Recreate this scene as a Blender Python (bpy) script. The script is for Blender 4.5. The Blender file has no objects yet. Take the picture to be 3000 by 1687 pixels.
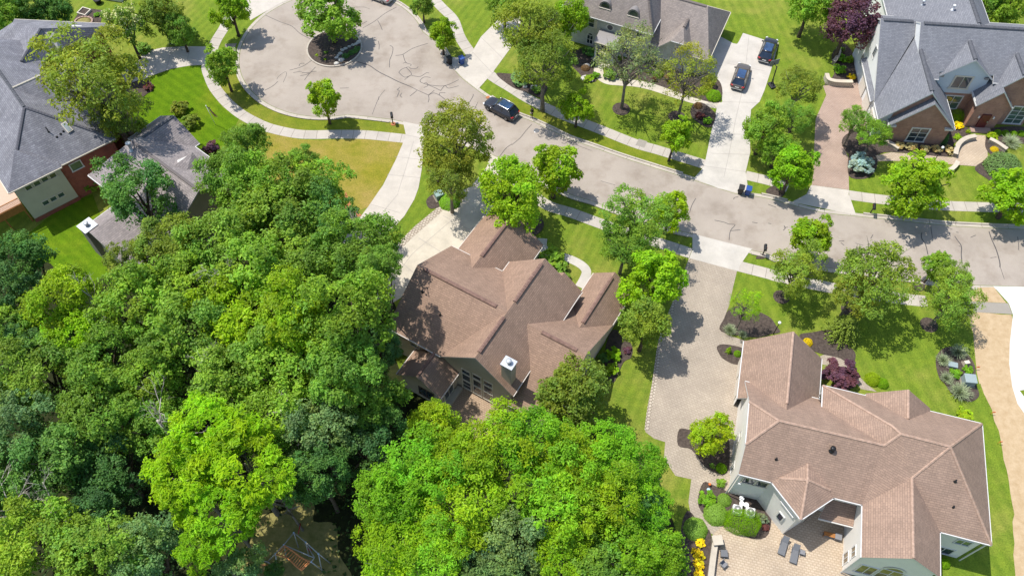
import bpy, bmesh, math, random
from mathutils import Vector, Matrix
S = bpy.context.scene
C = S.collection
R = math.radians
rnd = random.Random(7)

# ------------------------------------------------------------------ survey: photo pixel -> point on a level plane
CAM_H, FOC, TILT, ROLL = 75.0, 2407.0, R(56.82), R(1.02)
def px(x, y, z=0.0):
    x -= 1500; y = 843.5 - y
    c, s = math.cos(ROLL), math.sin(ROLL)
    x, y = c*x - s*y, s*x + c*y
    d = (x, FOC*math.cos(TILT) + y*math.sin(TILT), -FOC*math.sin(TILT) + y*math.cos(TILT))
    k = (CAM_H - z)/-d[2]
    return Vector((d[0]*k, d[1]*k, z))
def T(c, r, x, y, z=0.0):
    s = 2.5787 if r < 2 else 2.5733
    return px(750*c + x/s, 562*r + y/s, z)
def D(x, y, z=0.0): return px(x*1.1646, y*1.1646, z)
def Zr(x0, y0, s): return lambda x, y, z=0.0: px(x0 + x/s, y0 + y/s, z)

# ------------------------------------------------------------------ objects
def tag(o, label=None, cat=None, group=None, kind=None):
    if label: o['label'] = label
    if cat: o['category'] = cat
    if group: o['group'] = group
    if kind or label: o['kind'] = kind or 'thing'
    return o
def wloc(o):
    v = Vector((0, 0, 0))
    while o is not None:
        v += o.location; o = o.parent
    return v
def empty(name, loc, label=None, cat=None, group=None, rz=0.0):
    o = bpy.data.objects.new(name, None); C.objects.link(o)
    o.location = loc; o.rotation_euler = (0, 0, rz); o.empty_display_size = .3
    return tag(o, label, cat, group)
def obj(name, bm, mats, parent=None, world=True, smooth=False):
    """link a bmesh as one mesh object; world=True: its coordinates are world coordinates"""
    if parent is not None and world:
        bmesh.ops.translate(bm, verts=bm.verts, vec=-wloc(parent))
    me = bpy.data.meshes.new(name); bm.to_mesh(me); bm.free()
    for m in (mats if isinstance(mats, (list, tuple)) else [mats]): me.materials.append(m)
    if smooth:
        for p in me.polygons: p.use_smooth = True
    o = bpy.data.objects.new(name, me); C.objects.link(o)
    if parent is not None: o.parent = parent
    return o
def copy_tree(o, parent=None):
    c = o.copy(); C.objects.link(c)
    if parent is not None: c.parent = parent
    for ch in o.children: copy_tree(ch, c)
    return c

# ------------------------------------------------------------------ bmesh shapes
def B(): return bmesh.new()
def addbox(bm, cx, cy, cz, sx, sy, sz, rz=0.0, mi=0, bev=0.0):
    M = Matrix.Translation((cx, cy, cz)) @ Matrix.Rotation(rz, 4, 'Z') @ Matrix.Diagonal((sx, sy, sz, 1))
    r = bmesh.ops.create_cube(bm, size=1.0, matrix=M)
    fs = {f for v in r['verts'] for f in v.link_faces}
    for f in fs: f.material_index = mi
    if bev:
        bmesh.ops.bevel(bm, geom=list({e for v in r['verts'] for e in v.link_edges}), offset=bev, segments=2, affect='EDGES', profile=.5)
    return r['verts']
def tube(bm, pts, rad, n=6, mi=0, cap=True):
    """tapered tube along points; rad number or list"""
    pts = [Vector(p) for p in pts]
    rr = rad if isinstance(rad, (list, tuple)) else [rad]*len(pts)
    rings = []
    for i, p in enumerate(pts):
        d = (pts[min(i+1, len(pts)-1)] - pts[max(i-1, 0)]).normalized()
        a = d.cross(Vector((.31, .17, 1)) if abs(d.z) < .9 else Vector((1, .2, 0))).normalized(); b = d.cross(a)
        rings.append([bm.verts.new(p + (a*math.cos(2*math.pi*k/n) + b*math.sin(2*math.pi*k/n))*rr[i]) for k in range(n)])
    for i in range(len(rings)-1):
        for k in range(n):
            f = bm.faces.new((rings[i][k], rings[i][(k+1) % n], rings[i+1][(k+1) % n], rings[i+1][k])); f.material_index = mi; f.smooth = True
    if cap:
        for rg in (rings[0][::-1], rings[-1]):
            f = bm.faces.new(rg); f.material_index = mi
def lathe(bm, c, prof, n=16, mi=0, smooth=True):
    rings = [[bm.verts.new((c[0] + r*math.cos(2*math.pi*k/n), c[1] + r*math.sin(2*math.pi*k/n), c[2] + z)) for k in range(n)] for r, z in prof]
    for i in range(len(rings)-1):
        for k in range(n):
            f = bm.faces.new((rings[i][k], rings[i][(k+1) % n], rings[i+1][(k+1) % n], rings[i+1][k])); f.material_index = mi; f.smooth = smooth
    bm.faces.new(rings[0][::-1]).material_index = mi; bm.faces.new(rings[-1]).material_index = mi
def prism(bm, pts, z0, z1, mi=0):
    lo = [bm.verts.new((p[0], p[1], z0)) for p in pts]; hi = [bm.verts.new((p[0], p[1], z1)) for p in pts]
    n = len(pts)
    fs = [bm.faces.new(lo[::-1]), bm.faces.new(hi)] + [bm.faces.new((lo[k], lo[(k+1) % n], hi[(k+1) % n], hi[k])) for k in range(n)]
    for f in fs: f.material_index = mi
    return fs
def spline(pts, sub=6, closed=False):
    P = [Vector((p[0], p[1], 0)) for p in pts]; n = len(P); out = []
    for i in range(n if closed else n-1):
        a, b, c, d = (P[(i-1) % n], P[i], P[(i+1) % n], P[(i+2) % n]) if closed else (P[max(i-1, 0)], P[i], P[i+1], P[min(i+2, n-1)])
        for k in range(sub):
            t = k/sub
            out.append(.5*((2*b) + (c-a)*t + (2*a-5*b+4*c-d)*t*t + (3*b-a-3*c+d)*t**3))
    if not closed: out.append(P[-1])
    return out
def offset(pts, d):
    out = []
    for i, p in enumerate(pts):
        t = pts[min(i+1, len(pts)-1)] - pts[max(i-1, 0)]; t.normalize()
        out.append(p + Vector((-t.y, t.x, 0))*d)
    return out
def ribbon(bm, pts, d0, d1, z0, z1, mi=0):
    """strip between offsets d0..d1 of a line; z1 > z0 makes it a solid kerb. UV runs along it in metres"""
    uvl = bm.loops.layers.uv.verify()
    a, b = offset(pts, d0), offset(pts, d1); s = [0]
    for i in range(1, len(pts)): s.append(s[-1] + (pts[i]-pts[i-1]).length)
    if z1 > z0:
        loops = [[(p.x, p.y, z0) for p in a], [(p.x, p.y, z1) for p in a], [(p.x, p.y, z1) for p in b], [(p.x, p.y, z0) for p in b]]
    else:
        loops = [[(p.x, p.y, z0) for p in a], [(p.x, p.y, z0) for p in b]]
    vs = [[bm.verts.new(c) for c in l] for l in loops]
    for i in range(len(pts)-1):
        for k in range(len(vs)-1):
            f = bm.faces.new((vs[k][i], vs[k][i+1], vs[k+1][i+1], vs[k+1][i])); f.material_index = mi
            for l, (uu, vv) in zip(f.loops, ((s[i], k), (s[i+1], k), (s[i+1], k+1), (s[i], k+1))): l[uvl].uv = (uu, vv)
    bmesh.ops.recalc_face_normals(bm, faces=bm.faces)
def sheet(name, pts, z, mat, kind='structure', sub=0, parent=None):
    pts = spline(pts, sub, True) if sub else pts
    bm = B(); f = bm.faces.new([bm.verts.new((p[0], p[1], z)) for p in pts])
    bm.normal_update()
    if f.normal.z < 0: f.normal_flip()
    bmesh.ops.triangulate(bm, faces=bm.faces[:], ngon_method='EAR_CLIP')
    o = obj(name, bm, mat, parent)
    if parent is None: tag(o, kind=kind)
    return o

# ------------------------------------------------------------------ materials
def mat(name, rough=.8, spec=.3, metal=0.0):
    m = bpy.data.materials.new(name); m.use_nodes = True; nt = m.node_tree
    b = nt.nodes['Principled BSDF']; b.inputs['Roughness'].default_value = rough
    b.inputs['Specular IOR Level'].default_value = spec; b.inputs['Metallic'].default_value = metal
    return m, nt, b
def plain(name, col, rough=.6, spec=.4, metal=0.0, var=.06, sc=6.0):
    m, nt, b = mat(name, rough, spec, metal)
    n = noise(nt, sc, 3); mix = ramp(nt, n, [(.3, [c*(1-var) for c in col]), (.7, [min(1, c*(1+var)) for c in col])])
    nt.links.new(mix, b.inputs['Base Color']); return m
def coord(nt, kind='Object', scale=None, rot=0.0):
    if kind == 'UV':
        t = nt.nodes.new('ShaderNodeUVMap').outputs[0]
    elif kind == 'World':
        t = nt.nodes.new('ShaderNodeNewGeometry').outputs['Position']
    else:
        t = nt.nodes.new('ShaderNodeTexCoord').outputs[kind]
    if scale or rot:
        mp = nt.nodes.new('ShaderNodeMapping'); nt.links.new(t, mp.inputs[0])
        if scale: mp.inputs['Scale'].default_value = scale
        mp.inputs['Rotation'].default_value = (0, 0, rot); t = mp.outputs[0]
    return t
def noise(nt, scale, detail=4, kind='World', rough=.6, sc3=None, rot=0.0):
    n = nt.nodes.new('ShaderNodeTexNoise'); n.inputs['Scale'].default_value = scale
    n.inputs['Detail'].default_value = detail; n.inputs['Roughness'].default_value = rough
    nt.links.new(coord(nt, kind, sc3, rot), n.inputs['Vector']); return n.outputs['Fac']
def ramp(nt, fac, stops):
    r = nt.nodes.new('ShaderNodeValToRGB'); e = r.color_ramp.elements
    while len(e) > len(stops): e.remove(e[-1])
    while len(e) < len(stops): e.new(.5)
    for el, (p, c) in zip(e, stops): el.position = p; el.color = (*c[:3], 1)
    nt.links.new(fac, r.inputs[0]); return r.outputs[0]
def mixc(nt, fac, a, b, mode='MIX'):
    m = nt.nodes.new('ShaderNodeMix'); m.data_type = 'RGBA'; m.blend_type = mode
    for s, v in ((m.inputs[0], fac), (m.inputs[6], a), (m.inputs[7], b)):
        if isinstance(v, (int, float)): s.default_value = v
        elif isinstance(v, (tuple, list)): s.default_value = (*v[:3], 1)
        else: nt.links.new(v, s)
    return m.outputs[2]
def bump(nt, b, h, strength=.4, dist=.03):
    n = nt.nodes.new('ShaderNodeBump'); n.inputs['Strength'].default_value = strength; n.inputs['Distance'].default_value = dist
    nt.links.new(h, n.inputs['Height']); nt.links.new(n.outputs[0], b.inputs['Normal'])
def bricks(nt, vec, c1, c2, mortar, w, h, msize, off=.5, bias=0.0):
    t = nt.nodes.new('ShaderNodeTexBrick'); nt.links.new(vec, t.inputs['Vector'])
    for k, v in (('Color1', c1), ('Color2', c2), ('Mortar', mortar)): t.inputs[k].default_value = (*v, 1)
    for k, v in (('Scale', 1), ('Mortar Size', msize), ('Mortar Smooth', .3), ('Bias', bias), ('Brick Width', w), ('Row Height', h)): t.inputs[k].default_value = v
    t.offset = off; return t.outputs['Color'], t.outputs['Fac']

def shingle(name, c1, c2, dark, streak=.25, sc=1.0, patch=None):
    m, nt, b = mat(name, .9, .15)
    uv = coord(nt, 'UV')
    # laminated shingles: random tabs two courses deep, a thin butt shadow line between courses
    col, fac = bricks(nt, uv, c1, c2, dark, .5*sc, .22*sc, .02*sc, .37)
    col2, _ = bricks(nt, coord(nt, 'UV', (1.3, 1, 1)), (1.08, 1.07, 1.06), (.88, .88, .89), (.9, .89, .88), .37*sc, .22*sc, .04*sc, .61)
    col = mixc(nt, .8, col, col2, 'MULTIPLY')
    grain = ramp(nt, noise(nt, 9, 4, 'UV'), [(.3, (.82, .82, .82)), (.72, (1.15, 1.15, 1.15))])
    col = mixc(nt, .55, col, grain, 'MULTIPLY')
    st = ramp(nt, noise(nt, .35, 4, 'UV', .6, (2.2, .5, 1)), [(.35, (.8, .8, .8)), (.65, (1.12, 1.12, 1.12))])
    col = mixc(nt, streak*2, col, st, 'MULTIPLY')
    nt.links.new(col, b.inputs['Base Color'])
    bump(nt, b, grain, .3, .02); return m
def brickwall(name, c1, c2, mortar, w=.24, h=.085, ms=.012):
    m, nt, b = mat(name, .9, .2)
    col, fac = bricks(nt, coord(nt, 'UV'), c1, c2, mortar, w, h, ms)
    v = ramp(nt, noise(nt, 1.2, 5, 'UV'), [(.3, (.78, .78, .78)), (.7, (1.18, 1.18, 1.18))])
    nt.links.new(mixc(nt, .8, col, v, 'MULTIPLY'), b.inputs['Base Color']); return m
def stucco(name, col, var=.1):
    m, nt, b = mat(name, .9, .2)
    a = ramp(nt, noise(nt, .9, 6), [(.3, [c*(1-var) for c in col]), (.7, [c*(1+var) for c in col])])
    g = ramp(nt, noise(nt, 14, 3), [(.3, (.9, .9, .9)), (.7, (1.08, 1.08, 1.08))])
    nt.links.new(mixc(nt, .6, a, g, 'MULTIPLY'), b.inputs['Base Color']); bump(nt, b, g, .2, .01); return m
def lawn(name, c1, c2, dry, dryamt=.5, stripe=None, width=.9):
    m, nt, b = mat(name, .95, .1)
    big = noise(nt, .11, 5); mid = noise(nt, .9, 6, 'World', .7); fine = noise(nt, 7, 5, 'World', .75)
    col = mixc(nt, ramp(nt, mid, [(.35, (0, 0, 0)), (.65, (1, 1, 1))]), c1, c2)
    d = ramp(nt, big, [(.62-.3*dryamt, (0, 0, 0)), (.85-.3*dryamt, (1, 1, 1))])
    d2 = mixc(nt, 1.0, d, ramp(nt, noise(nt, .45, 6, 'World', .7), [(.3, (.15, .15, .15)), (.68, (1, 1, 1))]), 'MULTIPLY')
    col = mixc(nt, d2, col, dry)
    if stripe is not None:
        w = nt.nodes.new('ShaderNodeTexWave'); w.inputs['Scale'].default_value = .314/width
        w.inputs['Distortion'].default_value = .8; w.inputs['Detail'].default_value = 3; w.inputs['Detail Scale'].default_value = 1.5
        nt.links.new(coord(nt, 'World', None, stripe), w.inputs['Vector'])
        col = mixc(nt, .5, col, ramp(nt, w.outputs['Fac'], [(.25, (.84, .86, .84)), (.75, (1.12, 1.1, 1.08))]), 'MULTIPLY')
    f = ramp(nt, fine, [(.28, (.5, .54, .5)), (.72, (1.45, 1.4, 1.4))])
    col = mixc(nt, .85, col, f, 'MULTIPLY')
    nt.links.new(col, b.inputs['Base Color']); bump(nt, b, fine, .8, .08); return m
def concrete(name, col, stain=.18, joint=None, tone=1.0):
    m, nt, b = mat(name, .9, .2)
    a = ramp(nt, noise(nt, .5, 7, 'World', .68), [(.3, [c*(1-stain) for c in col]), (.7, [c*(1+stain*.5) for c in col])])
    f = ramp(nt, noise(nt, 9, 4), [(.3, (.93, .93, .93)), (.7, (1.05, 1.05, 1.05))])
    c = mixc(nt, .8, a, f, 'MULTIPLY')
    if joint:
        t = nt.nodes.new('ShaderNodeTexBrick'); t.offset = 0
        nt.links.new(coord(nt, 'UV'), t.inputs['Vector'])
        t.inputs['Color1'].default_value = (1, 1, 1, 1); t.inputs['Color2'].default_value = (.9, .9, .9, 1); t.inputs['Mortar'].default_value = (.5, .48, .45, 1)
        for k, v in (('Scale', 1), ('Mortar Size', .03), ('Mortar Smooth', .2), ('Bias', 0), ('Brick Width', joint), ('Row Height', 50)): t.inputs[k].default_value = v
        c = mixc(nt, 1.0, c, t.outputs['Color'], 'MULTIPLY')
    nt.links.new(c, b.inputs['Base Color']); return m
def pavers(name, c1, c2, mortar, rot, w=.5, h=.32):
    m, nt, b = mat(name, .9, .2)
    col, fac = bricks(nt, coord(nt, 'World', None, rot), c1, c2, mortar, w, h, .045)
    v = ramp(nt, noise(nt, .35, 6, 'World', .65), [(.3, (.8, .79, .78)), (.7, (1.14, 1.13, 1.1))])
    g = ramp(nt, noise(nt, 6, 4), [(.3, (.85, .85, .85)), (.7, (1.12, 1.12, 1.12))])
    nt.links.new(mixc(nt, .6, mixc(nt, .8, col, v, 'MULTIPLY'), g, 'MULTIPLY'), b.inputs['Base Color']); return m
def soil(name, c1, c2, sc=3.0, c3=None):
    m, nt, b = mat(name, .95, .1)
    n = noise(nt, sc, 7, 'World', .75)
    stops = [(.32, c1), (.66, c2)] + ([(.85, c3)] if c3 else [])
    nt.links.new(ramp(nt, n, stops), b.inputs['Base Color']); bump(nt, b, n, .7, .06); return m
def asphalt():
    m, nt, b = mat('asphalt', .92, .2)
    a = ramp(nt, noise(nt, .22, 8, 'World', .66), [(.28, (.295, .252, .21)), (.5, (.352, .304, .255)), (.75, (.395, .343, .29))])
    st = ramp(nt, noise(nt, .42, 6, 'World', .62), [(.5, (1, 1, 1)), (.72, (.78, .75, .72))])
    a = mixc(nt, 1.0, a, st, 'MULTIPLY')
    sp = ramp(nt, noise(nt, 16, 3), [(.3, (.86, .86, .87)), (.7, (1.1, 1.1, 1.1))])
    nt.links.new(mixc(nt, .8, a, sp, 'MULTIPLY'), b.inputs['Base Color']); bump(nt, b, sp, .2, .01); return m
def foliage(name, trans=.3):
    """leaf colour comes from the object's own colour; each leaf carries its own hue and tone"""
    m = bpy.data.materials.new(name); m.use_nodes = True; nt = m.node_tree; nt.nodes.clear()
    out = nt.nodes.new('ShaderNodeOutputMaterial'); oi = nt.nodes.new('ShaderNodeObjectInfo')
    at = nt.nodes.new('ShaderNodeAttribute'); at.attribute_name = 'tint'
    col = mixc(nt, 1.0, oi.outputs['Color'], at.outputs['Color'], 'MULTIPLY')
    p = nt.nodes.new('ShaderNodeBsdfPrincipled'); p.inputs['Roughness'].default_value = .5; p.inputs['Specular IOR Level'].default_value = .25
    t = nt.nodes.new('ShaderNodeBsdfTranslucent'); mx = nt.nodes.new('ShaderNodeMixShader'); mx.inputs[0].default_value = trans
    nt.links.new(col, p.inputs['Base Color'])
    nt.links.new(mixc(nt, 1.0, col, (1.35, 1.25, .5), 'MULTIPLY'), t.inputs['Color'])
    nt.links.new(p.outputs[0], mx.inputs[1]); nt.links.new(t.outputs[0], mx.inputs[2]); nt.links.new(mx.outputs[0], out.inputs[0]); return m
def glass(name, col=(.03, .045, .06)):
    m, nt, b = mat(name, .06, .8)
    n = noise(nt, .8, 3); nt.links.new(ramp(nt, n, [(.3, [c*.6 for c in col]), (.7, [c*1.6 for c in col])]), b.inputs['Base Color']); return m

M = dict(
    road=asphalt(),
    tar=plain('tar', (.085, .078, .075), .7, .3, 0, .4, 4),
    kerb=concrete('kerb_concrete', (.47, .42, .355), .15, 3.0),
    walk=concrete('walk_concrete', (.47, .425, .37), .16, 1.5),
    walkn=concrete('new_walk_concrete', (.6, .57, .52), .06, 1.5),
    drive=concrete('drive_concrete', (.5, .455, .395), .15),
    drivec=concrete('cream_drive_concrete', (.53, .475, .385), .22),
    drivew=concrete('pale_drive_concrete', (.5, .465, .415), .17),
    driven=concrete('new_drive_concrete', (.6, .58, .54), .08),
    joint=plain('joint', (.34, .31, .28), .9, .1),
    grass=lawn('grass', (.115, .185, .018), (.175, .235, .024), (.27, .25, .06), .5, R(25), 1.0),
    grassv=lawn('vivid_grass', (.075, .155, .004), (.115, .205, .006), (.18, .21, .015), .2, R(-52), 1.1),
    grassd=lawn('dry_grass', (.185, .19, .018), (.27, .235, .03), (.34, .25, .08), .75, None),
    grassy=lawn('verge_grass', (.125, .17, .014), (.185, .215, .02), (.27, .225, .05), .55, None),
    grassb=lawn('back_grass', (.115, .185, .018), (.175, .24, .024), (.27, .26, .06), .5, R(-10), 1.3),
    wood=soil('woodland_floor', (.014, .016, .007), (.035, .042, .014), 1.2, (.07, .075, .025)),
    clearing=soil('thin_grass_floor', (.16, .15, .045), (.3, .26, .1), 1.6, (.45, .35, .22)),
    mulch=soil('mulch', (.04, .031, .027), (.115, .09, .075), 4, (.17, .13, .1)),
    redmulch=soil('red_mulch', (.3, .11, .05), (.48, .2, .09), 6),
    dirt=soil('bare_dirt', (.38, .27, .15), (.5, .38, .24), 1.3, (.27, .2, .08)),
    pav4=pavers('tan_pavers', (.355, .302, .245), (.4, .343, .28), (.315, .266, .214), R(28), .36, .24),
    pavp=pavers('patio_pavers', (.45, .36, .265), (.5, .412, .312), (.375, .295, .215), R(14), .34, .23),
    pav3=pavers('pink_brick_pavers', (.375, .275, .222), (.42, .318, .262), (.325, .24, .195), R(4), .3, .18),
    pav1=pavers('brown_pavers', (.38, .28, .2), (.43, .325, .235), (.31, .225, .155), R(30), .3, .2),
    cobble=pavers('cobbles', (.42, .36, .29), (.52, .46, .38), (.22, .18, .14), R(-20), .35, .3),
    stone=brickwall('wall_stone', (.5, .44, .36), (.6, .54, .45), (.25, .22, .18), .5, .18, .03),
    cap=concrete('cap_stone', (.52, .46, .37), .18),
    shB=shingle('brown_shingles', (.34, .23, .168), (.285, .193, .142), (.215, .147, .11), .24, .9),
    shP=shingle('rose_shingles', (.352, .245, .185), (.3, .21, .16), (.235, .167, .13), .24, .9),
    shG=shingle('slate_grey_shingles', (.225, .23, .25), (.18, .186, .206), (.13, .135, .152), .16, .8),
    shL=shingle('weathered_grey_shingles', (.25, .25, .272), (.19, .19, .212), (.13, .13, .15), .5),
    shM=shingle('warm_grey_shingles', (.33, .285, .255), (.265, .23, .21), (.195, .168, .155), .25, .8),
    shD=shingle('drab_grey_shingles', (.34, .3, .29), (.265, .235, .23), (.18, .16, .16), .3),
    ridge=plain('ridge_shingle', (.2, .125, .1), .9, .15, 0, .25, 3), ridgeP=plain('rose_ridge_shingle', (.39, .27, .205), .9, .15, 0, .2, 3),
    ridgeG=plain('grey_ridge_shingle', (.1, .103, .115), .9, .15, 0, .2, 3),
    trim=plain('white_trim', (.6, .59, .57), .5, .4), trimc=plain('cream_trim', (.6, .54, .44), .6, .3),
    trimb=plain('brown_trim', (.13, .095, .075), .6, .3), gut=plain('pale_gutter', (.55, .5, .45), .5, .4),
    wallT=stucco('tan_stucco', (.5, .43, .33)), wallW=stucco('white_stucco', (.74, .71, .66), .04), wallG=brickwall('grey_painted_brick', (.5, .5, .48), (.56, .56, .54), (.42, .42, .4)),
    wallC=stucco('sage_siding', (.52, .49, .385), .06), wallH=stucco('off_white_stucco', (.74, .74, .72), .05), wallBl=stucco('pale_blue_siding', (.56, .6, .63), .04),
    brickR=brickwall('dark_red_brick', (.33, .085, .055), (.25, .065, .045), (.25, .14, .11)), brickS=brickwall('salmon_brick', (.4, .21, .15), (.32, .16, .115), (.36, .25, .2)),
    glass=glass('window_glass'), glassg=glass('green_window_glass', (.06, .1, .085)), glasst=glass('tan_window_glass', (.18, .14, .09)),
    metal=plain('galvanised_cap', (.5, .52, .54), .35, .5, .3), dark=plain('black_metal', (.012, .012, .013), .45, .4), grey=plain('grey_plastic', (.2, .2, .21), .5, .4),
    copper=plain('standing_seam', (.25, .235, .23), .4, .5, .2), door=plain('maroon_door', (.12, .02, .02), .4, .5), gdoor=plain('garage_door', (.66, .6, .52), .6, .3),
    bark=plain('bark', (.105, .08, .06), .95, .1, 0, .35, 4), barkg=plain('grey_bark', (.2, .175, .145), .95, .1, 0, .3, 4), dead=plain('dead_wood', (.42, .38, .33), .9, .1, 0, .2, 4),
    leaf=foliage('leaves', .4), needle=foliage('needles', .12),
    rub=plain('tyre_rubber', (.02, .02, .02), .85, .2), rim=plain('alloy_rim', (.35, .35, .36), .3, .5, .7), chrome=plain('bright_trim', (.7, .72, .75), .2, .6, .7),
    carD=plain('dark_slate_paint', (.03, .032, .04), .22, .6, .2, .02), carT=plain('taupe_paint', (.13, .11, .098), .25, .6, .3, .02), carB=plain('black_paint', (.022, .022, .028), .2, .6, .1, .02), carS=plain('silver_paint', (.5, .5, .51), .25, .6, .4, .02),
    cglass=glass('car_glass', (.015, .025, .045)), roofg=glass('glass_roof', (.03, .06, .13)), red=plain('tail_lamp_red', (.45, .02, .025), .25, .6), lampw=plain('head_lamp', (.7, .72, .74), .15, .6),
    binB=plain('blue_plastic', (.02, .07, .28), .45, .5), binK=plain('black_plastic', (.025, .025, .027), .5, .4),
    ubox=plain('utility_green', (.22, .32, .29), .5, .4), ubx2=plain('utility_grey', (.27, .33, .33), .5, .4), wood2=plain('cedar_stain', (.33, .14, .04), .7, .3, 0, .2, 5), woodr=plain('orange_timber', (.75, .3, .11), .7, .3, 0, .15, 5),
    pipe=plain('painted_pipe', (.42, .42, .4), .4, .5, .4), pink=plain('deck_boards', (.55, .38, .29), .8, .2), white=plain('white_enamel', (.8, .8, .79), .4, .5),
    skin=plain('skin', (.5, .3, .22), .6, .3), cloth=plain('black_cloth', (.015, .015, .018), .9, .2), jean=plain('dark_trousers', (.03, .032, .04), .9, .2), hair=plain('dark_hair', (.02, .014, .01), .7, .3), shoe=plain('grey_shoes', (.35, .34, .33), .7, .3),
    sling=plain('grey_sling', (.15, .155, .165), .8, .2), blue=plain('pool_blue', (.42, .55, .68), .4, .4), rock=soil('boulder', (.36, .34, .31), (.62, .6, .56), 2.5), flagr=plain('flag_red', (.5, .03, .04), .8, .2), flagb=plain('flag_blue', (.03, .05, .2), .8, .2),
    orange=plain('orange_paint', (.75, .16, .03), .6, .4), soffit=plain('soffit', (.55, .53, .5), .8, .2), skyl=glass('skylight_glass', (.25, .28, .3)),
)
# ================================================================== GROUND, ROAD, PATHS
sheet('ground', [(-420, -200), (420, -200), (420, 560), (-420, 560)], 0.0, M['grass'])
K = Zr(600, 0, 3.22)
CX, CY, CR, IR = -24.55, 86.6, 12.35, 3.72
def arc(a0, a1, r, n=40): return [Vector((CX + r*math.cos(R(a0+(a1-a0)*k/n)), CY + r*math.sin(R(a0+(a1-a0)*k/n)), 0)) for k in range(n+1)]
# kerb lines of the street (gutter edge)
southk = spline([K(1560, 1103), K(1750, 1127), K(1900, 1155), K(2060, 1195), T(1, 0, 1420, 1010), T(1, 0, 1640, 1100), T(1, 0, 1800, 1175), T(1, 0, 1934, 1245), D(1330, 440), D(1430, 487), T(2, 1, 610, 70), T(2, 1, 790, 140), D(1680, 573), T(2, 1, 1340, 312), T(2, 1, 1600, 385), T(2, 1, 1810, 440), T(2, 1, 1934, 468), T(3, 1, 90, 508), T(3, 1, 430, 568), T(3, 1, 610, 592), T(3, 1, 1040, 645), T(3, 1, 1300, 684), T(3, 1, 1500, 700), T(3, 1, 1934, 716), T(3, 1, 2500, 740), T(3, 1, 4000, 790)], 5)
northk = spline([K(2215, 430), K(2280, 545), K(2400, 715), T(1, 0, 1680, 690), T(1, 0, 1760, 745), T(2, 0, 0, 858), T(2, 0, 150, 918), T(2, 0, 300, 988), T(2, 0, 430, 1052), T(2, 0, 620, 1118), T(2, 0, 830, 1192), T(2, 0, 1140, 1290), T(2, 0, 1370, 1362), T(2, 0, 1600, 1438), D(1860, 490), T(3, 1, 0, 52), T(3, 1, 370, 150), T(3, 1, 660, 185), T(3, 1, 830, 203), T(3, 1, 1310, 253), T(3, 1, 1540, 268), T(3, 1, 1934, 285), T(3, 1, 2600, 305), T(3, 1, 4000, 350)], 5)
bulb_arc = arc(15, 290, CR, 70)
i0 = min(range(len(bulb_arc)), key=lambda i: (bulb_arc[i]-northk[0]).length); i1 = min(range(len(bulb_arc)), key=lambda i: (bulb_arc[i]-southk[0]).length)
bulb = bulb_arc[i0+1:i1]
edge = northk[::-1] + bulb + southk            # right end of north kerb -> round the bulb -> right end of south kerb
sheet('road', edge, .006, M['road'])
bm = B(); ribbon(bm, edge, -.05, -.5, .010, .010); tag(obj('gutter', bm, M['kerb']), kind='structure')
# kerb, dropped at driveways
drops = [K(2440, 760), T(1, 0, 1190, 940), T(1, 0, 1800, 1180), T(2, 0, 1560, 1420), T(2, 1, 1580, 375), T(3, 1, 420, 160), T(3, 1, 1850, 712), K(300, 480), K(600, 110)]
dw = [4.6, 2.9, 2.6, 4.5, 3.3, 4.2, 3.6, 2.8, 7]
bm = B(); run = []
def flush():
    if len(run) > 1: ribbon(bm, run, -.44, -.64, .0, .13)
dense = []
for a, b in zip(edge, edge[1:]):
    n = max(1, int((b-a).length/.5)); dense += [a.lerp(b, k/n) for k in range(n)]
for p in dense:
    if any((p-Vector((d.x, d.y, 0))).length < w for d, w in zip(drops, dw)): flush(); run = []
    else: run.append(p)
flush(); tag(obj('kerb', bm, M['kerb']), kind='structure')

# island in the turning circle
isl = arc(0, 360, IR, 60)[:-1]; off = Vector((.15, .35, 0))
isl = [p + off for p in isl]
bm = B(); ribbon(bm, isl + [isl[0]], -.0, .2, 0, .16); tag(obj('island_kerb', bm, M['kerb']), kind='structure')
sheet('island_mulch', [Vector((CX, CY, 0)) + off + (p-off-Vector((CX, CY, 0)))*.955 for p in isl], .11, M['mulch'])

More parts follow.
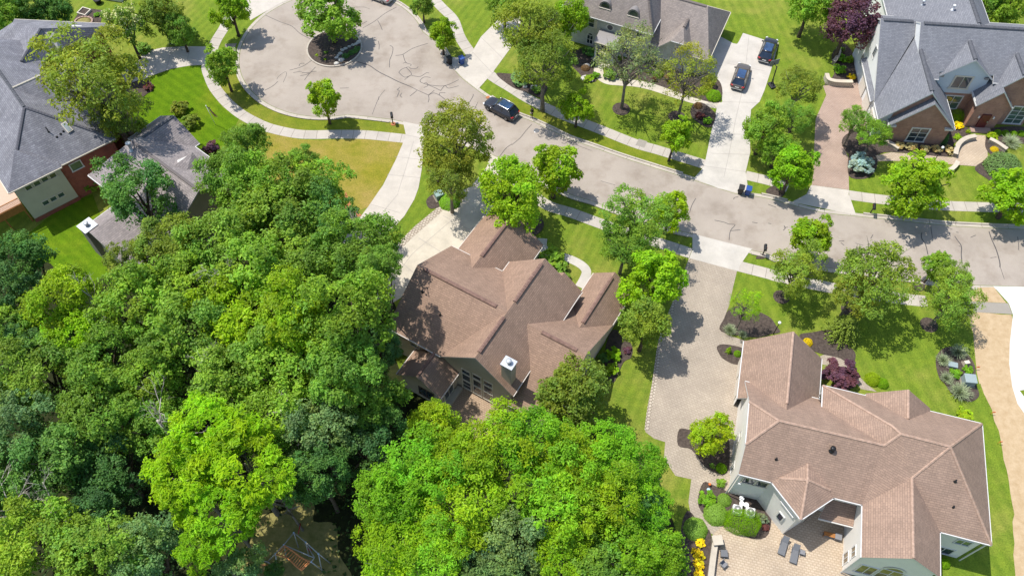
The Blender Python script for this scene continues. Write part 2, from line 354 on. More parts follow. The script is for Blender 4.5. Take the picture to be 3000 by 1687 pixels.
# sealed cracks and joints in the road
def strokes(name, lines, w, z, m, parent=None, sub=4):
    bm = B()
    for l in lines:
        ww = w
        if isinstance(l[0], (int, float)): ww = l[0]; l = l[1:]
        ribbon(bm, spline(l, sub), -ww/2, ww/2, z, z)
    o = obj(name, bm, m, parent)
    if parent is None: tag(o, kind='structure')
    return o
t = lambda c, r, *q: [T(c, r, a, b) for a, b in q]
k = lambda *q: [K(a, b) for a, b in q]
cr = [k((570, 145), (700, 205), (820, 250), (900, 320), (1005, 375)), k((1005, 575), (930, 625), (860, 650), (800, 665)), k((690, 770), (640, 815), (565, 855)), [.12] + k((1440, 585), (1550, 620), (1640, 680), (1740, 730), (1830, 775), (1930, 815)),
      k((1930, 815), (2010, 855), (2110, 900)), k((2110, 900), (2115, 940), (2105, 970)), k((2110, 900), (2165, 855)), k((1490, 268), (1600, 205), (1700, 130), (1810, 70)), k((1400, 310), (1440, 255), (1530, 205)), k((1630, 195), (1655, 240), (1675, 288)),
      k((1635, 390), (1645, 425), (1643, 470)), k((1745, 430), (1775, 455), (1765, 520), (1745, 570), (1742, 640)), k((1800, 527), (1870, 515), (1960, 460), (2105, 412)), k((1870, 515), (1895, 590), (1945, 610), (1940, 625)),
      k((1870, 600), (1900, 590)), k((1830, 685), (1860, 655), (1920, 635), (1945, 650), (1990, 650), (2015, 632)), k((1900, 640), (1925, 665), (1950, 700), (1930, 720), (1880, 730), (1830, 685)), k((1950, 715), (2030, 725), (2090, 690), (2115, 693)), k((1935, 715), (1885, 755)),
      k((2130, 735), (2070, 730), (2030, 770), (2100, 800), (2230, 815), (2300, 800), (2395, 755)), k((2065, 790), (2090, 785), (2105, 810), (2065, 830)), k((2110, 805), (2170, 830), (2225, 858)), k((2225, 858), (2265, 810), (2300, 835), (2395, 812)), k((2110, 900), (2160, 880), (2220, 905), (2265, 940)),
      k((2215, 900), (2215, 880), (2270, 878)), k((1840, 828), (1815, 850), (1835, 860), (1812, 920)), k((1860, 880), (1843, 905), (1862, 923)), k((1935, 910), (2000, 858)), k((2530, 890), (2530, 910), (2495, 970)), k((1275, 835), (1358, 832)),
      k((835, 688), (915, 675)), k((900, 718), (960, 705), (1010, 680), (1055, 675)), k((940, 758), (980, 705), (1045, 635)), k((915, 688), (985, 690)), k((890, 625), (900, 605), (940, 600)), [.05] + k((1580, 1080), (1640, 930), (1700, 850)), [.05] + k((1640, 915), (1640, 945)), [.05] + k((680, 750), (700, 720), (760, 680), (770, 710), (740, 780)), [.05] + k((1420, 70), (1500, 70), (1560, 90))]
cr += [t(2, 0, (0, 1095), (60, 1045), (105, 990), (150, 940)), t(2, 0, (375, 1080), (400, 1085), (422, 1065), (410, 1050)), [.05] + t(2, 0, (420, 1070), (520, 1110), (600, 1140)), [.05] + t(2, 0, (670, 1368), (780, 1400)), t(1, 0, (1840, 1185), (1890, 1120), (1934, 1090)),
       t(2, 1, (1342, 155), (1360, 100), (1388, 50)), t(2, 1, (1530, 215), (1600, 230), (1640, 245), (1685, 250), (1650, 295), (1640, 365)), t(2, 1, (1650, 295), (1725, 288)), t(2, 1, (1815, 230), (1855, 238)), t(2, 1, (1675, 58), (1680, 45), (1710, 38)),
       t(3, 1, (120, 255), (130, 275), (115, 292)), t(3, 1, (120, 270), (152, 268)), t(3, 1, (388, 210), (412, 165)), t(3, 1, (535, 372), (575, 372)), t(3, 1, (550, 385), (575, 405)), t(3, 1, (775, 355), (792, 325)), [.05] + t(3, 1, (660, 388), (720, 405)), [.11] + t(3, 1, (1160, 310), (1160, 350), (1190, 400), (1208, 475)),
       t(3, 1, (1230, 265), (1242, 350)), [.11] + t(3, 1, (1410, 335), (1430, 365), (1460, 410), (1460, 470), (1465, 542)), t(3, 1, (1440, 410), (1460, 415)), [.12] + t(3, 1, (1670, 300), (1690, 360), (1725, 440), (1750, 530), (1752, 570)), [.05] + t(3, 1, (1755, 570), (1785, 660)), [.05] + t(3, 1, (1680, 500), (1725, 492)), t(3, 1, (1530, 345), (1570, 328)), t(3, 1, (1885, 340), (1893, 400), (1893, 440)), t(3, 1, (0, 238), (25, 242)), t(3, 1, (1420, 305), (1440, 308)), t(3, 1, (1375, 282), (1392, 284)), t(3, 0, (0, 0), (0, 1))[:0] or t(3, 1, (0, 95), (60, 118))]
rd = bpy.data.objects['road']
strokes('crack_seal', cr, .075, .013, M['tar'], rd)
bm = B(); lathe(bm, T(2, 0, 185, 988, .008), [(.36, 0), (.36, .012), (.3, .014)], 20); tag(obj('manhole_cover', bm, M['rim']), 'round iron manhole cover in the asphalt near the standing person', 'manhole cover')

# pavements
def path(name, pts, w, m, z=.018, sub=6):
    bm = B(); ribbon(bm, spline(pts, sub), -w/2, w/2, 0, z); return tag(obj(name, bm, m), kind='structure')
path('pavement', k((260, 95), (190, 250), (100, 400), (42, 560), (22, 640), (45, 720), (95, 830), (200, 960), (330, 1070), (470, 1150), (620, 1212), (850, 1262), (1020, 1272), (1250, 1268), (1500, 1272), (1700, 1290), (1895, 1310)), 1.45, M['walk'])
path('pavement', [D(1300, 455)] + t(2, 1, (245, 90), (450, 160), (690, 248), (950, 335), (1200, 415), (1350, 465)), 1.45, M['walk'])
path('pavement', t(2, 1, (1715, 562), (1934, 618)) + t(3, 1, (60, 636), (300, 690), (550, 738), (800, 778), (1050, 812), (1200, 828)), 1.45, M['walk'])
path('pavement', t(1, 0, (1330, -20), (1400, 55), (1490, 150), (1540, 280), (1620, 400), (1760, 560), (1934, 672)) + t(2, 0, (130, 752), (360, 862), (640, 970), (930, 1085), (1120, 1140), (1460, 1245)), 1.5, M['walk'])
path('pavement', t(2, 0, (1765, 1325), (1934, 1365)) + t(3, 0, (60, 1385), (150, 1420)), 1.45, M['walk'])
path('pavement', t(3, 1, (612, 25), (830, 55), (1230, 98), (1600, 115), (1934, 122), (2600, 140)), 1.45, M['walk'])
sheet('pavement', t(3, 1, (1430, 822), (1500, 828), (1815, 842), (1845, 925), (1700, 916), (1510, 905), (1440, 880)), .021, M['walkn'])
sheet('pavement', t(2, 0, (958, 1050), (1022, 1070), (1000, 1118), (932, 1098)), .022, M['walkn'])

# driveways
z5 = lambda f, *q: [f(a, b) for a, b in q]
dr6 = t(1, 0, (1110, 920), (1268, 952), (1275, 1050), (1262, 1150), (1252, 1280), (1228, 1420)) + t(1, 1, (1195, 60), (1120, 185), (1030, 280), (950, 340), (800, 420), (640, 420), (640, 330), (690, 300), (770, 215), (850, 110), (925, 0)) + t(1, 0, (960, 1400), (1060, 1200), (1112, 1078), (1132, 1020))
sheet('driveway', dr6, .024, M['drive'])
strokes('joint', [t(1, 1, (1075, 15), (880, 250), (800, 400)), t(1, 0, (1190, 1070), (1135, 1260), (1075, 1449)), t(1, 0, (1050, 1185), (1250, 1208)), t(1, 0, (990, 1320), (1240, 1345)), t(1, 1, (865, 95), (1085, 160)), t(1, 0, (1135, 1022), (1270, 1050)), t(1, 1, (770, 215), (960, 320))], .05, .03, M['joint'], bpy.data.objects['driveway'], 1)
dr1 = t(1, 1, (1380, 130), (1520, 10)) + [D(1185, 470), D(1225, 420)] + t(1, 0, (1770, 1165), (1905, 1232), (1830, 1310)) + [D(1260, 470), D(1230, 540)] + t(1, 1, (1650, 330), (1560, 470), (1300, 620), (1150, 720), (1095, 800), (1000, 860), (880, 850), (930, 740), (1010, 640), (1020, 500))
sheet('driveway', dr1, .023, M['drivec'])
strokes('joint', [t(1, 1, (1410, 180), (1640, 300)), t(1, 1, (1230, 350), (1420, 470)), t(1, 1, (1490, 205), (1180, 470), (1080, 600)), t(1, 1, (1060, 500), (1200, 620))], .05, .028, M['joint'], bpy.data.objects['driveway.001'], 1)
sheet('cobbled_strip', t(1, 1, (1385, 108), (1415, 112), (1405, 150), (1200, 330), (1045, 480), (1030, 460), (1060, 400), (1200, 260)), .03, M['cobble'])
W = Zr(1680, 0, 4.954)
dr2 = t(2, 0, (1745, 252), (1934, 312)) + t(3, 0, (80, 325), (60, 400), (20, 540)) + t(2, 0, (1905, 690), (1870, 770), (1805, 830), (1795, 1000), (1800, 1150), (1765, 1300), (1785, 1440), (1760, 1470), (1560, 1425), (1372, 1350), (1450, 1262), (1470, 1170), (1500, 1020), (1530, 890), (1555, 790), (1590, 770), (1570, 660), (1530, 610), (1440, 560), (1420, 300), (1560, 270), (1670, 330), (1700, 335), (1715, 315))
sheet('driveway', dr2, .024, M['drivew'])
strokes('joint', [t(2, 0, (1790, 275), (1750, 640), (1690, 900), (1640, 1160), (1600, 1340)), t(2, 0, (1540, 1010), (1790, 1020)), t(2, 0, (1500, 1160), (1790, 1170)), t(2, 0, (1590, 770), (1860, 780)), t(2, 0, (1450, 1255), (1765, 1300)), t(2, 0, (1620, 480), (1910, 540))], .05, .03, M['joint'], bpy.data.objects['driveway.002'], 1)
dr3 = t(3, 0, (415, 650), (560, 640), (690, 600), (760, 850), (840, 950), (760, 960), (620, 1030), (556, 1080), (580, 1130), (605, 1190), (612, 1435), (330, 1400), (345, 1300), (350, 1080), (360, 900), (440, 720))
sheet('driveway', dr3, .024, M['pav3'])
sheet('driveway_apron', t(3, 0, (325, 1400), (612, 1437)) + t(3, 1, (608, 20), (625, 60), (665, 178), (180, 78), (290, 20)), .026, M['drive'])
N = Zr(2450, 0, 3.2927)
sheet('front_walk', t(3, 0, (800, 1180), (930, 1152), (1390, 1190), (1400, 1150), (1420, 1080), (1480, 1040), (1560, 1020), (1640, 1025), (1655, 1110), (1665, 1265), (1400, 1245), (1100, 1215), (820, 1220)), .026, M['pavp'])
PV = [T(2, 1, *q) for q in ((1340, 498), (1520, 545), (1700, 598), (1670, 720), (1640, 860), (1600, 960), (1580, 1050), (1640, 1085), (1745, 1118), (1800, 1130), (1850, 1449))] + [T(2, 2, *q) for q in ((1800, 100), (1750, 700), (1700, 900), (1800, 1050))] + [T(3, 2, *q) for q in ((0, 800), (300, 850), (560, 950), (560, 1600))] + [T(2, 2, *q) for q in ((1700, 1650), (1480, 1600), (1500, 1200), (1515, 1135), (1420, 1080), (1348, 985), (1330, 890), (1352, 718), (1232, 692), (1145, 562), (1155, 438), (1070, 412), (1005, 362), (1030, 180), (1062, 0))] + [T(2, 1, *q) for q in ((1085, 1300), (1120, 1080), (1200, 880), (1275, 690))]
sheet('paver_driveway', PV, .02, M['pav4'])
strokes('border', [[.45] + t(2, 1, (1350, 510), (1285, 690), (1210, 885), (1130, 1090), (1095, 1300)) + t(2, 2, (1072, 0), (1038, 180), (1016, 350))], .4, .026, M['cobble'], bpy.data.objects['paver_driveway'], 4)
sheet('patio', [T(2, 2, *q) for q in ((1520, 1128), (1580, 1075), (1660, 1085), (1800, 1140), (1900, 1060))] + [T(3, 2, *q) for q in ((0, 1050), (120, 1060), (200, 900), (620, 900), (640, 1600))] + [T(2, 2, 1480, 1600)], .027, M['pavp'])
sheet('driveway_apron', t(2, 1, (1365, 318), (1815, 432), (1795, 450), (1718, 562), (1712, 602), (1520, 550), (1338, 502), (1362, 440)), .026, M['drivew'])
dr7 = t(3, 1, (1700, 712), (1934, 718), (2300, 728), (2300, 1449), (1900, 1500)) + t(3, 2, (2300, 600), (2100, 420), (1950, 250), (1880, 150), (1840, 20)) + t(3, 1, (1822, 1300), (1825, 1150), (1850, 930), (1820, 845))
sheet('driveway', dr7, .024, M['driven'])
def jit(pts, a=.16):
    rj = random.Random(8); out = []
    for p, q in zip(pts, pts[1:] + pts[:1]):
        n = max(1, int((q-p).length/.9)); out += [p.lerp(q, k_/n) + (Vector((rj.uniform(-a, a), rj.uniform(-a, a), 0)) if k_ else Vector()) for k_ in range(n)]
    return out
sheet('bare_earth', t(3, 1, (1515, 725), (1705, 720), (1800, 840), (1640, 832), (1510, 826), (1490, 770)), .016, M['dirt'])
sheet('bare_earth', jit(t(3, 1, (1495, 912), (1700, 918), (1838, 928), (1860, 1449), (1595, 1449), (1570, 1290), (1555, 1130), (1530, 1010))), .016, M['dirt'])
sheet('bare_earth', jit(t(3, 2, (1590, -60), (1860, -60), (1900, 120), (2100, 380), (2300, 600), (2300, 1700), (1875, 1700), (1858, 1200), (1840, 900), (1800, 650), (1755, 430), (1690, 200), (1630, 80))), .015, M['dirt'])
# left drive by the grey house, drive at the top edge
sheet('driveway', t(0, 0, (1040, 470), (1090, 395), (1230, 362), (1400, 352), (1572, 355), (1556, 492), (1440, 497), (1300, 520), (1150, 572), (1050, 620), (960, 640), (900, 560)), .024, M['drive'])
strokes('joint', [t(0, 0, (1440, 355), (1405, 495)), t(0, 0, (1300, 362), (1255, 535))], .05, .03, M['joint'], bpy.data.objects['driveway.005'], 1)
sheet('driveway', [T(0, 0, 1700, 335), T(0, 0, 1790, 330), K(290, 440), K(297, 510), K(190, 440)], .022, M['walk'])
sheet('driveway', k((370, -200), (900, -200), (795, 0), (690, 45), (560, 120), (430, 195), (395, 120), (370, 40)), .022, M['drive'])
# drive up to the pale house from the turning circle
sheet('driveway', t(1, 0, (1440, 430), (1560, 440), (1635, 390), (1700, 280), (1830, 150), (1880, 60), (1990, 60), (2000, 180), (1920, 370), (1785, 555), (1675, 680), (1600, 620), (1500, 530)), .025, M['drive'])
strokes('joint', [t(1, 0, (1635, 395), (1785, 555)), t(1, 0, (1700, 285), (1860, 440)), t(1, 0, (1520, 520), (1640, 400))], .05, .031, M['joint'], bpy.data.objects['driveway.008'], 1)
# garden walks
path('front_walk', t(2, 0, (690, 470), (655, 520), (665, 575), (720, 612), (800, 622), (930, 632), (1060, 660), (1250, 722), (1420, 770), (1570, 800)), 1.25, M['drivec'], .02)
path('front_walk', [D(1365, 600)] + t(2, 1, (235, 425), (330, 480), (430, 505), (520, 550), (562, 600), (545, 660), (510, 720)), 1.05, M['drivew'], .02)
sheet('front_walk', [T(3, 1, *q) for q in ((395, 1240), (440, 1225), (560, 1262), (640, 1340), (740, 1449))] + [T(3, 2, *q) for q in ((820, 60), (700, 40))] + [T(3, 1, *q) for q in ((650, 1410), (540, 1330), (400, 1300))], .024, M['pav4'])
sheet('patio', [Zr(1120, 900, 3.7154)(*q) for q in ((640, 1000), (800, 780), (1040, 900), (1370, 1110), (1250, 1400), (1000, 1449), (760, 1300))], .022, M['pav1'])
sheet('walk', t(1, 1, (680, 0), (640, 100), (700, 140), (770, 190), (800, 180), (720, 110)), .03, M['redmulch'])

# lawns of their own colour
sheet('lawn', [T(1, 0, *q) for q in ((170, 1020), (330, 1055), (480, 1062), (800, 1045), (950, 1055), (1115, 1078), (1060, 1200), (940, 1430), (860, 1560), (700, 1620), (500, 1500), (300, 1500), (100, 1350), (60, 1000))], .008, M['grassd'])
sheet('lawn', bulb and [p for p in offset(arc(186, 286, CR+.65, 40), 0)] + k((1560, 1125), (1740, 1145), (1862, 1162), (1895, 1265), (1700, 1252), (1500, 1240), (1200, 1238), (850, 1232), (640, 1190), (420, 1085), (240, 960), (150, 840), (110, 740)), .008, M['grassy'])
sheet('lawn', t(2, 0, (-110, 755), (0, 735), (130, 800), (360, 900), (620, 1000), (920, 1115), (1120, 1170), (1440, 1268), (1360, 1345), (1140, 1275), (830, 1172), (620, 1092), (430, 1030), (300, 965), (150, 895), (0, 830), (-130, 790), (-170, 780)) , .008, M['grassy'])
sheet('lawn', t(0, 0, (1160, 575), (1300, 525), (1440, 502), (1550, 497), (1548, 560), (1580, 680), (1680, 810), (1810, 890), (1700, 1100), (1400, 1130), (1000, 1000), (1000, 700)), .008, M['grassv'])
sheet('lawn', t(2, 1, (880, 1300), (1090, 1040), (1075, 1300)) + t(2, 2, (1050, 0), (1000, 360), (1100, 430), (1140, 560), (1230, 700), (1340, 725), (1325, 900), (1280, 1030), (1250, 1250), (900, 1250), (700, 700), (650, 200), (700, 0)), .008, M['grass'])
sheet('lawn', t(3, 1, (-80, 660), (300, 720), (550, 770), (800, 808), (1050, 842), (1400, 870), (1520, 1000), (1570, 1300), (1600, 1449)) + t(3, 2, (1690, 250), (1750, 450), (1830, 800), (1860, 1200), (1870, 1600), (1400, 1600), (1300, 1100), (1500, 500), (1300, 200), (900, 80)) + t(3, 1, (700, 1400), (400, 1050), (0, 980), (-250, 800)), .007, M['grassb'])
sheet('lawn', t(2, 0, (1480, -60), (1934, -60)) + t(3, 0, (400, -60), (420, 100), (480, 380), (430, 620), (330, 760), (360, 1080), (330, 1370), (0, 1320)) + t(2, 0, (1805, 1290), (1810, 1150), (1800, 840), (1880, 770)) + t(3, 0, (75, 320)) + t(2, 0, (1745, 250), (1690, 330), (1500, 330)), .007, M['grassb'])
sheet('lawn', t(0, 1, (220, 310), (480, 100), (700, 20), (760, 180), (620, 300), (790, 520), (830, 640), (700, 720), (300, 560)), .008, M['grassv'])
sheet('lawn', t(3, 0, (612, 1200), (820, 1225), (1240, 1262), (1300, 1330), (1420, 1250), (1580, 1270), (1700, 1380), (1990, 1420), (1990, 1500)) + t(3, 1, (1600, 72), (1230, 55), (830, 10), (640, -10)), .008, M['grassb'])

# woodland floor
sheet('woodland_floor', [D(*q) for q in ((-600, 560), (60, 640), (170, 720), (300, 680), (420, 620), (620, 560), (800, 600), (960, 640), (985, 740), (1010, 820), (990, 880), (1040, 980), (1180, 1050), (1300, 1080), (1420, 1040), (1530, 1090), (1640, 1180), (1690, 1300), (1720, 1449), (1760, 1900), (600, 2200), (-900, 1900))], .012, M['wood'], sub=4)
rj = random.Random(4)
sheet('woodland_clearing', [D(*q) + Vector((rj.uniform(-.5, .5), rj.uniform(-.5, .5), 0)) for q in ((600, 1420), (635, 1350), (650, 1300), (705, 1290), (735, 1240), (790, 1262), (800, 1300), (850, 1330), (842, 1400), (880, 1450), (860, 1560), (640, 1560))], .018, M['clearing'], sub=4)

# planting beds
nbed = [0]
def bed(pts, m='mulch', z=.034):
    nbed[0] += 1; return sheet('mulch_bed', pts, z + .0012*nbed[0], M[m], sub=4)
bed(t(2, 0, (-120, 560), (0, 660), (110, 700), (215, 740), (260, 690), (260, 640), (180, 560), (0, 560)))
bed(t(2, 0, (445, 400), (640, 350), (660, 440), (610, 500), (640, 610), (560, 620), (510, 560), (440, 480)))
bed(t(2, 0, (700, 540), (780, 480), (1090, 380), (1340, 480), (1500, 560), (1580, 640), (1580, 760), (1500, 775), (1250, 700), (1060, 630), (930, 600), (760, 585)))
bed(t(2, 0, (1350, 870), (1370, 790), (1440, 780), (1530, 850), (1535, 900), (1500, 965), (1420, 940)))
for q in ((825, 825, 1.15), (1245, 885, 1.1)):
    c = T(2, 0, q[0], q[1]); sheet('mulch_ring', [(c.x + q[2]*math.cos(a*.5236), c.y + q[2]*math.sin(a*.5236)) for a in range(12)], .032, M['mulch'])
bed(t(3, 0, (425, 640), (500, 560), (480, 420), (560, 330), (640, 400), (660, 520), (690, 600), (620, 640), (480, 640)))
bed(t(3, 0, (556, 1080), (620, 1000), (900, 900), (1000, 1010), (1350, 980), (1480, 960), (1530, 1010), (1400, 1090), (1390, 1185), (930, 1150), (820, 1175), (700, 1190), (610, 1170)))
bed(t(3, 0, (605, 1200), (640, 1150), (800, 1170), (825, 1250), (780, 1330), (700, 1355), (610, 1330)))
bed(t(3, 0, (1640, 1070), (1700, 970), (1990, 970), (1990, 1080), (1850, 1090), (1800, 1140), (1740, 1200), (1660, 1150)))
bed(t(3, 0, (1560, 1270), (1700, 1200), (1850, 1250), (1900, 1340), (1760, 1400), (1650, 1350)))
bed(t(3, 0, (-20, 1449), (60, 1400), (130, 1449), (80, 1500)), z=.03)
bed(t(2, 1, (1580, 1055), (1600, 960), (1650, 880), (1760, 870), (1934, 940)) + t(3, 1, (60, 1010), (90, 1060), (20, 1075), (-100, 1100)))
bed(t(2, 1, (1548, 1170), (1600, 1152), (1740, 1180), (1800, 1250), (1700, 1305), (1600, 1265), (1560, 1215)))
bed(t(3, 1, (235, 1085), (330, 1062), (480, 1045), (560, 1120), (655, 1210), (650, 1290), (620, 1310), (540, 1255), (420, 1228), (300, 1180)))
bed([T(2, 2, *q) for q in ((1262, 342), (1370, 348), (1600, 320), (1640, 500), (1620, 670), (1520, 665), (1440, 610), (1350, 495), (1252, 465))])
bed([T(2, 2, *q) for q in ((1440, 745), (1530, 770), (1680, 830), (1930, 880), (1934, 1130), (1800, 1165), (1660, 1080), (1560, 1070), (1470, 1010), (1400, 900))])
bed([T(2, 2, *q) for q in ((1300, 990), (1340, 960), (1420, 1060), (1502, 1140), (1475, 1449), (1470, 1650), (1300, 1650), (1285, 1250), (1275, 1100))])
bed(t(3, 1, (1265, 1280), (1300, 1200), (1380, 1170), (1480, 1200), (1560, 1310), (1570, 1449)) + t(3, 2, (1590, 90), (1520, 135), (1400, 90), (1330, 0)) + t(3, 1, (1290, 1400),))
bed(t(2, 1, (700, 1300), (720, 1120), (780, 1040), (900, 1150), (900, 1250), (840, 1290), (760, 1449)))
bed(t(1, 1, (1290, 60), (1345, 20), (1400, 60), (1400, 105), (1330, 130), (1295, 110)))
bed(t(2, 1, (100, 240), (170, 170), (240, 230), (220, 300), (150, 330)))
bed(t(2, 1, (1840, 500), (1880, 470), (1925, 485), (1905, 505), (1860, 508)), z=.03)
bed(t(1, 0, (1018, 940), (1035, 925), (1052, 930), (1055, 948), (1030, 952)), 'redmulch', .03)
bed(t(1, 0, (1735, 742), (1755, 728), (1785, 735), (1770, 752)), 'redmulch', .03)
for q in ((100, 795, .9), (620, 890, 1.0), (1215, 1005, .95)):
    c = T(3, 1, q[0], q[1]); sheet('mulch_ring', [(c.x + q[2]*math.cos(a*.5236), c.y + q[2]*math.sin(a*.5236)) for a in range(12)], .032, M['mulch'])
bed(t(3, 1, (1090, 700), (1130, 660), (1185, 690), (1170, 745), (1110, 745)), z=.03)
# low plants and leaf litter under the trees
bed(t(0, 0, (900, 690), (1100, 600), (1160, 680), (1080, 740), (900, 1000), (820, 950)), z=.03)
sheet('garden_plot', t(0, 0, (560, 150), (620, 60), (780, 80), (760, 180), (640, 200)), .02, M['mulch'])
# ================================================================== HOUSES
def plane_z(face, u, v):
    """height of a roof face above plan point, or None when the point is outside it"""
    n = len(face); ins = False; j = n-1
    for i in range(n):
        a, b = face[i], face[j]
        if (a[1] > v) != (b[1] > v) and u < (b[0]-a[0])*(v-a[1])/(b[1]-a[1]) + a[0]: ins = not ins
        j = i
    if not ins: return None
    nx = ny = nz = 0
    for i in range(n):
        a, b = face[i], face[(i+1) % n]
        nx += (a[1]-b[1])*(a[2]+b[2]); ny += (a[2]-b[2])*(a[0]+b[0]); nz += (a[0]-b[0])*(a[1]+b[1])
    if abs(nz) < 1e-6: return None
    cx, cy, cz = (sum(p[q] for p in face)/n for q in range(3))
    return cz - (nx*(u-cx) + ny*(v-cy))/nz
class House:
    def __init__(s, name, label, ang, cu, cv, cat='house'):
        s.c, s.s = math.cos(R(ang)), math.sin(R(ang)); s.ang = R(ang)
        s.root = empty(name, s.w(cu, cv, 0), label, cat); s.faces = []
    def w(s, u, v, z=0.0): return Vector((s.c*u - s.s*v, s.s*u + s.c*v, z))
    def roof(s, faces, m, trim, name='roof', th=.2, keep=True, parent=None, label=None):
        """sloping slabs with shingle courses along the eaves, a fascia and a soffit"""
        if keep: s.faces += faces
        bm = B(); uvl = bm.loops.layers.uv.verify(); cache = {}
        def vert(p, dz=0.0):
            k = (round(p[0], 2), round(p[1], 2), round(p[2], 2), dz)
            if k not in cache: cache[k] = bm.verts.new(s.w(p[0], p[1], p[2]+dz))
            return cache[k]
        for fc in faces:
            n = Vector((0, 0, 0))
            P = [s.w(*p) for p in fc]
            for a, b in zip(P, P[1:]+P[:1]): n += Vector(((a.y-b.y)*(a.z+b.z), (a.z-b.z)*(a.x+b.x), (a.x-b.x)*(a.y+b.y)))
            if n.z < 0: fc = fc[::-1]; n = -n
            n.normalize(); tx = Vector((0, 0, 1)).cross(n)
            tx = tx.normalized() if tx.length > 1e-3 else Vector((s.c, s.s, 0)); up = n.cross(tx)
            try: f = bm.faces.new([vert(p) for p in fc])
            except ValueError: continue
            for l in f.loops: l[uvl].uv = (l.vert.co.dot(tx), l.vert.co.dot(up))
            bm.faces.new([vert(p, -th) for p in fc][::-1]).material_index = 2
        bm.edges.ensure_lookup_table()
        for e in [e for e in bm.edges if len(e.link_faces) == 1 and e.link_faces[0].material_index == 0]:
            f = e.link_faces[0]; a, b = e.verts
            for l in f.loops:
                if l.edge == e: a, b = l.vert, l.link_loop_next.vert
            lo = [bm.verts.new(v.co - Vector((0, 0, th))) for v in (a, b)]
            q = bm.faces.new((b, a, lo[0], lo[1])); q.material_index = 1
        for fc in faces:                          # gutters along the level outer edges
            cu, cv = sum(p[0] for p in fc)/len(fc), sum(p[1] for p in fc)/len(fc); zm = min(p[2] for p in fc)
            for a, b in zip(fc, fc[1:]+fc[:1]):
                if abs(a[2]-b[2]) > .12 or max(a[2], b[2]) > zm + .15 or math.hypot(a[0]-b[0], a[1]-b[1]) < .6: continue
                nu, nv = b[1]-a[1], a[0]-b[0]; L = math.hypot(nu, nv); nu /= L; nv /= L
                if nu*((a[0]+b[0])/2-cu) + nv*((a[1]+b[1])/2-cv) < 0: nu, nv = -nu, -nv
                g = .085; q = [s.w(p[0] + nu*d, p[1] + nv*d, p[2] - .03 - dz) for dz in (0, .13) for p, d in ((a, .004), (b, .004), (b, g), (a, g))]
                v = [bm.verts.new(p) for p in q]
                for f in ((0, 1, 2, 3), (4, 7, 6, 5), (2, 1, 5, 6), (3, 2, 6, 7), (0, 3, 7, 4)): bm.faces.new([v[i] for i in f]).material_index = 1
        return tag(obj(name, bm, [m, trim, M['soffit']], parent or s.root), label)
    def walls(s, pts, m, zb=0.0, faces=None, default=None, name='wall', closed=True, drop=.1, step=.3, zmax=None, label=None):
        bm = B(); uvl = bm.loops.layers.uv.verify(); acc = 0.0
        seg = list(zip(pts, pts[1:] + pts[:1])) if closed else list(zip(pts, pts[1:]))
        for a, b in seg:
            L = math.hypot(b[0]-a[0], b[1]-a[1]); n = max(1, int(L/step)); col = []
            for k in range(n+1):
                t = k/n; tt = min(max(t, .004), .996); nx, ny = -(b[1]-a[1])/L, (b[0]-a[0])/L
                u, v = a[0]+(b[0]-a[0])*tt, a[1]+(b[1]-a[1])*tt; zs = []
                for fc in (faces if faces is not None else s.faces):
                    z = plane_z(fc, u + nx*.003, v + ny*.003)
                    if z is not None: zs.append(z)
                z = (max(zs) - drop) if zs else default
                if z is not None and zmax is not None: z = min(z, zmax)
                u, v = a[0]+(b[0]-a[0])*t, a[1]+(b[1]-a[1])*t
                col.append((u, v, z, acc + L*t))
            for p, q in zip(col, col[1:]):
                if p[2] is None or q[2] is None: continue
                f = bm.faces.new([bm.verts.new(s.w(*c)) for c in ((p[0], p[1], zb), (q[0], q[1], zb), (q[0], q[1], q[2]), (p[0], p[1], p[2]))])
                for l, uv in zip(f.loops, ((p[3], zb), (q[3], zb), (q[3], q[2]), (p[3], p[2]))): l[uvl].uv = uv
            acc += L
        bmesh.ops.remove_doubles(bm, verts=bm.verts, dist=.0005); bmesh.ops.recalc_face_normals(bm, faces=bm.faces)
        return tag(obj(name, bm, m, s.root), label)
    def ridge(s, a, b, m, w=.21, h=.04, name='ridge_cap', ins=.0):
        A, Bv = s.w(*a), s.w(*b); d = (Bv-A).normalized(); side = d.cross(Vector((0, 0, 1))).normalized(); up = side.cross(d)
        A += d*ins; Bv -= d*ins; bm = B()
        prof = [side*(-w) + up*-.1, side*(-w*.85) + up*(h*.4), up*(h+.05), side*(w*.85) + up*(h*.4), side*w + up*-.1]
        n = max(1, int((Bv-A).length/.32)); rows = []
        for k in range(n):                      # overlapping cap pieces
            p0 = A + (Bv-A)*(k/n); p1 = A + (Bv-A)*((k+1)/n)
            r0 = [bm.verts.new(p0 + q + up*.03) for q in prof]; r1 = [bm.verts.new(p1 + q) for q in prof]
            for i in range(4): bm.faces.new((r0[i], r1[i], r1[i+1], r0[i+1]))
            bm.faces.new(r0); bm.faces.new(r1[::-1])
        return obj(name, bm, m, s.root)
    def frame_axes(s, face):
        # outward normal and along-wall direction of a wall facing front (-v), back, left (-u) or right
        return {'front': ((0, -1), (1, 0)), 'back': ((0, 1), (1, 0)), 'left': ((-1, 0), (0, 1)), 'right': ((1, 0), (0, 1))}[face]
    def box(s, name, u0, u1, v0, v1, z0, z1, m, parent=None, bev=0.0, label=None):
        bm = B(); p = s.w((u0+u1)/2, (v0+v1)/2, (z0+z1)/2)
        addbox(bm, p.x, p.y, p.z, abs(u1-u0), abs(v1-v0), abs(z1-z0), s.ang, 0, bev)
        return tag(obj(name, bm, m, parent or s.root), label)
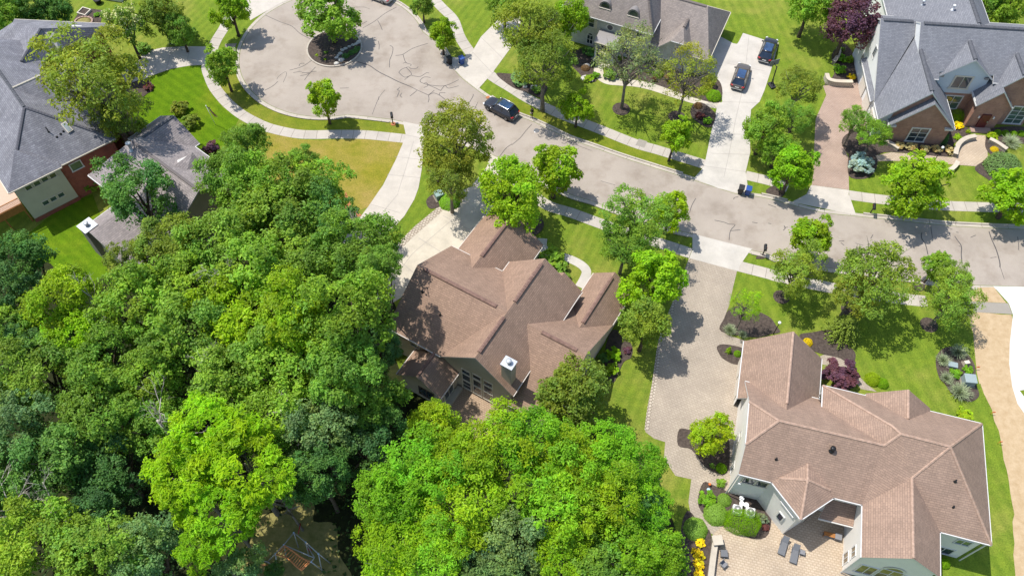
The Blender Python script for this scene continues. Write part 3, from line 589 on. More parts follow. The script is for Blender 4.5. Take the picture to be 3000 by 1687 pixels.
    def window(s, face, c, a0, a1, z0, z1, m='trim', g='glass', mull=1, trans=0, fw=.1, name='window', arch=False, round_=False, parent=None, label=None):
        """framed window proud of the wall: frame mesh > pane mesh"""
        (nu, nv), (tu, tv) = s.frame_axes(face)
        def P(a, z, d): return s.w((c + nu*d) if nu else a, (c + nv*d) if nv else a, z)
        bm = B(); am = (a0+a1)/2
        def bar(x0, x1, y0, y1, d0=-.06, d1=.07):
            q = [P(x, y, d) for d in (d0, d1) for x, y in ((x0, y0), (x1, y0), (x1, y1), (x0, y1))]
            v = [bm.verts.new(p) for p in q]
            for f in ((0, 1, 2, 3), (7, 6, 5, 4), (0, 4, 5, 1), (1, 5, 6, 2), (2, 6, 7, 3), (3, 7, 4, 0)): bm.faces.new([v[i] for i in f])
        gb = B()
        if round_:
            r = (z1-z0)/2; zc = (z0+z1)/2; n = 20
            for k in range(n):
                an = [2*math.pi*(k+i)/n for i in (0, 1)]
                q = [P(am + rr*math.cos(x), zc + rr*math.sin(x), d) for d in (.06,) for rr in (r+fw, r) for x in an]
                bm.faces.new([bm.verts.new(p) for p in (q[0], q[1], q[3], q[2])])
                q2 = [P(am + (r+fw)*math.cos(x), zc + (r+fw)*math.sin(x), d) for d in (.06, -.05) for x in an]
                bm.faces.new([bm.verts.new(p) for p in (q2[0], q2[1], q2[3], q2[2])])
            gb.faces.new([gb.verts.new(P(am + r*math.cos(2*math.pi*k/n), zc + r*math.sin(2*math.pi*k/n), .03)) for k in range(n)])
        else:
            bar(a0-fw, a1+fw, z1, z1+fw); bar(a0-fw*1.4, a1+fw*1.4, z0-fw, z0, -.06, .1); bar(a0-fw, a0, z0, z1); bar(a1, a1+fw, z0, z1)
            for k in range(1, mull+1):
                x = a0 + (a1-a0)*k/(mull+1); bar(x-.035, x+.035, z0, z1, -.04, .055)
            for k in range(1, trans+1):
                y = z0 + (z1-z0)*k/(trans+1); bar(a0, a1, y-.03, y+.03, -.04, .05)
            gb.faces.new([gb.verts.new(P(x, y, .025)) for x, y in ((a0, z0), (a1, z0), (a1, z1), (a0, z1))])
            if arch:
                n = 10; r = (a1-a0)/2
                for k in range(n):
                    an = [math.pi*(k+i)/n for i in (0, 1)]
                    bm.faces.new([bm.verts.new(P(am + rr*math.cos(x), z1 + fw*.5 + rr*math.sin(x), .06)) for rr, x in ((r+fw, an[0]), (r+fw, an[1]), (r*.82, an[1]), (r*.82, an[0]))])
                gb.faces.new([gb.verts.new(P(am + r*.85*math.cos(math.pi*k/n), z1 + fw + r*.85*math.sin(math.pi*k/n), .03)) for k in range(n+1)])
        bmesh.ops.recalc_face_normals(bm, faces=bm.faces); bmesh.ops.recalc_face_normals(gb, faces=gb.faces)
        o = obj(name, bm, M[m], parent or s.root); tag(o, label); obj('pane', gb, M[g], o); return o
    def pipe(s, u, v, z, h, r=.07, name='vent_pipe', m='dark', hat=False):
        bm = B(); p = s.w(u, v, z-.2); lathe(bm, p, [(r*1.9, 0), (r*1.9, .22), (r, .27), (r, h+.2)] + ([(r*1.8, h+.2), (r*1.8, h+.34), (r*.6, h+.42)] if hat else []), 12)
        return obj(name, bm, M[m], s.root)
    def chimney(s, u0, u1, v0, v1, zb, zt, m, capm='metal', over=.14):
        ch = s.box('chimney', u0, u1, v0, v1, zb, zt, m)
        s.box('chimney_cap', u0-over, u1+over, v0-over, v1+over, zt, zt+.1, M[capm], ch)
        bm = B(); p = s.w((u0+u1)/2, (v0+v1)/2, zt+.1); lathe(bm, p, [(.2, 0), (.2, .3), (.27, .32), (.27, .42), (.1, .47)], 16); obj('flue', bm, M['metal'], ch); return ch
    def downspout(s, u, v, z0, z1):
        p = s.w(u, v); bm = B(); addbox(bm, p.x, p.y, (z0+z1)/2, .1, .08, z1-z0, s.ang); return obj('downspout', bm, M['trim'], s.root)

# ---------------------------------------------------------------- brown-roofed house in the middle of the photo
h = House('brown_roofed_house', 'tan house with brown shingle roof and white-capped chimney beside the woods', -30, -21, 36)
E5, XL, XR, XM = 5.0, -24.76, -16.6, -20.7
Mj = (XM, 35.08, 8.6)
main = [[(-31.05, 29.3, 5), (XL, 29.3, 5), Mj, (-31.05, 35.08, 8.6)], [(-31.05, 40.88, 5), (-31.05, 35.08, 8.6), Mj, (XL, 40.88, 5)],
        [(XL, 29.3, 5), (XM, 29.3, 8.6), Mj], [(XL, 40.88, 5), Mj, (XM, 42.3, 8.6), (XL, 42.3, 5)],
        [(XR, 29.3, 5), (XR, 42.5, 5), (XM, 42.3, 8.6), Mj, (XM, 29.3, 8.6)]]
h.roof(main, M['shB'], M['gut'])
w1 = [[(-31.0, 47.2, 3.2), (-27.2, 47.2, 6.2), (-27.2, 38.9, 6.2), (-31.0, 40.3, 3.2)], [(-23.4, 47.2, 3.2), (-27.2, 47.2, 6.2), (-27.2, 38.9, 6.2), (-23.4, 40.3, 3.2)]]
h.roof(w1, M['shB'], M['gut'])
nn = [[(-18.9, 35.7, 7.0), (-12.44, 35.7, 7.0), (-12.44, 42.2, 3.0), (-17.3, 42.2, 3.0), (-17.3, 38.0, 5.6)], [(-18.9, 35.7, 7.0), (-17.3, 33.2, 5.4), (-17.3, 29.1, 3.0), (-12.44, 29.1, 3.0), (-12.44, 35.7, 7.0)]]
h.roof(nn, M['shB'], M['gut'])
w3 = [[(-17.1, 46.9, 3), (-14.8, 46.9, 4.9), (-14.8, 38.6, 4.9), (-17.1, 41.0, 3)], [(-12.5, 46.9, 3), (-14.8, 46.9, 4.9), (-14.8, 38.6, 4.9), (-12.5, 41.8, 3)]]
h.roof(w3, M['shB'], M['gut'])
sun = [[(-28.05, 26.3, 3), (-25.47, 26.3, 5), (-25.47, 29.6, 5), (-28.05, 29.6, 3)], [(-22.9, 26.3, 3), (-25.47, 26.3, 5), (-25.47, 29.6, 5), (-22.9, 29.6, 3)]]
h.roof(sun, M['shB'], M['gut'])
porch = [[(-21.2, 43.3, 4.4), (-18.9, 43.3, 6.25), (-18.9, 40.5, 6.25), (-21.2, 42.0, 4.4)], [(-16.7, 43.3, 4.4), (-18.9, 43.3, 6.25), (-18.9, 40.5, 6.25), (-16.7, 42.0, 4.4)]]
h.roof(porch, M['shB'], M['gut'])
h.walls([(-30.8, 29.6), (-17.0, 29.6), (-17.0, 42.0), (-24.4, 42.0), (-24.4, 40.5), (-30.8, 40.5)], M['wallT'], faces=main)
h.walls([(-30.7, 40.0), (-30.7, 46.9), (-23.7, 46.9), (-23.7, 40.0)], M['wallT'], faces=w1, closed=False)
h.walls([(-17.0, 29.4), (-12.75, 29.4), (-12.75, 41.9), (-16.9, 41.9)], M['wallT'], faces=nn, closed=False)
h.walls([(-16.8, 41.5), (-16.8, 46.6), (-12.8, 46.6), (-12.8, 41.5)], M['wallT'], faces=w3, closed=False)
h.walls([(-27.7, 29.6), (-27.7, 26.6), (-23.2, 26.6), (-23.2, 29.6)], M['wallT'], faces=sun, closed=False)
h.walls([(-20.8, 42.0), (-20.8, 43.0), (-17.0, 43.0), (-17.0, 42.0)], M['wallT'], faces=porch, closed=False)
for a, b in (((XM, 30.0, 8.6), (XM, 34.4, 8.6)), ((XM, 36.4, 8.6), (XM, 41.6, 8.6)), ((-30.2, 35.08, 8.6), (-21.9, 35.08, 8.6)), ((-27.2, 46.6, 6.2), (-27.2, 40.7, 6.2)), ((-17.2, 35.7, 7), (-13.4, 35.7, 7)), ((-14.8, 46.2, 4.9), (-14.8, 39.8, 4.9))): h.ridge(a, b, M['ridge'])
h.ridge((-25.47, 26.5, 5), (-25.47, 29.3, 5), M['ridge'], .15, .03)
for a0, a1, dz in ((-22.5, -21.62, -.1), (-21.24, -20.38, .1), (-20.0, -19.1, 0)):
    h.window('front', 29.6, a0, a1, 3.6+dz, 4.35+dz, 'trimc', mull=0); h.window('front', 29.6, a0, a1, 2.15, 3.35, 'trimc', mull=0); h.window('front', 29.6, a0, a1, .45, 1.9, 'trimc', 'glass', mull=0, trans=1)
h.window('front', 26.6, -25.65, -24.0, .9, 2.3, 'trimb', mull=1); h.window('front', 29.6, -28.6, -27.6, 3.4, 3.95, 'trimc', mull=0)
h.window('right', -23.2, 27.3, 28.7, .5, 2.1, 'trimc', mull=1); h.window('right', -12.75, 43.5-10, 34.6, .9, 2.1, 'trimc', mull=1); h.window('back', 43.0, -19.8, -18.0, 1.5, 3.6, 'trimc', mull=1)
h.window('left', -30.8, 34.0, 35.6, 5.4, 6.8, 'trimc', mull=1); h.window('left', -30.8, 31.5, 33, 1.2, 2.6, 'trimc', mull=1)
h.box('garage_door', -30.78, -30.66, 41.2, 43.9, 0, 2.3, M['gdoor']); h.box('garage_door', -30.78, -30.66, 44.2, 46.4, 0, 2.3, M['gdoor'])
h.chimney(-18.25, -17.2, 29.9, 30.8, 4.6, 8.75, M['wallT'], 'metal', .09)
h.pipe(-29.3, 33.3, 7.5, .35); h.pipe(-26.6, 32.3, 6.85, .45, .06); bm = B()
h.box('step', -23.1, -22.5, 26.8, 29.4, 0, .35, M['cap'])
# ---------------------------------------------------------------- rose-roofed house, lower right
h = House('rose_roofed_house', 'large white house with rose brown roof beside the paved patio', -14, 24, 34)
Wt, Ap, J, K2 = (27.1, 32.7, 8.25), (29.45, 35.4, 10.2), (25.4, 35.5, 10.2), (24.95, 36.4, 9.55)
rL, rR, jf, jb = (15.55, 34.65, 9.0), (24.5, 34.7, 9.0), (13.32, 32.5, 7.3), (13.2, 36.7, 7.35)
mFL, Va, RFL, RFR, RBR, sBL, sLF = (13.32, 30.37, 5.6), (24.0, 30.37, 5.6), (30.45, 29.7, 5.6), (34.65, 29.66, 5.6), (34.4, 41.0, 5.6), (20.06, 41.15, 5.6), (20.1, 38.82, 5.65)
main = [[mFL, Va, rR, rL, jf], [Va, Wt, rR], [Wt, Ap, J], [Wt, J, rR], [jf, rL, jb], [(13.15, 40.4, 4.3), jb, rL, rR, sLF, (20.1, 40.3, 4.4)],
        [sBL, sLF, K2], [sLF, rR, K2], [rR, J, K2], [sBL, K2, J, Ap, RBR], [RBR, Ap, RFR], [RFR, Ap, Wt, RFL],
        [Va, (24.05, 25.75, 5.6), (27.2, 25.75, 8.25), Wt], [RFL, Wt, (27.2, 25.75, 8.25), (30.4, 25.75, 5.6)]]
h.roof(main, M['shP'], M['trim'])
g2 = [[(24.0, 41.35, 5.6), (26.9, 41.35, 7.95), (26.9, 38.1, 7.95), (24.0, 41.0, 5.6)], [(29.8, 41.35, 5.6), (26.9, 41.35, 7.95), (26.9, 38.1, 7.95), (29.8, 41.0, 5.6)]]
h.roof(g2, M['shP'], M['trim'])
Cn, E1, E2, P, L_, R_, Q = (18.93, 27.68, 5.6), (16.2, 30.4, 5.6), (21.6, 30.4, 5.6), (18.87, 30.75, 7.05), (16.75, 30.75, 6.0), (21.1, 30.8, 6.0), (18.77, 32.2, 7.08)
pav = [[E1, Cn, P, L_], [Cn, E2, R_, P], [L_, P, Q], [P, R_, Q]]
h.roof(pav, M['shP'], M['trim'])
w1 = [[(12.75, 45.4, 3.4), (16.5, 45.2, 7.35), (16.5, 36.6, 7.35), (13.6, 38.7, 4.3), (12.8, 38.9, 3.4)], [(20.4, 45.4, 3.4), (16.5, 45.2, 7.35), (16.5, 36.6, 7.35), (20.4, 40.0, 3.4)]]
h.roof(w1, M['shP'], M['trim'])
pr = [[(21.3, 29.45, 2.5), (24.32, 29.45, 2.5), (24.32, 31.2, 3.2), (21.9, 31.2, 3.2)]]
h.roof(pr, M['shP'], M['trim'], 'porch_roof', keep=False)
h.walls([(13.65, 30.7), (16.3, 30.7), (18.93, 28.1), (21.5, 30.7), (21.9, 31.2), (24.35, 31.2), (24.35, 26.05), (30.1, 26.05), (30.1, 30.0), (34.3, 30.0), (34.1, 40.7), (20.45, 40.7), (20.45, 39.9), (13.55, 39.9)], M['wallW'], faces=main+pav)
h.walls([(13.1, 39.8), (13.1, 45.1), (20.05, 45.1), (20.05, 40)], M['wallW'], faces=w1, closed=False)
h.walls([(24.3, 41.0), (24.3, 41.1), (29.5, 41.1), (29.5, 41.0)], M['wallW'], faces=g2, closed=False)
for a, b in (((16.5, 45.1, 7.35), (16.5, 37.4, 7.35)), (rL, rR), (J, Ap), ((27.2, 25.8, 8.25), Wt), (jf, rL), (jb, rL), (Wt, Ap), (rR, J), (Ap, RFR), (Ap, RBR), ((26.9, 41.3, 7.95), (26.9, 38.4, 7.95)), (sBL, K2), (K2, J), (Cn, P), (P, Q), (L_, P), (R_, P)): h.ridge(a, b, M['ridgeP'], .13, .015)
h.window('front', 30.7, 14.1, 15.1, 3.4, 4.45, 'trimc', mull=0); h.window('front', 30.7, 15.28, 16.2, 3.4, 4.45, 'trimc', mull=0)
h.window('left', 24.35, 26.65, 27.5, .3, 1.5, 'trim', 'glasst'); h.window('left', 24.35, 26.68, 27.5, 2.3, 3.3, 'trim', 'glasst')
for a0, a1, z0, z1 in ((38.4, 39.1, 2.4, 3.2), (35.1, 35.75, 2.4, 3.3), (34.6, 35.3, .2, 1.3), (32.6, 33.2, .2, 1.5)): h.window('left', 13.65 if a0 < 39.8 else 13.1, a0, a1, z0, z1, 'trim', mull=0)
h.window('front', 26.05, 25.0, 26.3, 1.2, 3.2, 'trim', 'glasst'); h.window('front', 26.05, 26.6, 28.3, 1.2, 3.6, 'trim', 'glasst', 1, 1, arch=True); h.window('front', 26.05, 28.6, 29.7, 1.2, 3.2, 'trim', 'glasst')
h.window('front', 30.0, 32.6, 33.7, 3.4, 4.3, 'trim', 'glassg'); h.window('front', 30.0, 31.9, 33.4, .4, 1.7, 'trim'); h.window('front', 31.2, 22.3, 23.8, .4, 2.2, 'trimc', 'glasst', 1, 1)
# slanted pavilion wall: small window and a door in the shade
for c0, du, dv, a, z0, z1, mm in ((16.3, 1, -1, 2.55, 1.6, 2.6, 'trim'), (21.5, -1, -1, 1.2, .3, 2.3, 'trimc')):
    f = B(); p0 = Vector((c0, 30.7)); d2 = Vector((du, dv)).normalized(); nrm = Vector((-.7071, -.7071)) if du > 0 else Vector((.7071, -.7071)); q = p0 + d2*a + nrm*.05; c3 = h.w(q.x, q.y, (z0+z1)/2)
    addbox(f, c3.x, c3.y, c3.z, .72, .12, z1-z0+.2, h.ang + math.atan2(d2.y, d2.x)); wo = obj('window', f, M[mm], h.root); q = p0 + d2*a + nrm*.1
    f = B(); c3 = h.w(q.x, q.y, (z0+z1)/2); addbox(f, c3.x, c3.y, c3.z, .5, .06, z1-z0, h.ang + math.atan2(d2.y, d2.x)); obj('pane', f, M['glass'], wo)
f = B(); q = Vector((16.3, 30.7)) + Vector((.7071, -.7071))*2.55 + Vector((-.7071, -.7071))*.06; c3 = h.w(q.x, q.y, 4.1); addbox(f, c3.x, c3.y, c3.z, 1.7, .12, .18, h.ang - .785); obj('sill_band', f, M['trim'], h.root)
for v0, v1 in ((40.4, 42.4), (42.8, 44.8)): h.box('garage_door', 13.02, 13.12, v0, v1, .0, 2.2, M['gdoor'])
for u, v in ((20.3, 41.0), (24.2, 25.95), (34.5, 29.8), (13.4, 30.5), (20.2, 44.9)): h.downspout(u, v, .1, 5.3 if v < 42 else 3.1)
zf = lambda u, v: max([z for z in (plane_z(f, u, v) for f in main) if z is not None] or [6])
A_ = Zr(2120, 940, 2.786)
h.pipe(20.4, 33.5, zf(20.4, 33.5), .4, .13, 'roof_vent', 'dark', True); h.pipe(16.1, 32.0, zf(16.1, 32.0), .3); h.pipe(30.5, 33.2, zf(30.5, 33.2), .3); h.pipe(30.9, 31.5, zf(30.9, 31.5), .25)
q = h.w(14.0, 30.62, 2.9); bm = B(); addbox(bm, q.x, q.y, q.z, .22, .16, .3, h.ang, 0, .04); obj('wall_lamp', bm, M['white'], h.root)
# ---------------------------------------------------------------- pale grey house with portico, top
h = House('grey_brick_house', 'grey painted brick house with portico, maroon door and two arched dormers', -22.8, -20, 90)
s_ = 1.33; e = 5.0; vf = 84.9; vr = 89.6; zr = e + (vr-vf)*s_
main = [[(-29.4, vf, e), (-16.84, vf, e), (-20.4, vr, zr), (-25.8, vr, zr)], [(-16.84, vf, e), (-16.84, 95.5, e), (-20.4, vr+1, zr), (-20.4, vr, zr)], [(-29.4, 95.5, e), (-25.8, vr+1, zr), (-20.4, vr+1, zr), (-16.84, 95.5, e)], [(-29.4, vf, e), (-25.8, vr, zr), (-25.8, vr+1, zr), (-29.4, 95.5, e)], [(-25.8, vr, zr), (-20.4, vr, zr), (-20.4, vr+1, zr), (-25.8, vr+1, zr)]]
h.roof(main, M['shM'], M['trim'])
gar = [[(-17.6, 85.5, 3), (-9.15, 85.5, 3), (-11.6, 90.75, 6.85), (-17.6, 90.75, 6.85)], [(-9.15, 85.5, 3), (-9.15, 96.0, 3), (-11.6, 90.75, 6.85)], [(-9.15, 96.0, 3), (-17.6, 96.0, 3), (-17.6, 90.75, 6.85), (-11.6, 90.75, 6.85)]]
h.roof(gar, M['shM'], M['trimc'])
gg = [[(-16.06, 85.15, 3), (-14.35, 85.15, 4.7), (-13.45, 87.0, 5.6), (-13.45, 89.15, 5.6), (-16.06, 85.7, 3)], [(-11.25, 85.15, 3), (-12.65, 85.15, 4.7), (-13.45, 87.0, 5.6), (-13.45, 89.15, 5.6), (-11.25, 85.7, 3)], [(-14.35, 85.15, 4.7), (-12.65, 85.15, 4.7), (-13.45, 87.0, 5.6)]]
h.roof(gg, M['shM'], M['trim'])
h.walls([(-29.1, 85.2), (-17.15, 85.2), (-17.15, 95.2), (-29.1, 95.2)], M['wallG'], faces=main)
h.walls([(-17.0, 85.9), (-15.9, 85.9), (-15.9, 85.4), (-11.4, 85.4), (-11.4, 85.9), (-9.45, 85.9), (-9.45, 95.7), (-17.0, 95.7)], M['wallG'], faces=gar+gg, closed=False)
h.ridge((-17.2, 90.75, 6.85), (-11.8, 90.75, 6.85), M['shM'], .2, .04); h.ridge((-13.45, 87.2, 5.6), (-13.45, 89.0, 5.6), M['shM'], .2, .04); h.ridge((-16.9, 85.0, 5.1), (-19.4, 88.3, 9.5), M['shM'], .16, .03)
for a0, a1 in ((-25.55, -24.8), (-20.5, -19.72), (-18.97, -18.17)):
    o = h.window('front', 85.2, a0, a1, 3.25, 4.5, 'trim', mull=0, trans=1)
    for x in (a0-.45, a1+.12): h.box('shutter', x, x+.33, 85.06, 85.18, 3.2, 4.55, M['trimc'], o)
h.window('front', 85.2, -22.95, -22.2, 3.6, 4.38, 'trim', round_=True, fw=.16)
h.window('front', 85.2, -25.5, -24.75, .5, 1.8, 'trim', mull=1, trans=1, arch=True); h.window('front', 85.2, -20.45, -19.7, .5, 1.8, 'trim', mull=1, trans=1, arch=True); h.window('front', 85.2, -18.95, -18.2, .5, 1.8, 'trim', mull=1, trans=1, arch=True)
h.window('front', 85.4, -13.85, -13.15, 3.25, 3.8, 'trim', round_=True, fw=.14); h.window('front', 85.4, -14.9, -14.1, .4, 1.4, 'trim', 'glassg', mull=1)
h.box('garage_door', -9.44, -9.36, 87.3, 89.7, 0, 2.2, M['gdoor']); h.box('garage_door', -9.44, -9.36, 90.2, 92.6, 0, 2.2, M['gdoor'])
pt = [[(-23.85, 82.95, 3.0), (-20.95, 82.95, 3.0), (-20.95, 85.05, 3.45), (-23.85, 85.05, 3.45)]]
h.roof(pt, M['copper'], M['trimc'], 'portico_roof', keep=False, th=.3)
for u in (-23.6, -21.2):
    bm = B(); p = h.w(u, 83.25, 0); lathe(bm, p, [(.2, 0), (.2, .15), (.14, .2), (.12, 2.55), (.18, 2.62), (.18, 2.72)], 12); obj('column', bm, M['trim'], h.root)
d = h.box('door', -22.95, -22.1, 85.08, 85.19, .15, 2.3, M['door']); h.box('handle', -22.25, -22.18, 85.0, 85.08, 1.15, 1.3, M['chrome'], d); h.window('front', 85.2, -23.42, -23.12, .3, 2.2, 'trimc', mull=0); h.window('front', 85.2, -21.92, -21.62, .3, 2.2, 'trimc', mull=0)
h.box('step', -24.0, -20.9, 82.9, 85.18, 0, .16, M['drivec']); h.box('step', -23.6, -21.3, 82.3, 82.9, 0, .1, M['drivec'])
for uc in (-23.75, -19.93):                       # barrel dormers
    v0 = 85.75; z0 = e + (v0-vf)*s_; r = .8; n = 12; bm = B(); prev = None
    for j in range(9):
        vv = v0 + j*.26
        ring = [h.w(uc + r*math.cos(math.pi*k/n), vv, z0 + .1 + 1.25*r*math.sin(math.pi*k/n)) for k in range(n+1)]
        ring = [bm.verts.new(p) for p in ring]
        if prev:
            for k in range(n): bm.faces.new((prev[k], prev[k+1], ring[k+1], ring[k]))
        prev = ring
    do = obj('dormer', bm, M['copper'], h.root, smooth=True); bm = B()
    bm.faces.new([bm.verts.new(h.w(uc + r*.96*math.cos(math.pi*k/n), v0+.06, z0 + .08 + 1.2*r*math.sin(math.pi*k/n))) for k in range(n+1)] ); obj('dormer_front', bm, M['copper'], do)
    bm = B(); bm.faces.new([bm.verts.new(h.w(uc + r*.72*math.cos(math.pi*k/n), v0+.03, z0 + .12 + .9*r*math.sin(math.pi*k/n))) for k in range(n+1)]); obj('pane', bm, M['glass'], do)
    h.box('sill', uc-.8, uc+.8, v0-.1, v0+.1, z0-.04, z0+.06, M['trimc'], do)
h.downspout(-16.95, 85.1, 3, 4.8)
# ---------------------------------------------------------------- white and salmon brick house, top right
h = House('slate_roofed_house', 'white and salmon brick house with slate grey gabled roof beside brick driveway', -3.9, 49, 82)
sl = .68
Lr = [[(38.95, 86.4, 9.0), (43.2, 86.4, 9.0), (43.2, 85.0, 8.05), (39.0, 77.95, 3.35), (38.95, 77.95, 3.3)], [(38.95, 90.7, 6.3), (38.95, 86.4, 9.0), (43.2, 86.4, 9.0), (43.2, 90.7, 6.3)]]
h.roof(Lr, M['shG'], M['trim'])
mr = [[(43.2, 85.1, 9.85), (49.1, 85.1, 9.85), (49.1, 80.4, 6.65), (45.9, 80.4, 6.65), (45.9, 79.6, 6.1), (43.2, 79.6, 6.1)], [(49.1, 85.1, 9.85), (62, 85.1, 9.85), (62, 79.6, 6.1), (52.35, 79.6, 6.1), (52.35, 80.4, 6.65), (49.1, 80.4, 6.65)], [(43.2, 85.1, 9.85), (43.2, 91.5, 5.6), (62, 91.5, 5.6), (62, 85.1, 9.85)]]
h.roof(mr, M['shG'], M['trim'])
g1 = [[(43.5, 85.3, 8.0), (43.5, 75.0, 8.0), (39.0, 75.0, 3.3), (39.0, 78.0, 3.3)], [(43.5, 85.3, 8.0), (45.6, 81.2, 5.8), (48.05, 80.6, 3.25), (48.05, 75.0, 3.25), (43.5, 75.0, 8.0)]]
h.roof(g1, M['shG'], M['trim'])
g1b = [[(44.1, 75.6, 7.0), (44.1, 74.35, 7.0), (40.3, 74.35, 3.1), (40.3, 75.6, 3.1)], [(44.1, 75.6, 7.0), (44.1, 74.35, 7.0), (48.1, 74.35, 3.1), (48.1, 75.6, 3.1)]]
h.roof(g1b, M['shG'], M['trim'])
d1 = [[(49.1, 83.8, 8.95), (49.1, 80.0, 8.95), (45.9, 80.0, 6.2), (45.9, 80.4, 6.2)], [(49.1, 83.8, 8.95), (49.1, 80.0, 8.95), (52.35, 80.0, 6.2), (52.35, 80.4, 6.2)]]
h.roof(d1, M['shG'], M['trim'])
g2 = [[(54.8, 82.8, 8.3), (54.8, 78.6, 8.3), (51.1, 78.6, 4.0), (51.1, 80.4, 4.0)], [(54.8, 82.8, 8.3), (54.8, 78.6, 8.3), (59, 78.6, 3.6), (59, 80.4, 3.6)]]
h.roof(g2, M['shG'], M['trim'])
g2s = [[(53.2, 80.4, 6.35), (53.2, 77.85, 6.35), (51.05, 77.85, 3.9), (51.05, 80.4, 3.9)], [(53.2, 80.4, 6.35), (53.2, 77.85, 6.35), (55.35, 77.85, 3.9), (55.35, 80.4, 3.9)]]
h.roof(g2s, M['shG'], M['trim'])
up = [[(50.5, 85.3, 9.6), (50.5, 104, 9.6), (41.7, 104, 6.0), (41.7, 91.0, 6.0), (43.5, 86.5, 6.8)], [(50.5, 85.3, 9.6), (50.5, 104, 9.6), (54.4, 104, 6.2), (54.4, 90.5, 6.2)]]
h.roof(up, M['shG'], M['trim'])
h.walls([(39.2, 90.4), (39.2, 78.2), (39.2, 75.35)], M['wallH'], faces=Lr+g1, closed=False)
h.walls([(39.2, 75.4), (40.6, 75.4)], M['wallBl'], faces=g1, closed=False)
h.walls([(40.5, 75.4), (40.5, 74.75), (47.8, 74.75), (47.8, 75.4)], M['brickS'], faces=g1b, closed=False)
h.walls([(40.5, 75.4), (47.8, 75.4), (47.8, 80.3)], M['brickS'], faces=g1, closed=False, label='salmon brick gable wall')
h.walls([(47.6, 80.3), (52.0, 80.3)], M['brickS'], faces=d1, zmax=3.5, closed=False, drop=2)
h.walls([(45.6, 80.3), (52.1, 80.3)], M['wallBl'], zb=3.5, faces=d1, closed=False, label='pale blue dormer wall')
h.walls([(43.26, 91.0), (43.26, 80.0)], M['wallH'], zb=5.0, faces=mr, closed=False, default=8, drop=.05)
h.walls([(51.4, 80.3), (51.4, 78.2), (55.0, 78.2), (55.0, 80.0)], M['brickS'], faces=g2s, closed=False)
h.walls([(51.4, 79.0), (58.7, 79.0), (58.7, 91), (39.2, 90.4)], M['brickS'], faces=g2+mr+Lr, closed=False, default=5.4)
h.walls([(42.0, 91), (42.0, 103.7), (54.1, 103.7), (54.1, 90.5)], M['wallH'], faces=up, closed=False)
for a, b in (((39.3, 86.4, 9), (42.9, 86.4, 9)), ((43.6, 85.1, 9.85), (61, 85.1, 9.85)), ((43.5, 82.5, 8), (43.5, 75.4, 8)), ((49.1, 83.4, 8.95), (49.1, 80.2, 8.95)), ((54.8, 82.4, 8.3), (54.8, 78.8, 8.3)), ((50.5, 86, 9.6), (50.5, 103, 9.6))): h.ridge(a, b, M['ridgeG'], .26, .05)
h.roof([[(38.7, 86.0, 3.05), (38.7, 78.3, 3.05), (39.24, 78.3, 3.5), (39.24, 86.0, 3.5)]], M['shG'], M['trim'], 'pent_roof', keep=False)
for v0, v1 in ((75.9, 78.1), (79.0, 81.2), (82.2, 84.2)): h.box('garage_door', 39.06, 39.17, v0, v1, .05, 2.3, M['gdoor'])
for a0, a1, z0, z1 in ((88.3, 88.8, 5.65, 6.3), (84.05, 84.75, 4.9, 6.3), (86.6, 87.2, 1.7, 2.9)): h.window('left', 39.2, a0, a1, z0, z1, 'trim', mull=1)
h.window('front', 74.75, 43.4, 45.4, .4, 2.5, 'trim', 'glass', 1, 2, .16); h.window('front', 80.3, 48.15, 50.05, 4.4, 6.1, 'trimc', 'glass', 1, 0, .2); h.window('front', 80.3, 48.4, 50.3, 1.0, 3.0, 'trim', 'glassg', 1, 1, .14)
h.window('front', 79.0, 56.3, 58.2, .4, 3.1, 'trim', 'glassg', 1, 3, .16)
d = h.box('door', 52.65, 53.75, 78.02, 78.19, .2, 2.3, M['door']); h.box('handle', 53.6, 53.68, 77.95, 78.02, 1.1, 1.3, M['chrome'], d); h.box('step', 52.0, 54.5, 77.2, 78.1, 0, .18, M['brickS'])
for u in (52.35, 54.15): h.box('wall_lamp', u-.08, u+.08, 78.05, 78.18, 1.7, 2.0, M['white'])
for u in (40.7, 47.5): h.box('cornice_return', u-.5, u+.5, 74.4, 74.75, 2.75, 3.0, M['trim'])
for u, v in ((46.3, 80.0), (51.7, 80.0)): h.box('bracket', u-.25, u+.25, v+.05, v+.28, 6.05, 6.3, M['copper'])
h.pipe(45.5, 91.5, 7.6, .5, .1, 'vent_pipe', 'metal', True); h.pipe(48.3, 89.3, 8.8, .55, .1, 'vent_pipe', 'white', True)
# ---------------------------------------------------------------- grey hip-roofed house, left edge
h = House('grey_hip_roofed_house', 'sage and dark red brick house with weathered grey hip roof at the left', 40.45, 1, 86)
rz_ = 10.1; RT = (1.27, 84.3, rz_)
main = [[(-4.8, 78.3, 6), (7.36, 78.3, 6), RT], [(-4.8, 78.3, 6), RT, (1.27, 99, rz_), (-4.8, 99, 6)], [(7.36, 78.3, 6), (7.36, 99, 6), (1.27, 99, rz_), RT]]
h.roof(main, M['shL'], M['trimc'])
bmp = [[(-4.95, 78.02, 6.02), (.98, 78.02, 6.02), (-2.0, 81.2, 8.15)], [(-4.95, 78.02, 6.02), (-2.0, 81.2, 8.15), (-4.95, 81.2, 6.02)], [(.98, 78.02, 6.02), (-1.98, 81.2, 8.15), (.98, 78.6, 6.3)]]
h.roof(bmp, M['shL'], M['trimc'])
Lz = Zr(0, 60, 2.415)
def fr(p):                                        # world point -> house plan
    return (h.c*p.x + h.s*p.y, -h.s*p.x + h.c*p.y, p.z)
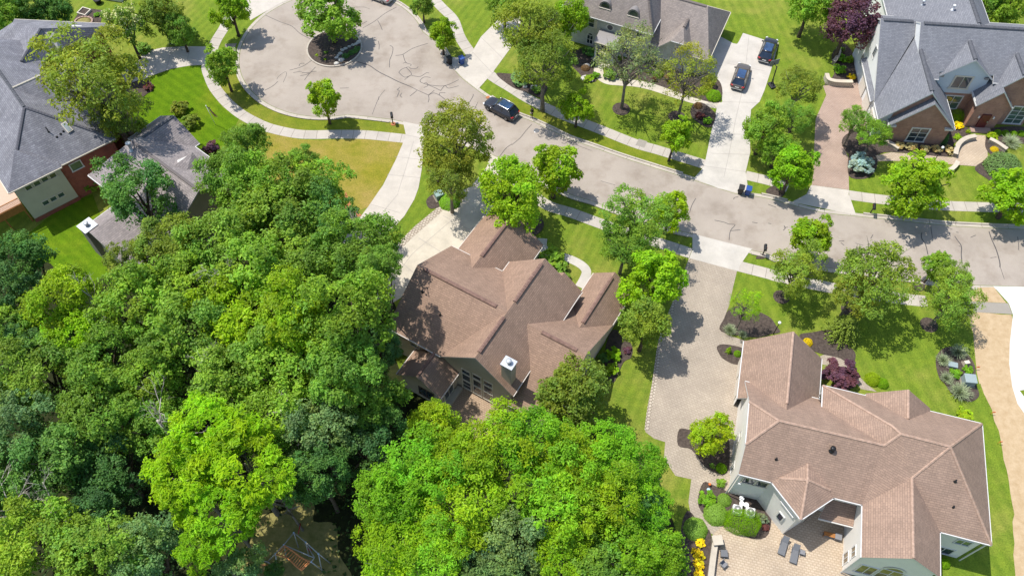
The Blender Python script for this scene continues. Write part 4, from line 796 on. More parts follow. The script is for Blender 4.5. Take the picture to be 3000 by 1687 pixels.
# back wing, turned about 43 degrees to the main roof
q_ = lambda *l: [fr(Lz(*p)) for p in l]
cr0, cr1 = (285, 58, 8.5), (150, 288, 8.5)
cg = [q_(cr0, cr1, (345, 342, 6.0), (420, 236, 5.9)), q_(cr0, cr1, (85, 330, 7.0)), q_(cr0, (85, 330, 7.0), (-40, 365, 6.2), (-40, 200, 6.0)), q_(cr0, (-40, 200, 6.0), (-40, 100, 6.0), (90, 14, 7.6)), q_(cr1, (85, 330, 7.0), (120, 360, 6.4), (345, 342, 6.0))]
bw = [q_(cr0, (420, 236, 5.9), (470, 203, 5.8), (370, 56, 8.3)), q_((370, 56, 8.3), (730, 47, 8.3), (690, 137, 5.6), (520, 168, 5.6), (470, 203, 5.8)), q_(cr0, (370, 56, 8.3), (730, 47, 8.3), (745, 22, 6.0), (100, -8, 6.0), (90, 14, 7.6))]
h.roof(bw, M['shL'], M['trimc']); h.roof(cg, M['shL'], M['trimc'])
h.ridge(cg[0][0], cg[0][1], M['ridgeG'], .16, .04)
rw = [[(1.27, 88.05, 10.05), (9.5, 88.05, 10.05), (9.5, 82.0, 6.0), (1.27, 82.0, 6.0)], [(1.27, 88.05, 10.05), (9.5, 88.05, 10.05), (9.5, 94.0, 6.0), (1.27, 94.0, 6.0)]]
h.roof(rw, M['shL'], M['trimc']); h.ridge(rw[0][0], rw[0][1], M['trimc'], .12, .03)
h.walls([(7.2, 82.3), (9.2, 82.3), (9.2, 93.7), (7.2, 93.7)], M['brickR'], faces=rw, closed=False)
fp = lambda x, y: fr(Lz(x, y, 5.0))[:2]
h.walls([(-4.5, 98.7), (-4.5, 78.6), (.7, 78.6)], M['wallC'], faces=main, zb=.55, closed=False); h.walls([(-4.55, 80), (-4.55, 78.55), (.75, 78.55)], M['brickR'], faces=[], default=.55, closed=False)
h.walls([(.7, 78.75), (7.05, 78.75), (7.05, 98.7)], M['brickR'], faces=main, closed=False)
a, b = fp(690, 138), fp(728, 70); h.walls([(a[0]-3, a[1]+1.2), (a[0]-.2, a[1]+.1), (b[0]-.2, b[1]+.1), (b[0]-2, b[1]+3)], M['brickR'], faces=bw, closed=False, default=5)
for a, b in ((RT, (1.27, 98, rz_)), ((-4.7, 78.35, 6.1), (1.2, 84.2, 10.05)), ((7.3, 78.35, 6.1), (1.35, 84.2, 10.05))): h.ridge(a, b, M['ridgeG' if b[2] > 10.06 else 'shL'], .18, .03)
for q in ((-3.35, 4.7), (-2.4, 4.7), (-1.5, 4.75), (-.6, 4.7)): h.window('front', 78.6, q[0], q[0]+.62, q[1], q[1]+.55, 'trimc', mull=0)
for q in (-2.85, -1.95, -1.05): h.window('front', 78.6, q, q+.62, 1.7, 2.25, 'trimc', 'glassg', mull=0)
h.window('front', 78.75, 1.75, 2.9, 4.1, 5.1, 'trim', 'glassg', mull=0, fw=.12)
zf = lambda u, v: max([z for z in (plane_z(f, u, v) for f in main) if z is not None] or [6])
q = (3.75, 81.0); bm = B(); nrm = Vector((0, -.55, .83)); p = h.w(q[0], q[1], zf(*q)+.12)
Mx = Matrix.Translation(p) @ Matrix.Rotation(h.ang, 4, 'Z') @ Matrix.Rotation(.6, 4, 'X') @ Matrix.Rotation(.12, 4, 'Z')
bmesh.ops.create_cube(bm, size=1, matrix=Mx @ Matrix.Diagonal((.62, 1.2, .16, 1))); so = obj('skylight', bm, M['trimc'], h.root); bm = B(); bmesh.ops.create_cube(bm, size=1, matrix=Mx @ Matrix.Translation((0, 0, .07)) @ Matrix.Diagonal((.46, 1.02, .08, 1))); obj('pane', bm, M['skyl'], so)
h.pipe(1.9, 81.4, zf(1.9, 81.4), .75, .06); h.pipe(-1.5, 88.2, zf(-1.5, 88.2), 1.0, .09, 'vent_pipe', 'dark', True)
for q in ((2.3, 80.7), (2.8, 80.8), (3.2, 80.9)): h.pipe(q[0], q[1], zf(*q), .1, .07, 'roof_vent')
bm = B(); d0 = h.w(-7.0, 81.5, 0)                  # balcony deck on the left side
dk = h.box('deck', -9.5, -4.62, 78.9, 84.5, 3.0, 3.2, M['pink']); h.box('deck_skirt', -9.5, -4.62, 78.75, 78.88, 2.2, 3.15, M['wood2'], dk)
bm = B()
for k_ in range(40):
    u = -9.4 + k_*.122; p = h.w(u, 78.82, 3.65); addbox(bm, p.x, p.y, p.z, .04, .04, .9, h.ang)
p = h.w(-7.05, 78.82, 4.12); addbox(bm, p.x, p.y, p.z, 4.9, .1, .06, h.ang); p = h.w(-7.05, 78.82, 3.25); addbox(bm, p.x, p.y, p.z, 4.9, .08, .06, h.ang); obj('railing', bm, M['wood2'], dk)
for u in (-9.3, -7, -4.8):
    p = h.w(u, 79.0, 1.5); bm = B(); addbox(bm, p.x, p.y, p.z, .14, .14, 3.0, h.ang); obj('post', bm, M['wood2'], dk)
# ---------------------------------------------------------------- drab grey house half hidden by the trees
h = House('tree_hidden_house', 'drab grey roofed house half hidden under the tall trees', 52.5, 23, 66)
main = [[(18.5, 73.6, 5.3), (23.6, 70.7, 8.5), (23.6, 59.5, 8.5), (18.5, 59.5, 5.3)], [(18.5, 73.6, 5.3), (23.6, 70.7, 8.5), (25.0, 71.15, 7.6), (27.2, 72.5, 5.3)], [(23.6, 70.7, 8.5), (23.6, 59.5, 8.5), (28.6, 59.5, 5.3), (28.6, 67.9, 5.4), (25.0, 71.1, 7.55)]]
h.roof(main, M['shD'], M['trim'])
aw = [[(24.6, 71.12, 7.56), (29.35, 71.12, 7.56), (29.3, 67.7, 5.4), (28.0, 67.7, 5.4), (24.9, 71.0, 7.56)], [(24.6, 71.12, 7.56), (29.35, 71.12, 7.56), (29.3, 74.5, 5.4), (24.6, 74.5, 5.4)]]
h.roof(aw, M['shD'], M['trim'])
lo = [[(13.9, 67.2, 4.8), (18.9, 67.2, 4.8), (18.9, 69.2, 3.9), (13.9, 69.2, 3.9)], [(13.9, 67.2, 4.8), (18.9, 67.2, 4.8), (18.9, 61.2, 2.9), (13.9, 61.2, 2.9)]]
h.roof(lo, M['shD'], M['trim'])
dm = [[(24.2, 64.6, 8.1), (26.8, 64.6, 8.1), (26.8, 65.8, 6.9), (24.8, 65.8, 7.6)], [(24.2, 64.6, 8.1), (26.8, 64.6, 8.1), (26.8, 63.4, 6.9), (24.8, 63.4, 7.6)]]
h.roof(dm, M['shD'], M['trim'])
h.walls([(18.85, 59.8), (18.85, 73.0), (27, 73.0)], M['wallT'], faces=main, closed=False, default=5.2); h.walls([(27.5, 59.8), (28.3, 59.8), (28.3, 67.6)], M['brickS'], faces=main, closed=False, default=5.2)
h.walls([(18.85, 59.8), (28.3, 59.8)], M['wallT'], faces=main, closed=False); h.walls([(28.3, 68.0), (29.0, 68.0), (29.0, 74.2), (25, 74.2)], M['brickS'], faces=aw, closed=False)
h.walls([(18.8, 68.9), (14.2, 68.9), (14.2, 61.5), (18.8, 61.5)], M['stone'], faces=lo, closed=False)
h.chimney(13.6, 15.0, 67.6, 69.0, 0, 4.7, M['stone'], 'metal', .1)
h.ridge((23.6, 70.5, 8.5), (23.6, 60, 8.5), M['shD'], .18, .03); h.ridge((25, 71.12, 7.56), (29.2, 71.12, 7.56), M['ridgeG'], .2, .05)
h.pipe(22.9, 70.0, 8.05, 1.0, .16, 'flue_pipe', 'metal', True); h.pipe(21, 60.8, 6.9, .3)
h.window('left', 18.85, 69.5, 70.8, 3.2, 4.4, 'trim'); h.window('left', 14.2, 63.5, 65, .8, 2.0, 'trim')
# ================================================================== TREES AND PLANTS
def rsph(r):
    while True:
        v = Vector((r.uniform(-1, 1), r.uniform(-1, 1), r.uniform(-1, 1)))
        if .02 < v.length_squared < 1: return v.normalized()
def leaf_mesh(name, quads, m):
    """quads: list of (centre, normal, along, length, width, tint rgb)"""
    V, F, Cc = [], [], []
    for c, n, d, l, w, t in quads:
        d = (d - n*d.dot(n)); d = d.normalized() if d.length > 1e-4 else n.orthogonal().normalized()
        s = n.cross(d); i = len(V)
        V += [c - d*l*.5, c + s*w*.5 + n*w*.12, c + d*l*.5 - n*l*.12, c - s*w*.5 + n*w*.12]
        F.append((i, i+1, i+2, i+3)); Cc += [t[0], t[1], t[2], 1]*4
    me = bpy.data.meshes.new(name); me.from_pydata([tuple(v) for v in V], [], F)
    a = me.attributes.new('tint', 'FLOAT_COLOR', 'POINT'); a.data.foreach_set('color', Cc)
    me.materials.append(m); return me
def crown(seed, lobes=18, sub=8, leaves=34, leaf=.085, zc=.62, flat=.8, low=-.45, lump=1.0, dens=1.0, asp=.62, vary=.22, blossom=0, up=.6, mt='leaf', droop=0.0, fill=0.15, taper=0.0, irr=.16):
    r = random.Random(seed); Q = []
    ga = math.pi*(3-5**.5)
    p1, p2, p3 = (r.uniform(0, 6.28) for _ in range(3))
    for i in range(lobes):
        z = 1 - (1-low)*(i+.5)/lobes; a = i*ga + r.uniform(-.5, .5); q = math.sqrt(max(0, 1-z*z))
        dr = Vector((q*math.cos(a), q*math.sin(a), z)); dr = (dr + rsph(r)*.22).normalized()
        aa = math.atan2(dr.y, dr.x); dist = r.uniform(.46, .78)*lump*(1 + irr*(math.sin(2*aa+p1)*.6 + math.sin(3*aa+p2)*.5 + math.sin(3*dr.z*2+p3)*.5)); lr = r.uniform(.22, .42)
        if r.random() < fill: dist *= .55
        lc = dr*dist; tl = r.uniform(1-vary, 1+vary); hl = r.uniform(-.12, .12)
        for j in range(sub):
            v = (dr*.75 + rsph(r) + Vector((0, 0, .35))).normalized()
            cc = lc + Vector((v.x, v.y, v.z*flat))*lr*r.uniform(.6, 1.05); cr = r.uniform(.09, .17); tc = tl*r.uniform(.85, 1.15)
            for k in range(int(leaves*dens*r.uniform(.6, 1.3))):
                w = (rsph(r) + Vector((0, 0, .45)) + dr*.3).normalized()
                p = cc + Vector((w.x, w.y, w.z*flat))*cr*r.uniform(.5, 1.12)
                n = (w + Vector((0, 0, up)) + rsph(r)*.65).normalized(); t = tc*r.uniform(.78, 1.22); hh = hl + r.uniform(-.1, .1)
                col = (t*(1+hh*.9), t, t*(1-hh*1.5))
                if blossom and p.z > -.15 and r.random() < blossom*(1 if j % 3 == 0 else .15): col = (3.3, 2.0, 9); n = (n+Vector((0, 0, .6))).normalized()
                l = leaf*r.uniform(.5, 1.6); d = (rsph(r) + w*.5 + Vector((0, 0, -droop))).normalized()
                p = p*.86; s = 1 - taper*max(0, p.z)
                Q.append((Vector((p.x*s, p.y*s, p.z)), n, d, l, l*asp, col))
    return leaf_mesh('crown', Q, M[mt])
def trunk_mesh(seed, zc=.62, rad=.055, limbs=9, m='bark', zb=-.02, spread=.55, fine=0, bare=False, lean=0.0):
    r = random.Random(seed); bm = B()
    tube(bm, [(0, 0, zb), (r.uniform(-.02, .02), r.uniform(-.02, .02), zc*.3), (r.uniform(-.05, .05), r.uniform(-.05, .05), zc*.75), (r.uniform(-.06, .06), r.uniform(-.06, .06), zc+.22*(1-zc))], [rad*1.35, rad, rad*.8, rad*.3], 8)
    for i in range(limbs):
        a = i*2.4 + r.uniform(-.4, .4); z0 = zc*r.uniform(.38, .85); q = spread*r.uniform(.7, 1.2); z1 = zc + (1-zc)*r.uniform(-.35, .55)
        p = [Vector((0, 0, z0)), Vector((q*.45*math.cos(a), q*.45*math.sin(a), z0+(z1-z0)*.55)), Vector((q*math.cos(a+.2), q*math.sin(a+.2), z1))]
        tube(bm, p, [rad*.55, rad*.36, rad*.12], 6)
        for j in range(fine):
            t = r.uniform(.35, 1); s = p[0].lerp(p[1], t*2) if t < .5 else p[1].lerp(p[2], t*2-1)
            e = s + Vector((r.uniform(-.3, .3), r.uniform(-.3, .3), r.uniform(-.02, .16)))
            tube(bm, [s, (s+e)/2 + rsph(r)*.03, e], [rad*.18, rad*.12, rad*.05], 4)
    me = bpy.data.meshes.new('trunk'); bm.to_mesh(me); bm.free(); me.materials.append(M[m]); return me
def conifer(seed, layers=9, arms=11, zc0=.12, droop=.12, leaf=.11, narrow=1.0):
    r = random.Random(seed); Q = []
    for i in range(layers):
        z = zc0 + (1-zc0)*i/layers; q = (1 - i/layers)**.8*narrow
        for j in range(arms):
            a = 6.283*j/arms + i*.6 + r.uniform(-.25, .25); L = q*r.uniform(.75, 1.08); tl = r.uniform(.8, 1.2)
            for k in range(9):
                t = (k+.6)/9.5; c = Vector((L*t*math.cos(a), L*t*math.sin(a), z + .06*t - droop*t*t*q + r.uniform(-.01, .02)))
                for s in range(4):
                    n = (Vector((0, 0, 1)) + rsph(r)*.5).normalized(); d = Vector((math.cos(a + r.uniform(-1, 1)), math.sin(a + r.uniform(-1, 1)), -.15)); tt = tl*r.uniform(.75, 1.25)
                    Q.append((c + rsph(r)*.045, n, d, leaf*r.uniform(.7, 1.3), leaf*.42, (tt, tt, tt)))
    return leaf_mesh('crown', Q, M['needle'])
def tuft(seed, n=420, m='needle'):
    r = random.Random(seed); Q = []
    for i in range(n):
        a = r.uniform(0, 6.283); lean = r.uniform(.1, 1.0); L = r.uniform(.7, 1.1); tt = r.uniform(.7, 1.3); prev = Vector((math.cos(a)*.12*lean, math.sin(a)*.12*lean, 0))
        for k in range(3):
            t = (k+1)/3; nx = Vector((math.cos(a)*lean*L*t, math.sin(a)*lean*L*t, L*(t*1.25 - .55*lean*t*t)*.85)); d = nx-prev
            nn = d.cross(Vector((-math.sin(a), math.cos(a), 0))).normalized(); nn = nn if nn.z > 0 else -nn
            Q.append(((prev+nx)/2, nn, d, d.length*1.15, .045*(1.2-.3*k), (tt, tt, tt))); prev = nx
    return leaf_mesh('foliage', Q, M[m])
def clipped(seed, n=3000, leaf=.1, sq=0.0, asp=.6, mt='leaf'):
    """dense clipped shrub: leaves on a full rounded body, bottom on the ground"""
    r = random.Random(seed); Q = []
    for i in range(n):
        w = rsph(r); w.z = abs(w.z)*1.0 - .08
        p = Vector((w.x, w.y, w.z)); 
        if sq: m_ = max(abs(p.x), abs(p.y), abs(p.z)); p = p.lerp(p/m_, sq)
        f = r.uniform(.86, 1.0)*(1 + .05*math.sin(5*w.x+seed)*math.cos(6*w.y)); t = r.uniform(.75, 1.25)
        Q.append((Vector((p.x*f, p.y*f, max(0, p.z*f))), (w + rsph(r)*.55 + Vector((0, 0, .3))).normalized(), rsph(r), leaf*r.uniform(.7, 1.3), leaf*asp, (t, t, t)))
    return leaf_mesh('foliage', Q, M[mt])

CRW = {'wood': [crown(s, 30, 14, 30, .05, .62, .85, -.45, 1.0, vary=.26, irr=.3, asp=.66) for s in (1, 2, 3, 4, 5, 6)],
       'locust': [crown(s, 26, 12, 24, .08, .64, .55, -.4, 1.04, 1, .36, .14, up=1.0, droop=.5) for s in (11, 12, 13)],
       'fine': [crown(s, 28, 14, 26, .052, .6, .68, -.55, .97, 1, .45, .16, up=.8, droop=.4, fill=.25) for s in (21, 22, 23)],
       'street': [crown(s, 26, 13, 28, .066, .54, .95, -.9, .93, 1, .66, .16, taper=.18, fill=.3) for s in (31, 32, 33)],
       'dense': [crown(s, 32, 13, 26, .058, .53, .92, -.9, .94, 1, .62, .12, fill=.35) for s in (41, 42)],
       'airy': [crown(s, 26, 10, 20, .042, .66, .8, -.5, 1.0, 1, .5, .22) for s in (51, 52)],
       'bloom': [crown(61, 24, 10, 24, .075, .6, .85, -.6, blossom=.55)],
       'bush': [crown(s, 16, 9, 22, .125, .48, .9, -.8, .82, 1, .62, .18, fill=.3) for s in (71, 72, 73)]}
TRK = {'wood': [trunk_mesh(1), trunk_mesh(2)], 'locust': [trunk_mesh(3, .64, .045, 11, 'barkg', fine=2)], 'fine': [trunk_mesh(4, .6, .05, 10, 'barkg', fine=2)], 'street': [trunk_mesh(5, .54, .055, 8)],
       'dense': [trunk_mesh(6, .53, .055, 8)], 'airy': [trunk_mesh(7, .66, .034, 12, 'barkg', fine=9, spread=.72)], 'bloom': [trunk_mesh(8, .6)], 'bush': [trunk_mesh(9, .48, .05, 6, fine=1, zb=0)]}
ZC = dict(wood=.62, locust=.64, fine=.6, street=.54, dense=.53, airy=.66, bloom=.6, bush=.48)
NAME = dict(wood='woodland_tree', locust='locust_tree', fine='honey_locust_tree', street='street_tree', dense='dense_tree', airy='airy_tree', bloom='flowering_tree', bush='shrub')
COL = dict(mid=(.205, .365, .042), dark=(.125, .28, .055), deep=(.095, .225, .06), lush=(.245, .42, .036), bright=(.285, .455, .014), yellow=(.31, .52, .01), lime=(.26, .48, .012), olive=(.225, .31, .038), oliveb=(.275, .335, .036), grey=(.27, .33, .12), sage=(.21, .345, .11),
           purple=(.17, .07, .1), maroon=(.2, .07, .06), gold=(.85, .7, .012), chart=(.33, .46, .012), moss=(.25, .37, .04), blueg=(.36, .48, .46), bronze=(.32, .2, .09), rose=(.6, .5, .22), clip=(.24, .46, .008), silver=(.3, .36, .2), fresh=(.205, .43, .018))
def depth(p): return p.y*math.cos(TILT) + (CAM_H - p.z)*math.sin(TILT)
cnt = {}
def pick(lst, key):
    cnt[key] = cnt.get(key, -1) + 1; return lst[cnt[key] % len(lst)]
def tree(kind, cx, cy, rx, h, col, label, cat='tree', group=None, base=None):
    zc = ZC[kind]; p = D(cx, cy, zc*h); r = rx*1.1646*depth(p)/FOC*(1.19 if kind == 'wood' else 1.08 if kind == 'locust' else 1.3 if kind == 'street' else 1.22)
    if kind not in ('wood', 'locust'): h = max(h, 2.1*r/(1-zc)*.55)
    rv = min(h*(1-zc)*1.05, r*1.08)
    p = D(cx, cy, h-rv)
    if base is not None:                          # trunk foot known: the crown's height follows from it
        zb = min((i*.1 for i in range(8, 120)), key=lambda z: (D(cx, cy, z)-base).to_2d().length); h = zb + rv; p = base; rv = min(rv, zb*.92)
    o = empty(NAME[kind], (p.x, p.y, 0), label, cat, group, rnd.uniform(0, 6.28)); rk = rnd.uniform(.94, 1.07)
    c = COL[col]; f = rnd.uniform(.9, 1.1)
    for nm, me in (('trunk', pick(TRK[kind], 't'+kind)), ('crown', pick(CRW[kind], 'c'+kind))):
        q = bpy.data.objects.new(nm if kind != 'bush' else {'trunk': 'stems', 'crown': 'foliage'}[nm], me); C.objects.link(q); q.parent = o; q.scale = (r, r*rk, h)
        if nm == 'crown':
            q.location = (0, 0, (zb if base is not None else h-rv)); q.scale = (r, r*rk, rv); q.rotation_euler = (rnd.uniform(-.12, .12), rnd.uniform(-.12, .12), 0) if kind != 'wood' else (0, 0, 0)
        if nm == 'crown': q.color = (c[0]*f*rnd.uniform(.93, 1.07), c[1]*f, c[2]*f, 1)
    return o

WG = 'trees of the woodland'
tree('wood', 348, 492, 90, 14, 'dark', 'dark oak leaning over the drab grey roof, its trunk showing', 'tree', WG)
tree('wood', 622, 368, 62, 11, 'mid', 'mid green tree between the drab grey roof and the pavement around the bulb', 'tree', WG)
tree('wood', 582, 445, 76, 14, 'mid', 'mid green tree just right of the drab grey roof', 'tree', WG)
tree('wood', 645, 480, 92, 15, 'lush', 'tall mid green tree between the drab grey roof and the dry lawn', 'tree', WG)
tree('wood', 800, 482, 82, 13, 'lush', 'light green tree at the edge of the dry yellowed lawn', 'tree', WG)
tree('wood', 765, 408, 38, 12, 'mid', 'small crown poking up in front of the dry yellowed lawn', 'tree', WG)
tree('wood', 720, 560, 120, 16, 'mid', 'tall dense tree left of the long concrete driveway', 'tree', WG)
tree('wood', 830, 560, 80, 14, 'dark', 'dark green tree right beside the long concrete driveway', 'tree', WG)
tree('wood', 905, 625, 98, 17, 'mid', 'tree with bare lower trunk at the foot of the cream driveway', 'tree', WG)
tree('wood', 952, 672, 56, 17, 'mid', 'dark leaved right side crown of the wood, shading the brown roof', 'tree', WG)
tree('wood', 30, 830, 75, 12, 'mid', 'crown at the left edge below the lime tree', 'tree', WG)
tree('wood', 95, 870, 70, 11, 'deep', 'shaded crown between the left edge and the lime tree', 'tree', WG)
tree('wood', 432, 622, 82, 14, 'olive', 'olive green tree below the drab grey roof with dead twigs', 'tree', WG)
tree('wood', 338, 650, 50, 12, 'olive', 'olive green tree beside the stone chimney wall', 'tree', WG)
tree('wood', 560, 620, 100, 15, 'mid', 'broad mid green tree in the woods below the drab roof', 'tree', WG)
tree('wood', 650, 690, 110, 16, 'lush', 'broad light green tree in the heart of the woods', 'tree', WG)
tree('wood', 770, 680, 95, 15, 'mid', 'mid green tree in the woods near the brown-roofed house', 'tree', WG)
tree('wood', 158, 755, 84, 15, 'bright', 'bright yellow green tree at the bottom of the left lawn', 'tree', WG)
tree('wood', 190, 840, 70, 13, 'lime', 'lime green tree below the left lawn, lower of the bright pair', 'tree', WG)
tree('wood', 50, 650, 74, 14, 'dark', 'dark green tree beside the cedar deck railing', 'tree', WG)
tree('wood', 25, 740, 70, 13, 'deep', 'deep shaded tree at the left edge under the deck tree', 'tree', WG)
tree('wood', 345, 770, 105, 15, 'lush', 'light green tree right of the bright tree below the lawn', 'tree', WG)
tree('wood', 470, 730, 95, 15, 'lush', 'mid green wood tree with a bare grey branch at its side', 'tree', WG)
tree('wood', 480, 850, 110, 15, 'mid', 'round mid green crown in the middle of the woods', 'tree', WG)
tree('wood', 620, 810, 110, 15, 'bright', 'sunlit yellow green crown left of the brown-roofed house', 'tree', WG)
tree('wood', 740, 800, 95, 18, 'bright', 'sunlit fresh green crown in the middle woods', 'tree', WG)
tree('wood', 872, 795, 115, 20, 'lush', 'big sunlit crown beside the shaded brown roof', 'tree', WG)
tree('wood', 720, 930, 120, 15, 'lush', 'broad bright crown with a dead grey branch in the lower woods', 'tree', WG)
tree('wood', 860, 930, 98, 17, 'mid', 'mid green crown left of the small sunroom', 'tree', WG)
tree('wood', 580, 960, 95, 14, 'mid', 'mid green crown just above the yellow locust', 'tree', WG)
tree('wood', 110, 950, 105, 14, 'mid', 'mid green crown near the left edge of the woods', 'tree', WG)
tree('wood', 260, 930, 95, 13, 'mid', 'mid green crown below the lime tree', 'tree', WG)
tree('wood', 250, 1040, 110, 14, 'mid', 'wide crown in the left woods above the deep shade', 'tree', WG)
tree('wood', 380, 960, 90, 13, 'lush', 'light crown between the lime tree and the yellow locust', 'tree', WG)
tree('wood', 40, 1060, 95, 14, 'sage', 'grey green crown at the left edge of the woods', 'tree', WG)
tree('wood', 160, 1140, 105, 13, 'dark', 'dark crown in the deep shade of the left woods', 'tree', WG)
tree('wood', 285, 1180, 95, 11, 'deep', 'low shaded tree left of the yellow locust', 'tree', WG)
tree('wood', 400, 1070, 90, 12, 'mid', 'tree with silvery dead twigs at the shoulder of the yellow locust', 'tree', WG)
tree('wood', 700, 1060, 105, 14, 'lush', 'pale sunlit crown right of the yellow locust', 'tree', WG)
tree('wood', 800, 1090, 100, 14, 'sage', 'grey green sunlit crown above the shaded clearing', 'tree', WG)
tree('wood', 800, 1190, 75, 13, 'dark', 'dark tree standing over the climbing frame clearing', 'tree', WG)
tree('wood', 55, 1220, 100, 12, 'dark', 'dark crown at the left edge above the dead brushwood', 'tree', WG)
tree('wood', 100, 1370, 115, 14, 'lush', 'sunlit crown in the bottom left corner', 'tree', WG)
tree('wood', 240, 1395, 110, 14, 'mid', 'sunlit crown along the bottom edge, second from the corner', 'tree', WG)
tree('wood', 365, 1390, 90, 13, 'sage', 'pale green crown at the bottom edge beside the yellow locust', 'tree', WG)
tree('wood', 250, 1290, 75, 10, 'deep', 'dark low crown behind the pale bottom edge crowns', 'tree', WG)
tree('wood', 955, 880, 55, 10, 'deep', 'dark shaded tree tucked against the brown-roofed house wall', 'tree', WG)
tree('wood', 930, 1000, 85, 13, 'mid', 'mid green crown left of the paved patio', 'tree', WG)
tree('wood', 910, 1120, 75, 11, 'deep', 'dark gap tree between the sunlit woods and the fresh locusts', 'tree', WG)
tree('wood', 950, 1060, 60, 10, 'dark', 'dark crown in the shade just left of the patio', 'tree', WG)
tree('wood', 1085, 1065, 62, 9, 'bright', 'small fresh tree with pale leaf tips beside the brown patio', 'tree', WG)
tree('wood', 690, 1438, 26, 4, 'dark', 'small dark tree at the bottom edge beside the climbing frame', 'tree', WG)
tree('wood', 600, 1440, 60, 10, 'sage', 'pale crown at the bottom edge left of the climbing frame', 'tree', WG)
tree('locust', 525, 1090, 100, 17, 'yellow', 'vivid yellow green locust, topmost of the yellow crowns', 'tree', 'yellow locust crowns')
tree('locust', 470, 1200, 105, 16, 'yellow', 'vivid yellow green locust crown over the dark left woods', 'tree', 'yellow locust crowns')
tree('locust', 610, 1170, 125, 17, 'yellow', 'broadest vivid yellow green locust crown with a pale bare branch', 'tree', 'yellow locust crowns')
tree('locust', 560, 1300, 92, 15, 'lime', 'vivid locust crown above and left of the climbing frame', 'tree', 'yellow locust crowns')
tree('locust', 510, 1370, 70, 13, 'lime', 'lowest vivid locust crown near the bottom edge', 'tree', 'yellow locust crowns')
tree('locust', 680, 1212, 66, 15, 'lime', 'vivid locust crown hanging over the dark clearing', 'tree', 'yellow locust crowns')
LG = 'fresh green locusts at the bottom'
for a in ((1065, 1190, 105, 16, 'fresh', 'fresh green locust below the brown patio'), (985, 1260, 95, 15, 'fresh', 'fresh green locust beside the dark gap right of the clearing'), (1160, 1160, 90, 16, 'bright', 'light locust just under the patio'),
          (1250, 1130, 100, 16, 'bright', 'light locust at the lower corner of the brown-roofed house'), (1180, 1270, 110, 16, 'bright', 'broad fresh locust in the middle of the bottom grove'), (1000, 1370, 110, 15, 'lime', 'broad fresh locust right of the climbing frame'),
          (1100, 1400, 85, 15, 'fresh', 'fresh locust at the bottom edge, right of the broad one by the climbing frame'), (1345, 1120, 105, 16, 'fresh', 'fresh locust in front of the dark olive tree'), (1430, 1160, 95, 15, 'bright', 'light locust crown halfway to the paver driveway'),
          (1400, 1260, 115, 16, 'fresh', 'fresh locust with a pale trunk showing through'), (1520, 1150, 90, 14, 'fresh', 'fresh locust near the striped side lawn'), (1600, 1180, 80, 13, 'fresh', 'fresh locust nearest the paver driveway'), (1500, 1260, 100, 15, 'bright', 'light locust left of the yellowed side lawn'),
          (1620, 1270, 65, 12, 'fresh', 'fresh locust hanging over the yellowed side lawn'), (1420, 1390, 85, 14, 'lime', 'light locust at the bottom edge with yellow leaves')):
    tree('fine', *a, group=LG)
tree('wood', 1285, 1370, 95, 14, 'sage', 'grey green broadleaf tree among the bottom locusts', 'tree', WG)
tree('wood', 1230, 1440, 80, 13, 'sage', 'grey green crown cut by the bottom edge', 'tree', WG)
tree('wood', 1560, 1370, 100, 13, 'fresh', 'clumped mid green tree at the bottom edge by the mulch bed', 'tree', WG)
tree('wood', 1660, 1410, 70, 12, 'fresh', 'clumped green tree beside the yellow shrubs', 'tree', WG)
tree('wood', 1590, 1300, 85, 11, 'dark', 'dark shaded crown between the locusts and the clumped tree', 'tree', WG)
tree('wood', 1500, 1440, 80, 13, 'mid', 'clumped crown on the bottom edge left of the mulch bed', 'tree', WG)
tree('dense', 1438, 992, 100, 10, 'olive', 'dark olive dense tree against the brown roof corner')
# gardens and street
tree('fine', 235, 205, 122, 13, 'oliveb', 'big olive tree spreading over the weathered grey hip roof')
tree('fine', 300, 290, 70, 9, 'olive', 'lower olive crown between the grey hip roof and the small gable')
tree('dense', 340, 330, 38, 4, 'mid', 'round green tree in the shade behind the drab grey gable')
tree('bloom', 312, 62, 48, 6, 'mid', 'flowering tree covered with cream blossoms at the left driveway')
tree('dense', 400, 35, 55, 8, 'olive', 'dark green tree behind the cream flowering tree')
tree('dense', 450, 75, 42, 6, 'mid', 'round green tree at the edge of the left driveway shade')
tree('dense', 25, 30, 55, 8, 'mid', 'green tree in the top left corner')
tree('dense', 85, 12, 45, 8, 'dark', 'dark green tree on the top edge behind the grey hip roof')
tree('dense', 145, 28, 45, 7, 'dark', 'dark green tree between the grey hip roof and the garden plot')
SG = 'street trees along the pavement'
tree('street', 568, 160, 43, 6.6, 'lush', 'street tree at the left drive mouth, casting shade on the turning circle', group=SG, base=T(0, 0, 1750, 690))
tree('street', 578, 22, 46, 6.6, 'bright', 'street tree on the top left rim of the turning circle', group=SG)
tree('street', 824, 240, 43, 6.8, 'bright', 'tall oval street tree on the verge below the turning circle', group=SG, base=T(1, 0, 560, 935))
tree('street', 826, 40, 68, 8.5, 'lush', 'large tree on the round mulch island', base=Zr(850, 50, 8.523)(1110, 660))
tree('street', 1112, 85, 36, 5.6, 'bright', 'small bright tree between the turning circle and the pavement', group=SG)
tree('street', 1062, 8, 30, 5.5, 'mid', 'street tree on the top right rim of the turning circle', group=SG)
tree('fine', 1145, 345, 92, 11, 'oliveb', 'large fine-leaved tree with upright crown between the two driveways')
tree('fine', 1130, 440, 66, 6, 'olive', 'lower crown at the foot of the large tree by the utility box')
tree('fine', 1330, 60, 85, 11, 'oliveb', 'large olive tree left of the grey brick house')
tree('fine', 1372, 150, 78, 10, 'olive', 'broad olive tree in front of the large olive one by the house corner')
